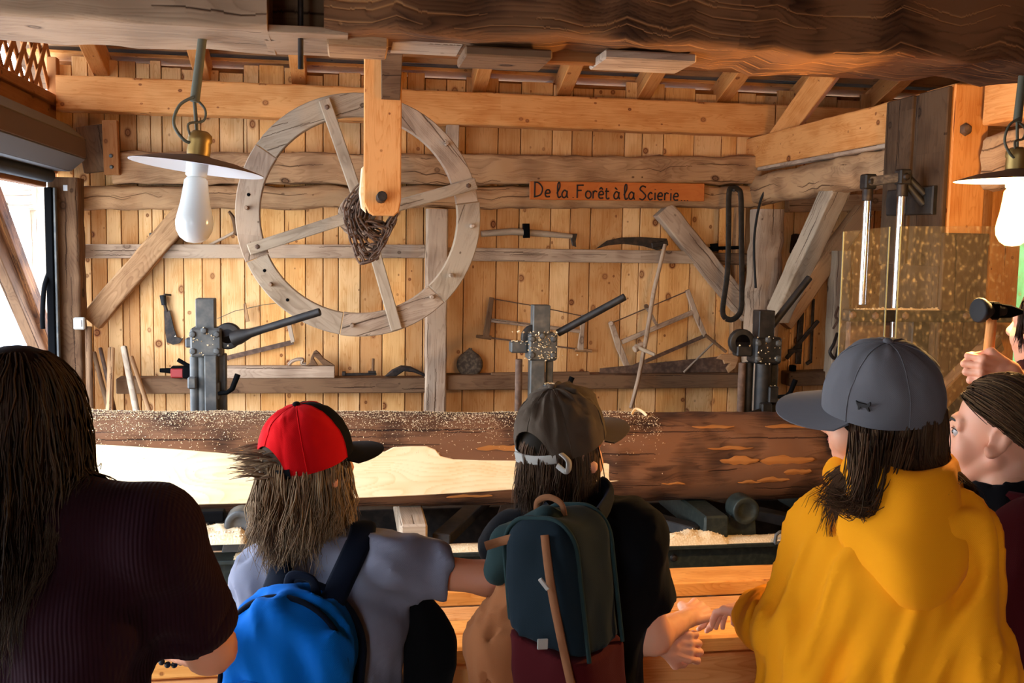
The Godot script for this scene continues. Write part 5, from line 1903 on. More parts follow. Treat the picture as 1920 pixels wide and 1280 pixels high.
	for x in [-1.0, 0.2, 1.36, 2.4]:
		st = start()
		hewn(st, Vector3(x, 0.425, -3.36), Vector3(x + 0.02, 0.425, -2.58), 0.13, 0.14, Vector3.UP, 0.01, 0.3)
		timber("trestle_block", st, "grey_dark", {-1.0: "rough dark block under the planks at the far left, by the dark sweater", 0.2: "rough dark block under the planks behind the fair-haired child", 1.36: "rough dark block under the planks left of the yellow hoodie", 2.4: "rough dark block under the planks beyond the yellow hoodie"}[x], "block")
	# the rail the visitors lean on
	o = thing("guard_rail", "wooden guard rail of two planks on posts that the children lean on", "rail")
	var rx := -0.15
	var rl := 3.0
	st = start()
	box(st, Vector3(rx, RAIL_Y - 0.02, -2.243), Vector3(rl, 0.04, 0.086), Basis(), 0.006, 0)
	put("top_plank", st, M.new_plank, o)
	st = start()
	box(st, Vector3(rx, RAIL_Y - 0.023, -2.34), Vector3(rl, 0.04, 0.09), Basis(), 0.006, 0)
	put("top_plank", st, M.new_plank, o)
	st = start()
	box(st, Vector3(rx, RAIL_Y - 0.095, -2.215), Vector3(rl, 0.1, 0.03), Basis(), 0.005, 0)
	put("front_board", st, M.honey, o)
	for x in [-1.3, -0.1, 1.16]:
		st = start()
		box(st, Vector3(x, 0.36, -2.29), Vector3(0.09, 0.72, 0.09), Basis(), 0.005, 1)
		put("post", st, M.honey_dark, o)
	st = start()
	box(st, Vector3(rx, 0.4, -2.23), Vector3(rl, 0.12, 0.03), Basis(), 0.005, 0)
	put("lower_board", st, M.honey_dark, o)


# ---------------------------------------------------------------- the saw frame with its guide rods and glass guards

func build_saw_frame() -> void:
	var o := thing("saw_post", "massive saw frame post, dusty dark on its slotted left face and honey wood in front", "post")
	var x0 := 2.245
	var zf := -3.5
	var st := start()
	box(st, Vector3(x0 + 0.085, 1.3, zf - 0.1), Vector3(0.15, 2.06, 0.2), Basis(), 0.006, 1)
	put("front_timber", st, M.honey, o)
	st = start()
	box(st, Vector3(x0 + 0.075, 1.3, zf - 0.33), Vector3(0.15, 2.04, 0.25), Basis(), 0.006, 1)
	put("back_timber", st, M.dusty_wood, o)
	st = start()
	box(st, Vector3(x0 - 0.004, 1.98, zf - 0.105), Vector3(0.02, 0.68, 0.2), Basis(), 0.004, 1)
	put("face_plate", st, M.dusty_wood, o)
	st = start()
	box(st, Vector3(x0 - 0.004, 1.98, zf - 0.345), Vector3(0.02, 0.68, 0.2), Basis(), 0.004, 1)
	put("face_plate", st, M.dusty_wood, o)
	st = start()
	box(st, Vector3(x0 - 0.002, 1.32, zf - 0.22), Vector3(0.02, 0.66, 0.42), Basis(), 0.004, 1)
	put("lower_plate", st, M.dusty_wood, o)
	st = start()
	box(st, Vector3(x0 + 0.08, 1.13, zf + 0.012), Vector3(0.19, 1.28, 0.022), Basis(), 0.004, 1)
	put("guard_plate", st, M.dusty_wood, o)
	st = start()
	bolt(st, Vector3(x0 + 0.06, 2.16, zf + 0.004), Vector3.BACK, 0.019)
	put("bolt", st, M.rust, o)
	# guide rods and bracket
	o = thing("guide_rod_frame", "pair of shiny chrome guide rods held by a dusty iron bracket on the saw post", "guide rods")
	st = start()
	slab(st, Vector3(x0 - 0.02, 1.9, zf - 0.2), Basis(Vector3.UP, PI / 2), PackedVector2Array([Vector2(-0.16, -0.06), Vector2(0.17, -0.055), Vector2(0.18, 0.0), Vector2(0.17, 0.05), Vector2(-0.16, 0.05)]), 0.03, 0.006)
	put("bracket_plate", st, M.machine_dark, o)
	for k in 2:
		st = start()
		rod(st, Vector3(x0 - 0.03, 1.88 + k * 0.04, zf - 0.1), Vector3(2.149, 1.959, -3.62) + Vector3(0, k * 0.03, 0), 0.014)
		put("arm", st, M.machine_dark, o)
	st = start()
	bar(st, Vector3(2.032, 1.969, -3.7), Vector3(2.137, 1.985, -3.62), 0.05, 0.035)
	put("cross_arm", st, M.dusty, o)
	for a in [[Vector3(2.032, 1.969, -3.7), Vector3(2.024, 1.481, -3.7), 0.017], [Vector3(2.132, 1.985, -3.62), Vector3(2.125, 1.444, -3.62), 0.018]]:
		st = start()
		box(st, a[0], Vector3(0.05, 0.06, 0.05), Basis(), 0.006)
		var s := put("socket", st, M.machine_dark, o)
		st = start()
		bolt(st, (a[0] as Vector3) + Vector3(0, 0, 0.024), Vector3.BACK, 0.012)
		put("bolt", st, M.iron, s)
		st = start()
		rod(st, a[0], Vector3((a[0] as Vector3).x, (a[1] as Vector3).y, (a[0] as Vector3).z), a[2], -1, 20)
		put("rod", st, M.chrome, o)
		st = start()
		rod(st, (a[0] as Vector3) - Vector3(0, 0.025, 0), (a[0] as Vector3) - Vector3(0, 0.075, 0), (a[2] as float) + 0.004, -1, 18)
		put("collar", st, M.iron, o)
	st = start()
	rod(st, Vector3(2.125, 1.444, -3.62), Vector3(2.13, 1.237, -3.62), 0.009, -1, 12)
	put("thin_rod", st, M.chrome, o)
	# lower saw sash: rail with sawdust, plates behind the glass
	o = thing("mill_saw", "dark steel saw sash with a bolted cross rail capped by sawdust, behind the glass guards", "saw frame")
	st = start()
	box(st, (Vector3(1.856, 1.451, -3.5) + Vector3(2.535, 1.455, -3.5)) / 2, Vector3(Vector3(2.535, 1.455, -3.5).x - Vector3(1.856, 1.451, -3.5).x, 0.045, 0.06), Basis(), 0.004, 0)
	var rail := put("cross_rail", st, M.machine_dark, o)
	for p in [Vector3(1.869, 1.457, -3.465), Vector3(1.96, 1.454, -3.465), Vector3(2.082, 1.455, -3.465), Vector3(2.334, 1.456, -3.465)]:
		st = start()
		bolt(st, p, Vector3.BACK, 0.011)
		put("bolt", st, M.rust, rail)
	st = start()
	box(st, (Vector3(1.906, 1.307, -3.56) + Vector3(2.062, 1.307, -3.56)) / 2 - Vector3(0, 0.1, 0), Vector3(0.17, 0.45, 0.03), Basis(), 0.005, 1)
	put("side_plate", st, M.rust, o)
	st = start()
	box(st, (Vector3(2.152, 1.307, -3.56) + Vector3(2.449, 1.307, -3.56)) / 2 - Vector3(0, 0.1, 0), Vector3(0.28, 0.45, 0.03), Basis(), 0.005, 1)
	put("side_plate", st, M.machine_dark, o)
	single("sawdust_pile", drift((Vector3(1.87, 1.473, -3.5) + Vector3(2.51, 1.478, -3.5)) / 2 - Vector3(0, 0.004, 0), 0.6, 0.05, 0.012, 9, 200), M.sawdust, "line of sawdust along the dark cross rail behind the glass guards", "sawdust", "", "stuff")
	# timber and boards behind the glass
	st = start()
	box(st, (Vector3(2.662, 1.798, -3.9) + Vector3(2.798, 1.801, -3.9)) / 2 + Vector3(0.02, -0.25, 0), Vector3(0.14, 1.0, 0.12), Basis(), 0.006, 1)
	timber("timber_post", st, "honey", "warm orange post seen through the glass guard right of the saw post", "post")
	st = start()
	bar(st, Vector3(2.379, 1.369, -3.342), Vector3(1.977, 1.102, -3.18), 0.05, 0.07)
	timber("timber_brace", st, "grey_dark", "dark slanting strut low behind the right glass guard", "brace")
	# dusty glass guards
	st = start()
	slab(st, Vector3(1.664, 1.539, -3), Basis(), poly_px(Vector3(1.664, 1.539, -3), [Vector3(1.571, 1.754, -3), Vector3(1.729, 1.773, -3), Vector3(Vector3(1.729, 1.773, -3).x, 0.562, -3.0), Vector3(Vector3(1.571, 1.754, -3).x, 0.562, -3.0)]), 0.006, 0.0015)
	o = tag(put("glass_guard", st, M.dusty_pane), "narrow dusty glass guard pane before the left chrome rod", "glass guard")
	st = start()
	bar(st, Vector3(1.568, 1.754, -2.994), Vector3(Vector3(1.571, 1.754, -3).x, 0.562, -2.994), 0.005, 0.003, Vector3.BACK, 0.001)
	put("edge", st, M.pane_edge, o)
	st = start()
	bar(st, Vector3(1.726, 1.773, -2.994), Vector3(Vector3(1.729, 1.773, -3).x, 0.562, -2.994), 0.005, 0.003, Vector3.BACK, 0.001)
	put("edge", st, M.pane_edge, o)
	st = start()
	slab(st, Vector3(1.96, 1.545, -2.95), Basis(), poly_px(Vector3(1.96, 1.545, -2.95), [Vector3(1.739, 1.774, -2.95), Vector3(2.348, 1.787, -2.95), Vector3(Vector3(2.348, 1.787, -2.95).x, 0.562, -2.95), Vector3(Vector3(1.739, 1.774, -2.95).x, 0.562, -2.95)]), 0.006, 0.0015)
	o = tag(put("glass_guard", st, M.dusty_pane), "wide dusty glass guard pane before the saw post, under the lit lamp", "glass guard")
	st = start()
	bar(st, Vector3(1.736, 1.774, -2.944), Vector3(Vector3(1.739, 1.774, -2.95).x, 0.562, -2.944), 0.005, 0.003, Vector3.BACK, 0.001)
	put("edge", st, M.pane_edge, o)


# ---------------------------------------------------------------- hanging lamps

func lamp(top: Vector3, shade: Vector3, tilt: Basis, lit: bool, label: String) -> void:
	var o := thing("pendant_lamp", label, "lamp", "")
	var st := start()
	var knot := shade + Vector3(-0.005, 0.13, 0)
	rod(st, knot, top, 0.0105, 0.0095)
	put("conduit", st, M.cable, o)
	st = start()
	tube(st, curve_points([knot + Vector3(0, 0.01, 0.01), knot + Vector3(-0.03, -0.01, 0.012), knot + Vector3(-0.042, -0.05, 0.015), knot + Vector3(-0.02, -0.085, 0.015), shade + Vector3(0, 0.04, 0.01)], 6), 0.0035, 6)
	tube(st, curve_points([knot + Vector3(0, 0.01, -0.01), knot + Vector3(0.022, -0.015, 0.0), knot + Vector3(0.018, -0.04, 0.0), knot + Vector3(-0.012, -0.05, 0.012), knot + Vector3(-0.004, -0.085, 0.012)], 6), 0.003, 6)
	tube(st, [knot, shade + Vector3(0, 0.05, 0)], 0.004, 6)
	put("twisted_wire", st, M.cable, o)
	var y := tilt.y
	st = start()
	lathe(st, shade + y * 0.012, y, [[0.024, 0.0], [0.026, 0.012], [0.024, 0.03], [0.027, 0.034], [0.025, 0.048], [0.016, 0.056], [0.0, 0.058]], 18)
	put("brass_socket", st, M.brass, o)
	st = start()
	var r := 0.144
	lathe(st, shade, y, [[0.022, 0.016], [0.03, 0.012], [0.09, 0.003], [r - 0.004, -0.011], [r, -0.0125], [r, -0.014]], 48, false)
	put("shade_top", st, M.enamel_brown, o)
	st = start()
	lathe(st, shade, y, [[r, -0.014], [r - 0.004, -0.0145], [0.09, -0.001], [0.03, 0.007], [0.022, 0.008]], 48, false)
	put("shade_underside", st, M.enamel_white, o)
	st = start()
	lathe(st, shade, -y, [[0.022, -0.005], [0.024, 0.0], [0.023, 0.03], [0.018, 0.034], [0.0, 0.034]], 20)
	put("lamp_holder", st, M.porcelain, o)
	st = start()
	var b := Vector3.DOWN.slerp(-y, 0.4).normalized()
	var prof := []
	for p in [[0.014, 0.0], [0.022, 0.004], [0.029, 0.012], [0.0325, 0.04], [0.037, 0.07], [0.044, 0.1], [0.047, 0.118], [0.045, 0.138], [0.035, 0.157], [0.02, 0.168], [0.0, 0.171]]:
		prof.append([p[0] * 0.87, p[1] * 0.87])
	lathe(st, shade - y * 0.03, b, prof, 28)
	put("bulb", st, M.bulb_lit if lit else M.opal, o)
	if lit:
		var l := OmniLight3D.new()
		l.name = "bulb_light"
		l.position = shade - y * 0.03 + b * 0.095
		l.light_color = Color(1.0, 0.78, 0.48)
		l.light_energy = LAMP_E
		l.light_size = 0.04
		l.omni_range = 12.0
		l.omni_attenuation = 2.0
		l.shadow_enabled = true
		add_child(l)


const LAMP_E := 2.3


func build_lamps() -> void:
	lamp(Vector3(-0.31, 2.136, -2.31) + Vector3(0, 0.02, 0), Vector3(-0.327, 1.859, -2.31), Basis(Vector3.BACK, -0.11) * Basis(Vector3.RIGHT, -0.03), false, "unlit pendant lamp with white enamel shade and large white bulb, hanging at the left")
	lamp(Vector3(1.655, 1.887, -2.29) + Vector3(0.005, 0.3, 0.0), Vector3(1.655, 1.887, -2.29), Basis(Vector3.BACK, 0.02), true, "lit pendant lamp glowing warm yellow at the right edge")


# ---------------------------------------------------------------- people

# head shapes in a head's own frame (origin between the ears, y up, z to the face), scaled by s
func head_prims(X: Transform3D, s: float) -> Array:
	var b := X.basis
	var out := []
	out.append(["e", X * (Vector3(0, 0.03, -0.018) * s), b, Vector3(0.077, 0.094, 0.096) * s])
	out.append(["e", X * (Vector3(0, -0.03, 0.03) * s), b, Vector3(0.06, 0.088, 0.064) * s])
	out.append(["e", X * (Vector3(0, -0.088, 0.055) * s), b, Vector3(0.032, 0.026, 0.036) * s])
	for k in [-1.0, 1.0]:
		out.append(["e", X * (Vector3(k * 0.036, -0.035, 0.058) * s), b, Vector3(0.026, 0.032, 0.026) * s])
		out.append(["c", X * (Vector3(k * 0.05, -0.05, -0.005) * s), X * (Vector3(k * 0.02, -0.095, 0.055) * s), 0.022 * s, 0.018 * s])
		out.append(["c", X * (Vector3(k * 0.016, 0.03, 0.083) * s), X * (Vector3(k * 0.045, 0.026, 0.066) * s), 0.009 * s, 0.009 * s])
	out.append(["c", X * (Vector3(0, -0.085, -0.03) * s), X * (Vector3(0, 0.0, -0.03) * s), 0.05 * s, 0.06 * s])
	return out


func head_details(X: Transform3D, s: float) -> Array:
	var out := []
	out.append(["c", X * (Vector3(0, 0.014, 0.09) * s), X * (Vector3(0, -0.022, 0.109) * s), 0.0085 * s, 0.0115 * s])
	out.append(["c", X * (Vector3(0, -0.022, 0.109) * s), X * (Vector3(0, -0.028, 0.095) * s), 0.011 * s, 0.013 * s])
	for k in [-1.0, 1.0]:
		out.append(["e", X * (Vector3(k * 0.011, -0.027, 0.095) * s), X.basis, Vector3(0.009, 0.008, 0.01) * s])
		var eb := X.basis * Basis(Vector3.UP, k * 0.35) * Basis(Vector3.RIGHT, -0.2)
		var ec := X * (Vector3(k * 0.077, -0.008, -0.008) * s)
		# ear: rim, lobe and bowl
		var rim := []
		for i in 8:
			var t := -2.3 + i * 0.62
			rim.append(ec + eb * (Vector3(k * 0.006, sin(t) * 0.029 + 0.004, cos(t) * -0.0 - cos(t - 0.25) * 0.019) * s))
		for i in 7:
			out.append(["c", rim[i], rim[i + 1], 0.0044 * s, 0.0044 * s])
		out.append(["e", ec + eb * (Vector3(-k * 0.002, 0.0, 0.0) * s), eb, Vector3(0.004, 0.021, 0.013) * s])
		out.append(["e", ec + eb * (Vector3(k * 0.003, -0.024, 0.006) * s), eb, Vector3(0.006, 0.01, 0.008) * s])
		# lids
		out.append(["c", X * (Vector3(k * 0.018, 0.0125, 0.083) * s), X * (Vector3(k * 0.047, 0.0115, 0.069) * s), 0.0052 * s, 0.0045 * s])
		out.append(["c", X * (Vector3(k * 0.02, -0.0095, 0.08) * s), X * (Vector3(k * 0.044, -0.008, 0.068) * s), 0.0038 * s, 0.0035 * s])
	out.append(["c", X * (Vector3(-0.018, -0.056, 0.083) * s), X * (Vector3(0.018, -0.056, 0.083) * s), 0.0062 * s, 0.0062 * s])
	out.append(["c", X * (Vector3(-0.016, -0.067, 0.081) * s), X * (Vector3(0.016, -0.067, 0.081) * s), 0.0075 * s, 0.0075 * s])
	return out


func face_parts(X: Transform3D, s: float, o: Node3D) -> void:
	for k in [-1.0, 1.0]:
		var st := start()
		var c := X * (Vector3(k * 0.032, 0.002, 0.0725) * s)
		ball(st, c, Vector3.ONE * 0.0125 * s, Basis(), 10)
		var ey := put("eye", st, M.eye_white, o)
		st = start()
		var d := X.basis * Vector3(k * 0.12, 0, 1).normalized()
		ball(st, c + d * 0.0085 * s, Vector3.ONE * 0.0062 * s, Basis(), 8)
		put("iris", st, M.iris, ey)
		st = start()
		tube(st, [X * (Vector3(k * 0.014, 0.024, 0.0935) * s), X * (Vector3(k * 0.03, 0.031, 0.087) * s), X * (Vector3(k * 0.052, 0.024, 0.068) * s)], [0.0022 * s, 0.0028 * s, 0.001 * s], 6, true, 1.5)
		put("eyebrow", st, M.lash, o)
		st = start()
		tube(st, [X * (Vector3(k * 0.02, 0.0085, 0.0885) * s), X * (Vector3(k * 0.033, 0.0105, 0.0865) * s), X * (Vector3(k * 0.047, 0.007, 0.0745) * s)], 0.0011 * s, 5)
		put("eyelash", st, M.lash, o)
	var st2 := start()
	tube(st2, [X * (Vector3(-0.018, -0.058, 0.0875) * s), X * (Vector3(-0.008, -0.056, 0.0925) * s), X * (Vector3(0, -0.0575, 0.0935) * s), X * (Vector3(0.008, -0.056, 0.0925) * s), X * (Vector3(0.018, -0.058, 0.0875) * s)], [0.001, 0.0034 * s, 0.0032 * s, 0.0034 * s, 0.001], 8)
	tube(st2, [X * (Vector3(-0.016, -0.063, 0.0875) * s), X * (Vector3(0, -0.066, 0.0925) * s), X * (Vector3(0.016, -0.063, 0.0875) * s)], [0.001, 0.0042 * s, 0.001], 8)
	put("lips", st2, M.lip, o)


# a hand: palm from the wrist along d, n is the back of the hand, thumb on side t; curl bends the fingers
func hand_prims(w: Vector3, d: Vector3, n: Vector3, t: float, curl: float, s: float, spread := 0.12) -> Array:
	d = d.normalized()
	n = (n - d * n.dot(d)).normalized()
	var side := d.cross(n) * t      # towards the thumb
	var out := []
	var lens := [0.040, 0.045, 0.041, 0.032]
	for f in 4:
		var off := (1.5 - f) * 0.0195
		var k0 := w + (d * 0.012 + side * off * 0.55) * s
		var k1 := w + (d * (0.082 - absf(f - 1.2) * 0.004) + side * off) * s
		out.append(["c", k0, k1, 0.0135 * s, 0.0112 * s])
		var dir := (d + side * off * spread * 20).normalized()
		var p := k1
		var bend := curl
		for ph in 3:
			var ax := dir.cross(n).normalized()
			dir = dir.rotated((d.cross(n)).normalized(), -bend * [0.75, 1.1, 0.7][ph])
			var l: float = lens[f] * [1.0, 0.64, 0.5][ph] * s
			out.append(["c", p, p + dir * l, (0.0092 - ph * 0.0009) * s, (0.0085 - ph * 0.0009) * s])
			p += dir * l
	var b0 := w + (d * 0.02 + side * 0.02) * s
	var b1 := b0 + (d * 0.028 + side * 0.026 - n * 0.014) * s
	var b2 := b1 + (d * 0.027 + side * (0.012 - 0.02 * curl) - n * 0.012 * (0.5 + curl)) * s
	var b3 := b2 + (d * 0.02 - side * 0.012 * curl - n * 0.008 * (0.5 + curl)) * s
	out.append(["c", b0, b1, 0.015 * s, 0.0115 * s])
	out.append(["c", b1, b2, 0.0105 * s, 0.0095 * s])
	out.append(["c", b2, b3, 0.0092 * s, 0.0078 * s])
	return out


func torso_prims(J: Dictionary, q: float) -> Array:
	var r: Vector3 = ((J.shR as Vector3) - (J.shL as Vector3)).normalized()
	var mid: Vector3 = ((J.shR as Vector3) + (J.shL as Vector3)) / 2
	var pel: Vector3 = ((J.hipR as Vector3) + (J.hipL as Vector3)) / 2
	var ch := mid + Vector3(0, -0.11 * q, 0) + (pel - mid) * 0.02
	var be := mid.lerp(pel, 0.62)
	var out := []
	out.append(["c", J.shL, J.shR, 0.052 * q, 0.052 * q])
	out.append(["c", J.neck, (J.shL as Vector3).lerp(J.neck, 0.2), 0.046 * q, 0.046 * q])
	out.append(["c", J.neck, (J.shR as Vector3).lerp(J.neck, 0.2), 0.046 * q, 0.046 * q])
	for k in [-1.0, 1.0]:
		out.append(["c", ch + r * 0.072 * q * k, be + r * 0.052 * q * k, 0.098 * q, 0.088 * q])
		out.append(["c", be + r * 0.052 * q * k, pel + r * 0.07 * q * k + Vector3(0, 0.02, 0), 0.088 * q, 0.1 * q])
	return out


func arm_prims(J: Dictionary, side: String, q: float, cut := false) -> Array:
	return [["c", J["sh" + side], J["el" + side], 0.047 * q, 0.037 * q], ["c", J["el" + side], J["wr" + side], 0.039 * q, 0.025 * q, cut]]


func leg_prims(J: Dictionary, q: float) -> Array:
	var out := []
	for s in ["L", "R"]:
		var hip: Vector3 = J["hip" + s]
		var foot := Vector3(hip.x, 0.09, hip.z)
		var knee := hip.lerp(foot, 0.5) + (J.face as Vector3) * 0.025
		out.append(["c", hip, knee, 0.082 * q, 0.055 * q])
		out.append(["c", knee, foot, 0.055 * q, 0.036 * q])
	return out


# fills in hips below the shoulders and builds the continuous skin with head and hands
func make_body(o: Node3D, J: Dictionary, q: float, skin_mat: String, fine := 0.005, hands := []) -> void:
	var st := start()
	var X: Transform3D = J.head
	var prims := torso_prims(J, q) + arm_prims(J, "L", q) + arm_prims(J, "R", q) + leg_prims(J, q)
	prims.append(["c", J.neck, X * (Vector3(0, -0.06, -0.02) * q), 0.05 * q, 0.047 * q])
	blob(st, prims, 0.016, 0.03)
	var hp := head_prims(X, q)
	hp.append(["c", (J.neck as Vector3).lerp(X.origin, 0.3), X * (Vector3(0, -0.05, -0.02) * q), 0.048 * q, 0.047 * q])
	blob(st, hp + head_details(X, q), fine, 0.011, 0.0, null, [], [[X * (Vector3(0.0335, 0.002, 0.081) * q), 0.0122 * q], [X * (Vector3(-0.0335, 0.002, 0.081) * q), 0.0122 * q]])
	for h in hands:
		blob(st, hand_prims(h[0], h[1], h[2], h[3], h[4], q) + [["c", h[5], h[0], 0.03 * q, 0.024 * q], ["c", h[0], (h[0] as Vector3) + (h[1] as Vector3).normalized() * 0.03 * q, 0.024 * q, 0.018 * q]], h[6], 0.006)
	put("body", st, M[skin_mat], o)


func hips(J: Dictionary, q: float) -> void:
	var mid: Vector3 = ((J.shR as Vector3) + (J.shL as Vector3)) / 2
	var r: Vector3 = ((J.shR as Vector3) - (J.shL as Vector3))
	r.y = 0
	r = r.normalized()
	var y := mid.y - 0.46 * q
	J.hipL = Vector3(mid.x, y, mid.z) - r * 0.075 * q + (J.face as Vector3) * 0.01
	J.hipR = Vector3(mid.x, y, mid.z) + r * 0.075 * q + (J.face as Vector3) * 0.01


# shirt with sleeves that end flat at a share of the upper arm (or, past 1, of the forearm)
func make_top(o: Node3D, called: String, J: Dictionary, q: float, mat: String, sleeve: float, puff: float, fold: Fold, cell := 0.011) -> void:
	var st := start()
	var prims := torso_prims(J, q)
	for s in ["L", "R"]:
		var a: Vector3 = J["sh" + s]
		var e: Vector3 = J["el" + s]
		var w: Vector3 = J["wr" + s]
		if sleeve <= 1.0:
			prims.append(["c", a, a.lerp(e, sleeve), 0.05 * q, lerpf(0.05, 0.046, sleeve) * q, true])
		else:
			prims.append(["c", a, e, 0.05 * q, 0.042 * q])
			prims.append(["c", e, e.lerp(w, sleeve - 1.0), 0.043 * q, 0.032 * q, true])
	var pel: Vector3 = ((J.hipR as Vector3) + (J.hipL as Vector3)) / 2
	var up: Vector3 = ((J.head as Transform3D).origin - (J.neck as Vector3)).normalized()
	var nk: Vector3 = J.neck
	blob(st, prims, cell, 0.03, puff, fold, [[pel - Vector3(0, 0.05, 0), Vector3.DOWN]], [[nk + up * 0.062 * q, 0.056 * q]])
	put(called, st, M[mat], o)


func make_legs(o: Node3D, J: Dictionary, q: float, mat: String) -> void:
	var st := start()
	var prims := leg_prims(J, q)
	var pel: Vector3 = ((J.hipR as Vector3) + (J.hipL as Vector3)) / 2
	prims.append(["c", J.hipL, J.hipR, 0.1 * q, 0.1 * q])
	blob(st, prims, 0.018, 0.03, 0.014, Fold.new(3, 0.004, Vector3(9, 4, 9)), [[pel + Vector3(0, 0.07, 0), Vector3.UP], [Vector3(0, 0.06, 0), Vector3.DOWN]])
	put("trousers", st, M[mat], o)
	for s in ["L", "R"]:
		var f: Vector3 = J["hip" + s]
		f.y = 0.0
		var d: Vector3 = (J.face as Vector3)
		st = start()
		blob(st, [["c", f + Vector3(0, 0.045, 0) - d * 0.03, f + Vector3(0, 0.036, 0) + d * 0.12, 0.043 * q, 0.036 * q], ["c", f + Vector3(0, 0.05, 0) - d * 0.02, f + Vector3(0, 0.1, 0), 0.04 * q, 0.038 * q]], 0.013, 0.02, 0.0, null, [[Vector3(0, 0.001, 0), Vector3.DOWN]])
		put("shoe", st, M.rubber, o)


# hair: strands that start on the scalp, fall with gravity, keep off the head and the back
#   from, to: ranges of height on the scalp (-1..1); keep(face angle): how far round to the face; len_: metres
func make_hair(o: Node3D, X: Transform3D, s: float, mat: String, c1: Color, c2: Color, count: int, lo: float, hi: float, open: float, len_: float, out_: float, sweep: Vector3, wave: float, thick := 0.0042, seed_ := 3, body := [], back_clear := 0.0) -> void:
	var r := RandomNumberGenerator.new()
	r.seed = seed_
	var noise := FastNoiseLite.new()
	noise.seed = seed_
	noise.frequency = 1.0
	var rad := Vector3(0.081, 0.1, 0.1) * s
	var centre := Vector3(0, 0.025, -0.018) * s
	var st := start()
	var inv := X.affine_inverse()
	var groups := maxi(1, count / 9)
	for g0 in groups:
		var gy := r.randf_range(lo, hi)
		var ga := r.randf_range(-PI, PI)
		var ph := r.randf() * 10
		var gl := len_ * r.randf_range(0.75, 1.05)
		var tone := r.randf()
		for m in 9:
			var y := clampf(gy + r.randfn(0.0, 0.035), -0.98, 0.98)
			var a := ga + r.randfn(0.0, 0.06) / sqrt(maxf(0.1, 1 - y * y))
			if absf(wrapf(a, -PI, PI)) < open:
				continue
			var d := Vector3(sin(a) * sqrt(1 - y * y), y, cos(a) * sqrt(1 - y * y))
			var p := X * (centre + d * rad * 0.98)
			var n := (X.basis * d).normalized()
			var v := ((Vector3.DOWN - n * -n.y).normalized() + n * 0.15 * r.randf() + sweep * r.randf_range(0.3, 1.0)).normalized()
			var l := gl * r.randf_range(0.85, 1.1)
			var steps := clampi(int(l / 0.024), 6, 13)
			var step := l / steps
			var pts := [p - n * 0.004]
			var ph2 := ph + r.randf() * 0.5
			for i in steps:
				var f := float(i) / steps
				v = (v * 0.72 + (Vector3.DOWN + sweep * (0.55 + 0.5 * f)) * 0.28).normalized()
				var w := Vector3(noise.get_noise_2d(ph2, i * 0.4), noise.get_noise_2d(ph2, i * 0.4 + 40) * 0.3, noise.get_noise_2d(ph2, i * 0.4 + 80)) * wave * (0.5 + f)
				p += (v + w) * step
				var loc := inv * p - centre
				var k0 := (loc / rad).length()
				var lift := 1.0 + out_ * (0.35 + 0.65 * sin(ph2)) * minf(1.0, f * 3)
				if k0 < lift and k0 > 0.01:
					p = X * (centre + loc * (lift / k0))
				for q in body:
					var ba: Vector3 = q[2] - q[1]
					var hh := clampf((p - (q[1] as Vector3)).dot(ba) / ba.length_squared(), 0, 1)
					var away: Vector3 = p - ((q[1] as Vector3) + ba * hh)
					var rr2: float = lerpf(q[3], q[4], hh) + back_clear
					if away.length_squared() < rr2 * rr2:
						p += away.normalized() * (rr2 - away.length())
				pts.append(p)
			var rr := PackedFloat32Array()
			var t0 := thick * r.randf_range(0.6, 1.3)
			for i in pts.size():
				var f := float(i) / (pts.size() - 1)
				rr.append(t0 * (1.0 - 0.85 * f * f))
			st.set_color(c1.lerp(c2, clampf(tone * 0.75 + r.randf() * 0.3, 0, 1)))
			tube(st, pts, rr, 3, false, 0.7, n)
	put("hair", st, M[mat], o)
	var base := start()
	base.set_color(Color(c1.r * 0.45, c1.g * 0.45, c1.b * 0.45))
	ball(base, X * centre, rad * 0.985, X.basis, 16)
	put("hair_base", base, M[mat], o)


class CapShape:
	var noise := FastNoiseLite.new()
	var c: Transform3D
	var r: Vector3
	var gap := false
	var pinch := 0.0

	func _init(c_: Transform3D, r_: Vector3, gap_: bool, pinch_: float, seed_: int) -> void:
		c = c_
		r = r_
		gap = gap_
		pinch = pinch_
		noise.seed = seed_
		noise.frequency = 1.0

	# a: angle from the face, t: 0 at the rim .. 1 at the top
	func at(a: float, t: float, off: float) -> Vector3:
		var low := -0.1
		var back := absf(wrapf(a - PI, -PI, PI))
		if gap and back < 0.62:
			low += 0.6 * sqrt(1.0 - pow(back / 0.62, 2.0))
		var el := lerpf(low, PI / 2, t)
		var k := 1.0 + 0.012 * cos(a * 6.0) * -cos(el) + noise.get_noise_3d(cos(a) * 2.2, el * 2.0, sin(a) * 2.2) * 0.05 * sin(t * PI)
		k += pinch * noise.get_noise_3d(cos(a) * 4.5, el * 1.2 + 9.0, sin(a) * 4.5) * sin(t * PI)
		var flat := pow(cos(el), 0.82)
		return c * (Vector3(sin(a) * flat * r.x, sin(el) * r.y * 0.97, cos(a) * flat * r.z) * (k + off))


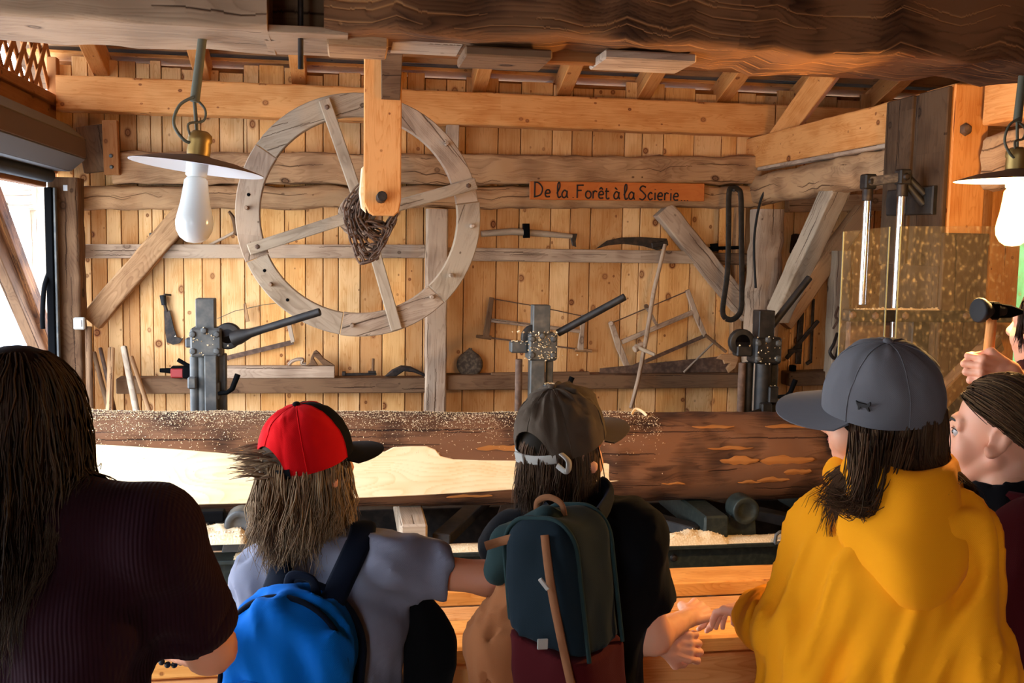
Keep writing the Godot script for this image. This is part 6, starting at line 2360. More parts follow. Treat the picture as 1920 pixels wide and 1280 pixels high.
# a six panel cap on a head; gap: opening at the back above the strap
func make_cap(o: Node3D, X: Transform3D, s: float, mats: Array, brim_mat: String, gap: bool, strap_mat: String, tilt := 0.0, brim_len := 0.075, brim_drop := 0.25, pinch := 0.0) -> void:
	var C := X * Transform3D(Basis(Vector3.RIGHT, tilt), Vector3(0, 0.025, -0.012) * s)
	var R := Vector3(0.09, 0.122, 0.108) * s
	var cap := Node3D.new()
	cap.name = "cap"
	o.add_child(cap)
	var sh := CapShape.new(C, R, gap, pinch, int(s * 1000))
	for pnl in 6:
		var a0 := PI / 6 + pnl * PI / 3 - PI / 6
		var rows := []
		for i in 15:
			var row := PackedVector3Array()
			for j in 11:
				row.append(sh.at(a0 + PI / 3 * j / 10.0, i / 14.0, -0.004 * pow(absf(j / 5.0 - 1.0), 8)))
			rows.append(row)
		var inner := []
		for i in 15:
			var row := PackedVector3Array()
			for j in 11:
				row.append(sh.at(a0 + PI / 3 * j / 10.0, i / 14.0, -0.022))
			inner.append(row)
		var mid: Vector3 = sh.at(a0 + PI / 6, 0.4, 0.0)
		var st := start()
		skin(st, rows, false, false, mid - C.origin)
		skin(st, inner, false, false, C.origin - mid)
		skin(st, [rows[0], inner[0]], false, false, -C.basis.y)
		put("panel", st, M[mats[pnl]], cap)
	# seams and button
	var seams := start()
	for k in 6:
		var pts := []
		for i in 13:
			pts.append(sh.at(k * PI / 3, i / 12.0 * 0.99, 0.0))
		tube(seams, pts, 0.0011, 5, false)
	put("seam", seams, M[mats[3]], cap)
	var b := start()
	ball(b, C * Vector3(0, R.y * 0.985, 0), Vector3(0.008, 0.005, 0.008) * s * 1.1, C.basis, 8)
	put("button", b, M[brim_mat], cap)
	# brim
	var top := []
	var low := []
	for i in 9:
		var f := i / 8.0
		var row := PackedVector3Array()
		var row2 := PackedVector3Array()
		for j in 21:
			var a := (j / 20.0 * 2 - 1) * 1.12
			var root := C.affine_inverse() * (sh.at(a, 0.0, -0.004) as Vector3)
			var reach_ := brim_len * s * sqrt(maxf(0.0, cos(a * 1.32)))
			var p := root + Vector3(sin(a) * reach_ * f * 0.32, -brim_drop * reach_ * f - 0.012 * absf(sin(a)) * f * absf(sin(a)), reach_ * f)
			row.append(C * p)
			row2.append(C * (p - Vector3(0, 0.004 - 0.002 * f, 0)))
		top.append(row)
		low.append(row2)
	var bs := start()
	skin(bs, top, false, false, C.basis.y)
	skin(bs, low, false, false, -C.basis.y)
	skin(bs, [top[8], low[8]], false, false, C.basis.z)
	put("brim", bs, M[brim_mat], cap)
	# strap across the gap at the back
	if gap:
		var sp := []
		for i in 13:
			var a := PI + (i / 12.0 * 2 - 1) * 0.7
			sp.append(C * (Vector3(sin(a) * R.x * 1.01, -0.002 * s, cos(a) * R.z * 1.01)))
		var ss := start()
		tube(ss, sp, 0.011 * s, 8, true, 0.18, C.basis.y.cross(Vector3(0, 0, 1)))
		put("strap", ss, M[strap_mat], cap)
		var bk := start()
		var at: Vector3 = sp[4]
		var nn := (at - C.origin).slide(C.basis.y).normalized()
		box(bk, at + nn * 0.003, Vector3(0.03, 0.024, 0.006) * s, Basis(C.basis.y.cross(nn), C.basis.y, nn), 0.002)
		put("buckle", bk, M.webbing, cap)


func look(face: Vector3, origin: Vector3, roll := 0.0) -> Transform3D:
	var z := face.normalized()
	var x := Vector3.UP.cross(z).normalized()
	var b := Basis(x, z.cross(x), z)
	return Transform3D(b.rotated(z, roll), origin)


# flat webbing following points
func strap(called: String, pts: Array, wide: float, thick: float, out: Vector3, mat: String, o: Node3D) -> void:
	var st := start()
	tube(st, curve_points(pts, 5), wide, 8, true, thick / wide, out)
	put(called, st, M[mat], o)


func back_basis(J: Dictionary) -> Basis:
	var r: Vector3 = ((J.shR as Vector3) - (J.shL as Vector3))
	r.y = 0
	r = r.normalized()
	return Basis(r, Vector3.UP, r.cross(Vector3.UP))   # z points out of the back


func build_people() -> void:
	person_dark_sweater()
	person_red_cap()
	person_grey_cap()
	person_yellow_hoodie()
	person_right_edge()
	person_with_hammer()


func person_dark_sweater() -> void:
	var o := thing("person", "person at the left in a dark maroon ribbed short-sleeved sweater with long dark hair", "person")
	var q := 0.95
	var J := {"face": Vector3(0.12, 0, -1).normalized()}
	J.head = look(Vector3(0.55, -0.06, -0.9), Vector3(-0.468, 1.406, -1.549))
	J.neck = Vector3(-0.447, 1.289, -1.534)
	J.shR = Vector3(-0.278, 1.262, -1.473)
	J.shL = Vector3(-0.615, 1.226, -1.587)
	J.elR = Vector3(-0.213, 1.041, -1.584)
	J.wrR = Vector3(-0.333, 0.912, -1.917)
	J.elL = Vector3(-0.688, 1.016, -1.63)
	J.wrL = Vector3(-0.675, 0.89, -1.921)
	hips(J, q)
	make_body(o, J, q, "skin_b", 0.007, [[J.wrR, Vector3(-0.85, 0.05, -0.5), Vector3(0, 1, 0.2), -1.0, 0.45, J.elR, 0.005]])
	make_top(o, "sweater", J, q, "knit_maroon", 0.76, 0.014, Fold.new(4, 0.006, Vector3(5, 6, 5)))
	make_legs(o, J, q, "jeans")
	# rolled cuff
	var d: Vector3 = ((J.elR as Vector3) - (J.shR as Vector3)).normalized()
	var cu: Vector3 = (J.shR as Vector3).lerp(J.elR, 0.74)
	var st := start()
	lathe(st, cu - d * 0.02, d, [[0.045, 0.0], [0.061, 0.004], [0.063, 0.02], [0.061, 0.036], [0.045, 0.04]], 24)
	put("cuff", st, M.knit_maroon, o)
	# bracelet of dark beads
	var wr: Vector3 = J.wrR
	var wd: Vector3 = ((J.wrR as Vector3) - (J.elR as Vector3)).normalized()
	st = start()
	var fr := frame_along(wd, Vector3.UP)
	for k in 16:
		var t := TAU * k / 16
		ball(st, wr - wd * 0.035 + (fr.y * cos(t) + fr.z * sin(t)) * 0.031, Vector3.ONE * 0.0062, Basis(), 6)
	put("bracelet", st, M.lash, o)
	make_hair(o, J.head, q * 1.04, "hair_dark", Color(0.012, 0.008, 0.006), Color(0.075, 0.045, 0.026), 3600, -0.5, 0.98, 0.9, 0.33, 0.12, Vector3(-0.08, -0.2, 0.1), 0.5, 0.0021, 5, torso_prims(J, q), 0.022)
	# wisp at the temple
	st = start()
	st.set_color(Color(0.04, 0.025, 0.015))
	tube(st, curve_points([Vector3(-0.365, 1.394, -1.479), Vector3(-0.352, 1.363, -1.474), Vector3(-0.346, 1.366, -1.474), Vector3(-0.347, 1.357, -1.473)], 5), 0.0006, 4)
	tube(st, curve_points([Vector3(-0.365, 1.383, -1.478), Vector3(-0.356, 1.353, -1.474), Vector3(-0.349, 1.352, -1.473)], 5), 0.0006, 4)
	put("hair_wisp", st, M.hair_dark, o)


func person_red_cap() -> void:
	var o := thing("person", "child in a red cap and grey T-shirt with shaggy fair hair and a blue backpack", "person")
	var q := 0.86
	var J := {"face": Vector3(0.25, 0, -1).normalized()}
	J.head = look(Vector3(0.8, 0.02, -0.6), Vector3(-0.072, 1.236, -2.027), 0.0)
	J.neck = Vector3(-0.054, 1.064, -2.018)
	J.shR = Vector3(0.093, 1.041, -1.961)
	J.shL = Vector3(-0.166, 0.992, -2.06)
	J.elR = Vector3(0.295, 1.01, -1.955)
	J.wrR = Vector3(0.45, 1.021, -2.062)
	J.elL = Vector3(-0.191, 0.822, -2.089)
	J.wrL = Vector3(-0.134, 0.806, -2.282)
	hips(J, q)
	make_body(o, J, q, "skin_b", 0.006, [[J.wrR, Vector3(0.9, 0.2, -0.3), Vector3(0, 0.5, 1), -1.0, 0.35, J.elR, 0.006], [J.wrL, Vector3(0.6, 0, -0.8), Vector3(0, 1, 0.1), 1.0, 0.4, J.elL, 0.006]])
	make_top(o, "t_shirt", J, q, "shirt_grey", 0.46, 0.016, Fold.new(9, 0.01, Vector3(9, 4, 9), Basis(Vector3.BACK, 0.7)))
	make_legs(o, J, q, "trousers")
	var f := J.head as Transform3D
	make_hair(o, f, q * 1.07, "hair_fair", Color(0.09, 0.055, 0.03), Color(0.34, 0.22, 0.12), 3300, -0.55, 0.12, 0.3, 0.19, 0.15, Vector3(-0.06, -0.1, 0.06), 0.9, 0.0019, 11, torso_prims(J, q), 0.02)
	# tuft pushed out through the gap of the cap
	var st := start()
	var r := RandomNumberGenerator.new()
	r.seed = 8
	for k in 200:
		var a := Vector3(-0.146, 1.237, -2.009) + Vector3(r.randf_range(-0.015, 0.05), r.randf_range(-0.02, 0.03), r.randf_range(-0.06, 0.06))
		var c := r.randf()
		st.set_color(Color(0.1, 0.06, 0.035).lerp(Color(0.38, 0.25, 0.14), c))
		tube(st, curve_points([a, a + Vector3(-0.03, 0.012, 0.01), a + Vector3(-0.05 - 0.03 * r.randf(), 0.0 + 0.02 * r.randf(), 0.015)], 4), PackedFloat32Array([0.003, 0.003, 0.003, 0.0025, 0.002, 0.0016, 0.0012, 0.0008, 0.0004]), 3, false)
	put("hair_tuft", st, M.hair_fair, o)
	make_cap(o, f, q * 1.06, ["cap_black", "cap_red", "cap_red", "cap_red", "cap_red", "cap_black"], "cap_black", true, "cap_black", -0.2, 0.085, 0.3)
	# blue backpack
	var B := back_basis(J)
	var mid: Vector3 = ((J.shR as Vector3) + (J.shL as Vector3)) / 2
	var c := mid + B.z * 0.16 + Vector3(-0.02, -0.2, 0.0)
	B = B.rotated(B.z, -0.1)
	var pk := thing("backpack", "bright blue backpack with navy piping worn by the red cap child", "backpack")
	st = start()
	blob(st, [["a", c, B, Vector3(0.118, 0.215, 0.06), 0.11, 0.035, true]], 0.0085, 0.01, 0.0, Fold.new(21, 0.015, Vector3(8, 2.4, 8), Basis(Vector3.BACK, 0.35)))
	put("pack_body", st, M.pack_blue, pk)
	st = start()
	blob(st, [["a", c + B.z * 0.05 + B.y * -0.06 + B.x * 0.0, B, Vector3(0.1, 0.12, 0.028), 0.06, 0.022]], 0.0085, 0.01, 0.0, Fold.new(23, 0.009, Vector3(9, 2.6, 9), Basis(Vector3.BACK, 0.25)))
	put("front_pocket", st, M.pack_blue, pk)
	for zz in [0.03, -0.05]:
		var pts := []
		for i in 27:
			var t := PI * i / 26
			pts.append(c + B.x * cos(t) * 0.122 + B.y * (0.095 + sin(t) * 0.122) + B.z * zz)
		pts.push_front(c + B.x * 0.123 + B.y * -0.2 + B.z * zz)
		pts.append(c - B.x * 0.123 + B.y * -0.2 + B.z * zz)
		st = start()
		tube(st, pts, 0.006 if zz > 0 else 0.012, 6)
		put("piping", st, M.pack_navy, pk)
	strap("shoulder_strap", [c + B.x * 0.06 + B.y * 0.2 - B.z * 0.03, (J.shR as Vector3).lerp(J.neck, 0.45) + Vector3(0, 0.052, 0.03), (J.shR as Vector3).lerp(J.neck, 0.42) + Vector3(0, 0.062, -0.03), (J.shR as Vector3).lerp(J.neck, 0.4) + Vector3(0, -0.02, -0.085), (J.shR as Vector3) + Vector3(-0.04, -0.2, -0.1)], 0.026, 0.008, B.z, "pack_navy", pk)
	strap("shoulder_strap", [c - B.x * 0.06 + B.y * 0.2 - B.z * 0.03, (J.shL as Vector3).lerp(J.neck, 0.45) + Vector3(0, 0.052, 0.03), (J.shL as Vector3).lerp(J.neck, 0.42) + Vector3(0, 0.062, -0.03), (J.shL as Vector3).lerp(J.neck, 0.4) + Vector3(0, -0.02, -0.085), (J.shL as Vector3) + Vector3(0.04, -0.2, -0.1)], 0.026, 0.008, B.z, "pack_navy", pk)
	strap("top_loop", [c - B.x * 0.03 + B.y * 0.205 - B.z * 0.03, c - B.x * 0.02 + B.y * 0.24 - B.z * 0.02, c + B.x * 0.02 + B.y * 0.24 - B.z * 0.02, c + B.x * 0.03 + B.y * 0.205 - B.z * 0.03], 0.01, 0.004, B.z, "pack_navy", pk)
	st = start()
	bar(st, c + B.z * 0.082 + B.x * 0.035 + B.y * 0.065, c + B.z * 0.088 + B.x * 0.04 + B.y * 0.0, 0.008, 0.012, B.x)
	put("zip_pull", st, M.pack_blue, pk)
	# dark bag hanging at the child's right side
	st = start()
	var bc := Vector3(0.169, 0.851, -2.001)
	blob(st, [["e", bc, Basis(Vector3.BACK, 0.15), Vector3(0.045, 0.1, 0.045)], ["c", bc + Vector3(-0.03, 0.1, 0), bc + Vector3(0.0, 0.03, 0), 0.02, 0.04], ["c", bc + Vector3(-0.01, -0.2, 0), bc, 0.05, 0.045]], 0.01, 0.03, 0.0, Fold.new(2, 0.006, Vector3(9, 4, 9)))
	single("black_bag", st, M.shirt_black, "limp black cloth bag hanging between the red cap child and the brown jacket", "bag")


func person_grey_cap() -> void:
	var o := thing("person", "child in a grey-brown cap and black T-shirt, forearm resting on the rail", "person")
	var q := 0.88
	var J := {"face": Vector3(0.3, 0, -1).normalized()}
	J.head = look(Vector3(0.86, -0.02, -0.62), Vector3(0.435, 1.278, -1.946))
	J.neck = Vector3(0.446, 1.145, -1.932)
	J.shR = Vector3(0.56, 1.124, -1.86)
	J.shL = Vector3(0.339, 1.07, -1.984)
	J.elR = Vector3(0.616, 0.898, -1.891)
	J.wrR = Vector3(0.757, 0.861, -2.078)
	J.elL = Vector3(0.398, 0.8, -2.04)
	J.wrL = Vector3(0.684, 0.816, -2.045)
	hips(J, q)
	make_body(o, J, q, "skin_a", 0.005, [[J.wrR, Vector3(0.75, 0.05, -0.6), Vector3(0.0, 1, 0.55), -1.0, 1.15, J.elR, 0.0035], [J.wrL, Vector3(1, -0.15, -0.05), Vector3(0.1, 0.35, 1), 1.0, 0.75, J.elL, 0.0035]])
	make_top(o, "t_shirt", J, q, "shirt_black", 0.62, 0.016, Fold.new(14, 0.006, Vector3(8, 4, 8)))
	make_legs(o, J, q, "trousers")
	var f := J.head as Transform3D
	make_hair(o, f, q, "hair_brown", Color(0.02, 0.012, 0.008), Color(0.12, 0.07, 0.04), 2400, -0.6, 0.12, 0.95, 0.13, 0.14, Vector3(-0.05, -0.1, 0.05), 0.6, 0.0019, 17, torso_prims(J, q), 0.012)
	make_cap(o, f, q * 1.06, ["cap_olive", "cap_olive", "cap_olive", "cap_olive", "cap_olive", "cap_olive"], "cap_olive", true, "webbing", -0.3, 0.08, 0.2, 0.16)
	var st := start()
	tube(st, curve_points([Vector3(0.403, 1.293, -1.831), Vector3(0.414, 1.281, -1.813), Vector3(0.41, 1.262, -1.812), Vector3(0.393, 1.273, -1.821)], 5), 0.007, 6, true, 0.35)
	put("cap_strap_end", st, M.webbing, o)
	# backpack of green, teal, maroon
	var B := back_basis(J)
	B = B.rotated(Vector3.UP, -0.25)
	B = B.rotated(B.z, 0.14)
	var c := Vector3(0.392, 0.995, -1.703)
	var pk := thing("backpack", "dark teal and maroon backpack with tan zip tape worn by the grey cap child", "backpack")
	st = start()
	blob(st, [["a", c, B, Vector3(0.075, 0.215, 0.085), 0.055, 0.04, true]], 0.0085, 0.01, 0.0, Fold.new(31, 0.006, Vector3(6, 4, 6)), [[c + B.y * 0.0, (-B.y - B.x * 0.35).normalized()]])
	put("pack_body", st, M.pack_teal, pk)
	st = start()
	blob(st, [["a", c - B.y * 0.1, B, Vector3(0.079, 0.2, 0.09), 0.045, 0.035, true]], 0.0085, 0.01, 0.0, Fold.new(33, 0.005, Vector3(6, 4, 6)), [[c - B.y * 0.003, (B.y + B.x * 0.35).normalized()]])
	put("front_pocket", st, M.pack_maroon, pk)
	for zz in [0.06, -0.06]:
		var edge := []
		for i in 23:
			var t := PI * i / 22
			edge.append(c + B.x * (cos(t) * 0.056 + signf(cos(t)) * 0.021) + B.y * (0.155 + sin(t) * 0.063) + B.z * zz)
		edge.push_front(c + B.x * 0.079 - B.y * 0.03 + B.z * zz)
		edge.append(c - B.x * 0.079 + B.y * 0.03 + B.z * zz)
		st = start()
		tube(st, edge, 0.0045, 6)
		put("piping", st, M.pack_green, pk)
	# lid flap falling to the left
	st = start()
	blob(st, [["c", c + B.y * 0.19 - B.x * 0.01 + B.z * 0.01, c + B.y * 0.155 - B.x * 0.09 + B.z * 0.02, 0.038, 0.034], ["c", c + B.y * 0.155 - B.x * 0.09 + B.z * 0.02, c + B.y * 0.115 - B.x * 0.115 + B.z * 0.03, 0.036, 0.028]], 0.008, 0.03, 0.0, Fold.new(35, 0.005, Vector3(8, 6, 8)))
	put("lid_flap", st, M.pack_green, pk)
	for k in [[0.03, 0.195, 0.066, -0.1, 0.097], [-0.1, 0.17, -0.02, 0.19, 0.07]]:
		st = start()
		tube(st, curve_points([c + B.x * k[0] + B.y * k[1] + B.z * 0.085, c + B.x * lerpf(k[0], k[2], 0.3) + B.y * lerpf(k[1], k[3], 0.3) + B.z * k[4], c + B.x * lerpf(k[0], k[2], 0.7) + B.y * lerpf(k[1], k[3], 0.7) + B.z * k[4], c + B.x * k[2] + B.y * k[3] + B.z * (k[4] - 0.004)], 5), 0.009, 6, true, 0.4, B.z)
		put("zip_tape", st, M.tan_tape, pk)
	st = start()
	bar(st, Vector3(0.323, 1.124, -1.615), Vector3(0.337, 1.106, -1.61), 0.008, 0.004, B.z)
	put("zip_pull", st, M.webbing, pk)
	strap("carry_loop", [c + B.y * 0.215 - B.x * 0.04, c + B.y * 0.235 - B.x * 0.035, c + B.y * 0.243 - B.x * 0.01, c + B.y * 0.232 + B.x * 0.015, c + B.y * 0.21 + B.x * 0.02], 0.006, 0.003, B.z, "tan_tape", pk)
	for k in ["R", "L"]:
		var sg := 1.0 if k == "R" else -1.0
		var sh: Vector3 = (J["sh" + k] as Vector3).lerp(J.neck, 0.45)
		strap("shoulder_strap", [c + B.x * 0.05 * sg + B.y * 0.19 - B.z * 0.06, sh + Vector3(0, 0.062, 0.03), sh + Vector3(0, 0.066, -0.03), sh + Vector3(0, -0.02, -0.1), sh + Vector3(0.03 * sg, -0.2, -0.1)], 0.024, 0.01, B.z, "pack_navy", pk)
	strap("side_strap", [c + B.x * 0.12 - B.y * 0.15 - B.z * 0.03, c + B.x * 0.17 - B.y * 0.16 - B.z * 0.06, c + B.x * 0.18 - B.y * 0.19 - B.z * 0.06, c + B.x * 0.18 - B.y * 0.19 - B.z * 0.06], 0.01, 0.004, B.z, "pack_navy", pk)
	st = start()
	tube(st, curve_points([c + B.x * 0.17 - B.y * 0.12 - B.z * 0.05, c + B.x * 0.195 - B.y * 0.12 - B.z * 0.05, c + B.x * 0.195 - B.y * 0.16 - B.z * 0.05, c + B.x * 0.17 - B.y * 0.16 - B.z * 0.05, c + B.x * 0.17 - B.y * 0.12 - B.z * 0.05], 3), 0.003, 6)
	put("strap_buckle", st, M.tan_tape, pk)
	# brown jacket tied to the pack
	var jk := Vector3(0.31, 0.928, -1.771)
	st = start()
	blob(st, [["c", jk + Vector3(0.03, 0.15, 0.0), jk + Vector3(-0.01, 0.02, 0.0), 0.045, 0.075], ["c", jk + Vector3(-0.01, 0.02, 0), jk + Vector3(0.0, -0.28, 0.02), 0.075, 0.07], ["c", jk + Vector3(0.07, 0.17, 0.04), jk + Vector3(0.085, -0.28, 0.06), 0.02, 0.035]], 0.0095, 0.03, 0.0, Fold.new(41, 0.009, Vector3(15, 1.0, 15)))
	o = tag(put("brown_jacket", st, M.khaki), "tan brown jacket hanging in folds from the left side of the teal backpack", "jacket")
	st = start()
	box(st, Vector3(0.328, 1.014, -1.603), Vector3(0.018, 0.018, 0.004), Basis(), 0.001)
	put("fabric_label", st, M.webbing, o)


func person_yellow_hoodie() -> void:
	var o := thing("person", "child in a yellow hoodie and blue-grey cap with long dark hair, looking left", "person")
	var q := 0.9
	var J := {"face": Vector3(-0.5, 0, -1).normalized()}
	J.head = look(Vector3(-0.8, -0.06, -0.6), Vector3(0.923, 1.401, -1.612), -0.3)
	J.neck = Vector3(0.956, 1.271, -1.574)
	J.shL = Vector3(0.846, 1.187, -1.615)
	J.shR = Vector3(0.989, 1.216, -1.482)
	J.elL = Vector3(0.783, 1.018, -1.579)
	J.wrL = Vector3(0.803, 0.967, -1.815)
	J.elR = Vector3(0.997, 1.016, -1.421)
	J.wrR = Vector3(1.048, 0.855, -1.601)
	hips(J, q)
	make_body(o, J, q, "skin_a", 0.0045, [[J.wrL, Vector3(-0.25, -0.15, -0.9), Vector3(0, 1, 0.1), 1.0, 0.5, J.elL, 0.005]])
	face_parts(J.head, q, o)
	var st := start()
	var prims := torso_prims(J, q)
	for s in ["L", "R"]:
		prims.append(["c", J["sh" + s], J["el" + s], 0.058 * q, 0.056 * q])
		prims.append(["c", J["el" + s], J["wr" + s], 0.056 * q, 0.04 * q, true])
	var pel: Vector3 = ((J.hipR as Vector3) + (J.hipL as Vector3)) / 2
	var mid: Vector3 = ((J.shR as Vector3) + (J.shL as Vector3)) / 2
	var B := back_basis(J)
	prims.append(["c", mid + B.z * 0.02 + Vector3(0, -0.1, 0), pel + B.z * 0.05 - B.x * 0.05, 0.11, 0.15])
	prims.append(["c", mid + B.z * 0.02 + Vector3(0, -0.1, 0), pel + B.z * 0.04 + B.x * 0.06, 0.11, 0.14])
	var nk: Vector3 = J.neck
	blob(st, prims, 0.009, 0.035, 0.016, Fold.new(52, 0.012, Vector3(9, 2.0, 9), Basis(Vector3.BACK, -0.22)), [[pel - Vector3(0, 0.14, 0), Vector3.DOWN]], [[nk + Vector3(0, 0.075, -0.01), 0.06]])
	put("hoodie", st, M.hoodie, o)
	make_legs(o, J, q, "jeans")
	# hood lying on the back: a collar round the neck and a pointed fold
	st = start()
	var hood := []
	for k in 49:
		var t := TAU * k / 48
		var dirv := B.x * sin(t) - B.z * cos(t)      # t = 0 front, PI back
		var row := PackedVector3Array()
		var backness := 0.5 - 0.5 * cos(t)
		var peak := exp(-pow((t - PI + 0.45) / 0.62, 2.0))
		var drop := 0.03 + 0.05 * backness + 0.1 * peak
		for i in 15:
			var f := i / 14.0
			var rr := lerpf(0.058, 0.088 + 0.05 * backness + 0.05 * peak, sin(minf(f, 0.8) / 0.8 * PI / 2))
			var yy := 0.055 * sin(minf(f * 2.2, 1.0) * PI) - drop * pow(f, 1.6) + 0.02
			yy += 0.008 * sin(t * 6 + f * 3) * f
			rr += 0.006 * sin(t * 9 + 1.0) * f - (0.02 if i == 14 else 0.0)
			row.append(nk + dirv * rr + B.z * (0.02 * backness * f) + Vector3(0, yy, 0))
		hood.append(row)
	skin(st, hood, false, false, Vector3.UP)
	blob(st, [["c", nk - B.x * 0.095 + Vector3(0, 0.012, -0.01), nk - B.x * 0.05 + Vector3(0, 0.02, -0.085), 0.03, 0.026], ["c", nk - B.x * 0.095 + Vector3(0, 0.012, -0.01), nk - B.x * 0.08 + B.z * 0.06 + Vector3(0, 0.0, 0.0), 0.03, 0.026]], 0.008, 0.02, 0.0, Fold.new(56, 0.004, Vector3(9, 9, 9)))
	put("hood", st, M.hoodie, o)
	var f := J.head as Transform3D
	var lean := f.basis.z * 0.1 - Vector3(0, 0.0, 0)
	make_hair(o, f, q * 1.06, "hair_dark", Color(0.022, 0.012, 0.007), Color(0.1, 0.052, 0.026), 3300, -0.5, 0.1, 0.98, 0.26, 0.1, Vector3(-0.1, -0.1, 0.04), 0.6, 0.002, 23, torso_prims(J, q), 0.05)
	# long locks blown across the left shoulder
	st = start()
	var r := RandomNumberGenerator.new()
	r.seed = 19
	for k in 260:
		var a := Vector3(0.873, 1.349, -1.524) + Vector3(r.randf_range(-0.04, 0.06), r.randf_range(-0.03, 0.04), r.randf_range(-0.03, 0.03))
		var e := Vector3(0.776, 1.283, -1.524).lerp(Vector3(0.818, 1.27, -1.485), r.randf()) + Vector3(r.randf_range(-0.02, 0.02), r.randf_range(-0.015, 0.02), r.randf_range(-0.01, 0.02))
		var m := a.lerp(e, 0.55) + Vector3(0.0, -0.035 - 0.02 * r.randf(), 0.02)
		st.set_color(Color(0.022, 0.012, 0.007).lerp(Color(0.11, 0.058, 0.03), r.randf()))
		var rr := PackedFloat32Array()
		for i in 13:
			rr.append(0.0018 * (1.0 - 0.85 * i / 12.0))
		tube(st, curve_points([a, a.lerp(m, 0.5) + Vector3(0, -0.012, 0.012), m, e], 4), rr, 3, false)
	put("hair_lock", st, M.hair_dark, o)
	make_cap(o, f, q * 1.07, ["cap_blue", "cap_blue", "cap_blue", "cap_blue", "cap_blue", "cap_blue"], "cap_blue", false, "cap_blue", -0.12, 0.084, 0.22, 0.03)
	# small dark stitched animal on the side of the cap
	var C := f * Transform3D(Basis(Vector3.RIGHT, -0.12), Vector3(0, 0.025, -0.012) * q * 1.07)
	var R := Vector3(0.091, 0.122, 0.109) * q * 1.07
	st = start()
	var at := C * (Vector3(sin(1.35) * R.x * 1.0, 0.028, cos(1.35) * R.z * 1.0))
	var nn := (at - C.origin).slide(C.basis.y).normalized()
	var eb := Basis(C.basis.y.cross(nn), C.basis.y, nn)
	slab(st, at + nn * 0.0, eb, PackedVector2Array([Vector2(-0.011, 0.001), Vector2(-0.013, 0.007), Vector2(-0.009, 0.005), Vector2(0.006, 0.005), Vector2(0.01, 0.01), Vector2(0.0125, 0.009), Vector2(0.012, 0.004), Vector2(0.009, 0.0), Vector2(0.012, -0.007), Vector2(0.009, -0.007), Vector2(0.005, -0.002), Vector2(-0.004, -0.002), Vector2(-0.006, -0.008), Vector2(-0.0085, -0.008), Vector2(-0.009, -0.002)]), 0.004, 0.0005)
	put("stitched_emblem", st, M.lash, o)


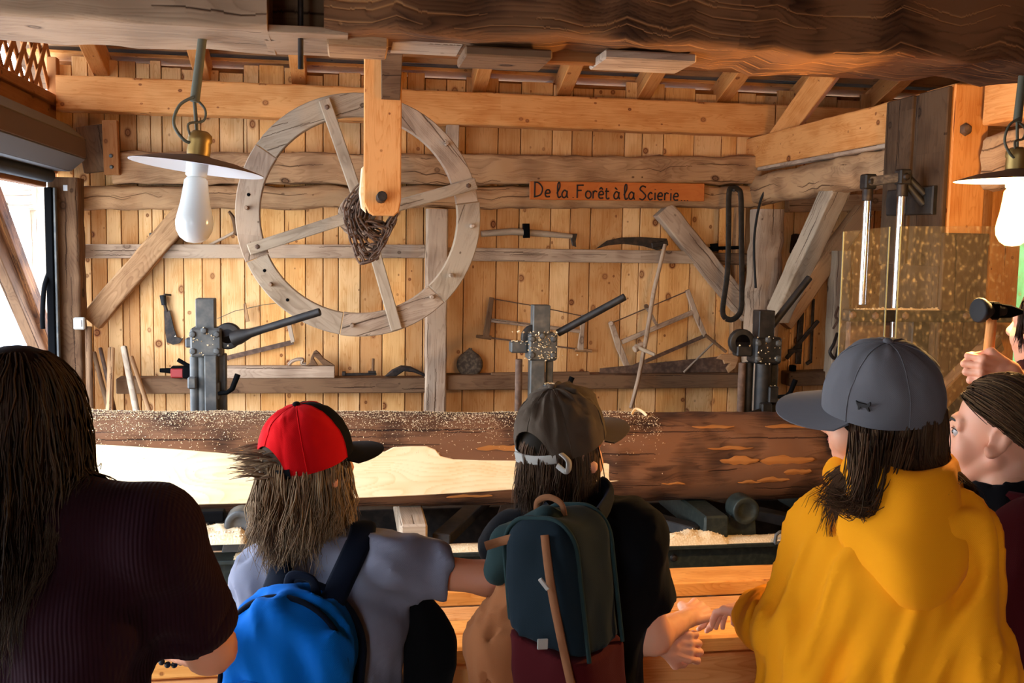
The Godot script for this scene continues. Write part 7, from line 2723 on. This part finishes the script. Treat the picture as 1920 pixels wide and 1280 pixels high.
func person_right_edge() -> void:
	var o := thing("person", "child at the right edge in a black T-shirt, dark hair, face turned left", "person")
	var q := 0.9
	var J := {"face": Vector3(-0.75, 0, -0.8).normalized()}
	J.head = look(Vector3(-0.73, -0.04, -0.69), Vector3(1.256, 1.338, -1.744))
	J.neck = Vector3(1.26, 1.212, -1.712)
	J.shL = Vector3(1.249, 1.122, -1.776)
	J.shR = Vector3(1.326, 1.169, -1.625)
	J.elL = Vector3(1.244, 0.885, -1.775)
	J.wrL = Vector3(1.302, 0.848, -1.945)
	J.elR = Vector3(1.361, 0.94, -1.578)
	J.wrR = Vector3(1.385, 0.81, -1.724)
	hips(J, q)
	make_body(o, J, q, "skin_a", 0.003, [[J.wrL, Vector3(-0.3, -0.2, -0.9), Vector3(0, 1, 0.1), 1.0, 0.5, J.elL, 0.006]])
	face_parts(J.head, q, o)
	make_top(o, "t_shirt", J, q, "shirt_black", 0.7, 0.018, Fold.new(61, 0.006, Vector3(8, 4, 8)))
	make_legs(o, J, q, "trousers")
	var f := J.head as Transform3D
	# hair combed from a side parting back over the ear
	var st := start()
	var r := RandomNumberGenerator.new()
	r.seed = 31
	var rad := Vector3(0.081, 0.1, 0.101) * q
	var cen := Vector3(0, 0.026, -0.018) * q
	for k in 2600:
		# along the hairline from the forehead over the parting
		var a := r.randf_range(-1.0, 1.0)
		var y := r.randf_range(-0.2, 1.0)
		var ang := r.randf_range(-PI, PI)
		if y < -0.13 + 0.74 * cos(ang) * sqrt(1 - y * y):
			continue
		var dl := Vector3(sin(ang) * sqrt(1 - y * y), y, cos(ang) * sqrt(1 - y * y))
		var p := f * (cen + dl * rad)
		var pts := [p - f.basis * dl * 0.003]
		var ph := r.randf()
		for i in 11:
			var flow := (f.basis * Vector3(signf(dl.x) * 0.25, -0.55 - 0.25 * i / 10.0, -1.0)).normalized()
			p += flow * 0.0165
			var loc := f.affine_inverse() * p - cen
			var k0 := (loc / rad).length()
			var lift := 1.02 + 0.07 * ph
			if i < 8 or k0 < lift:
				p = f * (cen + loc * (lift / k0))
			pts.append(p)
		var rr := PackedFloat32Array()
		var t0 := 0.0019 * r.randf_range(0.7, 1.3)
		for i in 12:
			rr.append(t0 * (1.0 - 0.7 * i / 11.0))
		st.set_color(Color(0.025, 0.014, 0.008).lerp(Color(0.15, 0.085, 0.04), r.randf()))
		tube(st, pts, rr, 3, false, 0.7, f.basis * dl)
	put("hair", st, M.hair_brown, o)
	st = start()
	st.set_color(Color(0.025, 0.014, 0.008))
	blob(st, [["e", f * (cen + Vector3(0, 0.004, -0.01)), f.basis, rad * 1.0]], 0.008, 0.01, 0.0, null, [[f * (Vector3(0, 0.022, 0.0) * q), (f.basis * Vector3(0, -0.808, 0.59)).normalized()]])
	put("hair_base", st, M.hair_brown, o)
	make_bun(o, f, q)
	# maroon backpack
	var B := back_basis(J)
	var mid: Vector3 = ((J.shR as Vector3) + (J.shL as Vector3)) / 2
	var pk := thing("backpack", "dark maroon backpack at the right edge, worn by the black-shirted child", "backpack")
	var c := Vector3(1.26, 1.049, -1.543)
	st = start()
	blob(st, [["a", c, B, Vector3(0.13, 0.21, 0.07), 0.11, 0.04, true]], 0.01, 0.01, 0.0, Fold.new(71, 0.006, Vector3(6, 4, 6)))
	put("pack_body", st, M.pack_maroon, pk)
	var pts2 := []
	for i in 21:
		var t := PI * i / 20
		pts2.append(c + B.x * cos(t) * 0.134 + B.y * (0.09 + sin(t) * 0.122) + B.z * 0.03)
	pts2.append(c - B.x * 0.134 - B.y * 0.19 + B.z * 0.03)
	st = start()
	tube(st, pts2, 0.005, 6)
	put("piping", st, M.tan_tape, pk)
	var sh: Vector3 = (J.shL as Vector3).lerp(J.neck, 0.42)
	strap("shoulder_strap", [c - B.x * 0.03 + B.y * 0.17 - B.z * 0.03, sh + B.z * 0.05 + Vector3(0, 0.055, 0), sh + Vector3(0, 0.068, 0), sh - B.z * 0.05 + Vector3(0, 0.03, 0), sh - B.z * 0.09 + Vector3(0, -0.2, 0)], 0.027, 0.01, B.z, "pack_maroon", pk)


func make_bun(o: Node3D, f: Transform3D, q: float) -> void:
	# gathered tail at the nape
	var st := start()
	var r := RandomNumberGenerator.new()
	r.seed = 6
	for k in 120:
		var a := f * (Vector3(r.randf_range(-0.03, 0.03), r.randf_range(-0.01, 0.05), -0.115) * q)
		var e := a + Vector3(r.randf_range(-0.03, 0.03), -0.17 + r.randf_range(-0.03, 0.03), 0.0) - f.basis.z * 0.03
		st.set_color(Color(0.02, 0.012, 0.008).lerp(Color(0.1, 0.058, 0.03), r.randf()))
		tube(st, curve_points([a + f.basis.z * 0.03, a - f.basis.z * 0.02, a.lerp(e, 0.5) - f.basis.z * 0.02, e], 3), PackedFloat32Array([0.003, 0.0032, 0.0032, 0.003, 0.003, 0.0028, 0.0025, 0.002, 0.0014, 0.0006]), 5, false)
	put("hair_tail", st, M.hair_brown, o)


func person_with_hammer() -> void:
	var o := thing("person", "dark-haired child at the right edge behind the others, holding up a hammer, brown top", "person")
	var q := 0.9
	var J := {"face": Vector3(-0.8, 0, -0.6).normalized()}
	J.head = look(Vector3(-0.35, 0.0, -0.95), Vector3(1.709, 1.513, -2.205))
	J.neck = Vector3(1.704, 1.39, -2.194)
	J.shL = Vector3(1.657, 1.344, -2.238)
	J.shR = Vector3(1.789, 1.346, -2.135)
	J.elL = Vector3(1.648, 1.283, -2.092)
	J.wrL = Vector3(1.534, 1.417, -2.098)
	J.elR = Vector3(1.813, 1.125, -2.09)
	J.wrR = Vector3(1.64, 1.097, -2.014)
	hips(J, q)
	var hand_at: Vector3 = J.wrL
	make_body(o, J, q, "skin_a", 0.004, [[hand_at, Vector3(-1, 0.02, -0.05), Vector3(-0.1, 0.0, 1.0), 1.0, 1.3, J.elL, 0.003]])
	make_top(o, "brown_top", J, q, "shirt_brown", 1.75, 0.014, Fold.new(81, 0.005, Vector3(8, 4, 8)))
	make_legs(o, J, q, "trousers")
	var f := J.head as Transform3D
	make_hair(o, f, q, "hair_dark", Color(0.01, 0.007, 0.006), Color(0.035, 0.022, 0.016), 1800, -0.15, 0.98, 0.8, 0.085, 0.08, Vector3(0, -0.1, 0.1), 0.3, 0.0022, 41)
	var h := thing("hammer", "hammer with pale wooden handle and black head, raised in a hand at the right", "hammer")
	var a := Vector3(1.494, 1.381, -2.128)
	var b := Vector3(1.51, 1.56, -2.143)
	var st := start()
	rod(st, a - (b - a) * 0.12, b + (b - a) * 0.04, 0.0135, 0.011, 14)
	put("handle", st, M.honey, h)
	st = start()
	var x := Vector3(1, -0.02, -0.1).normalized()
	lathe(st, b + (a - b) * 0.03 - x * 0.044, x, [[0.0, 0.0], [0.026, 0.001], [0.03, 0.006], [0.029, 0.014], [0.019, 0.03], [0.016, 0.04], [0.0165, 0.055], [0.0165, 0.068], [0.014, 0.075], [0.0, 0.076]], 20)
	put("head", st, M.rubber, h)
	st = start()
	box(st, b + (a - b) * 0.03 + x * 0.0, Vector3(0.022, 0.042, 0.034), Basis(), 0.004)
	put("eye_block", st, M.black, h)
	st = start()
	slab(st, b + (a - b) * 0.03 + x * 0.045, Basis(x, Vector3.UP, x.cross(Vector3.UP)), PackedVector2Array([Vector2(-0.03, -0.017), Vector2(0.0, -0.016), Vector2(0.035, -0.006), Vector2(0.035, 0.004), Vector2(0.0, 0.015), Vector2(-0.03, 0.017)]), 0.024, 0.003)
	put("peen", st, M.black, h)
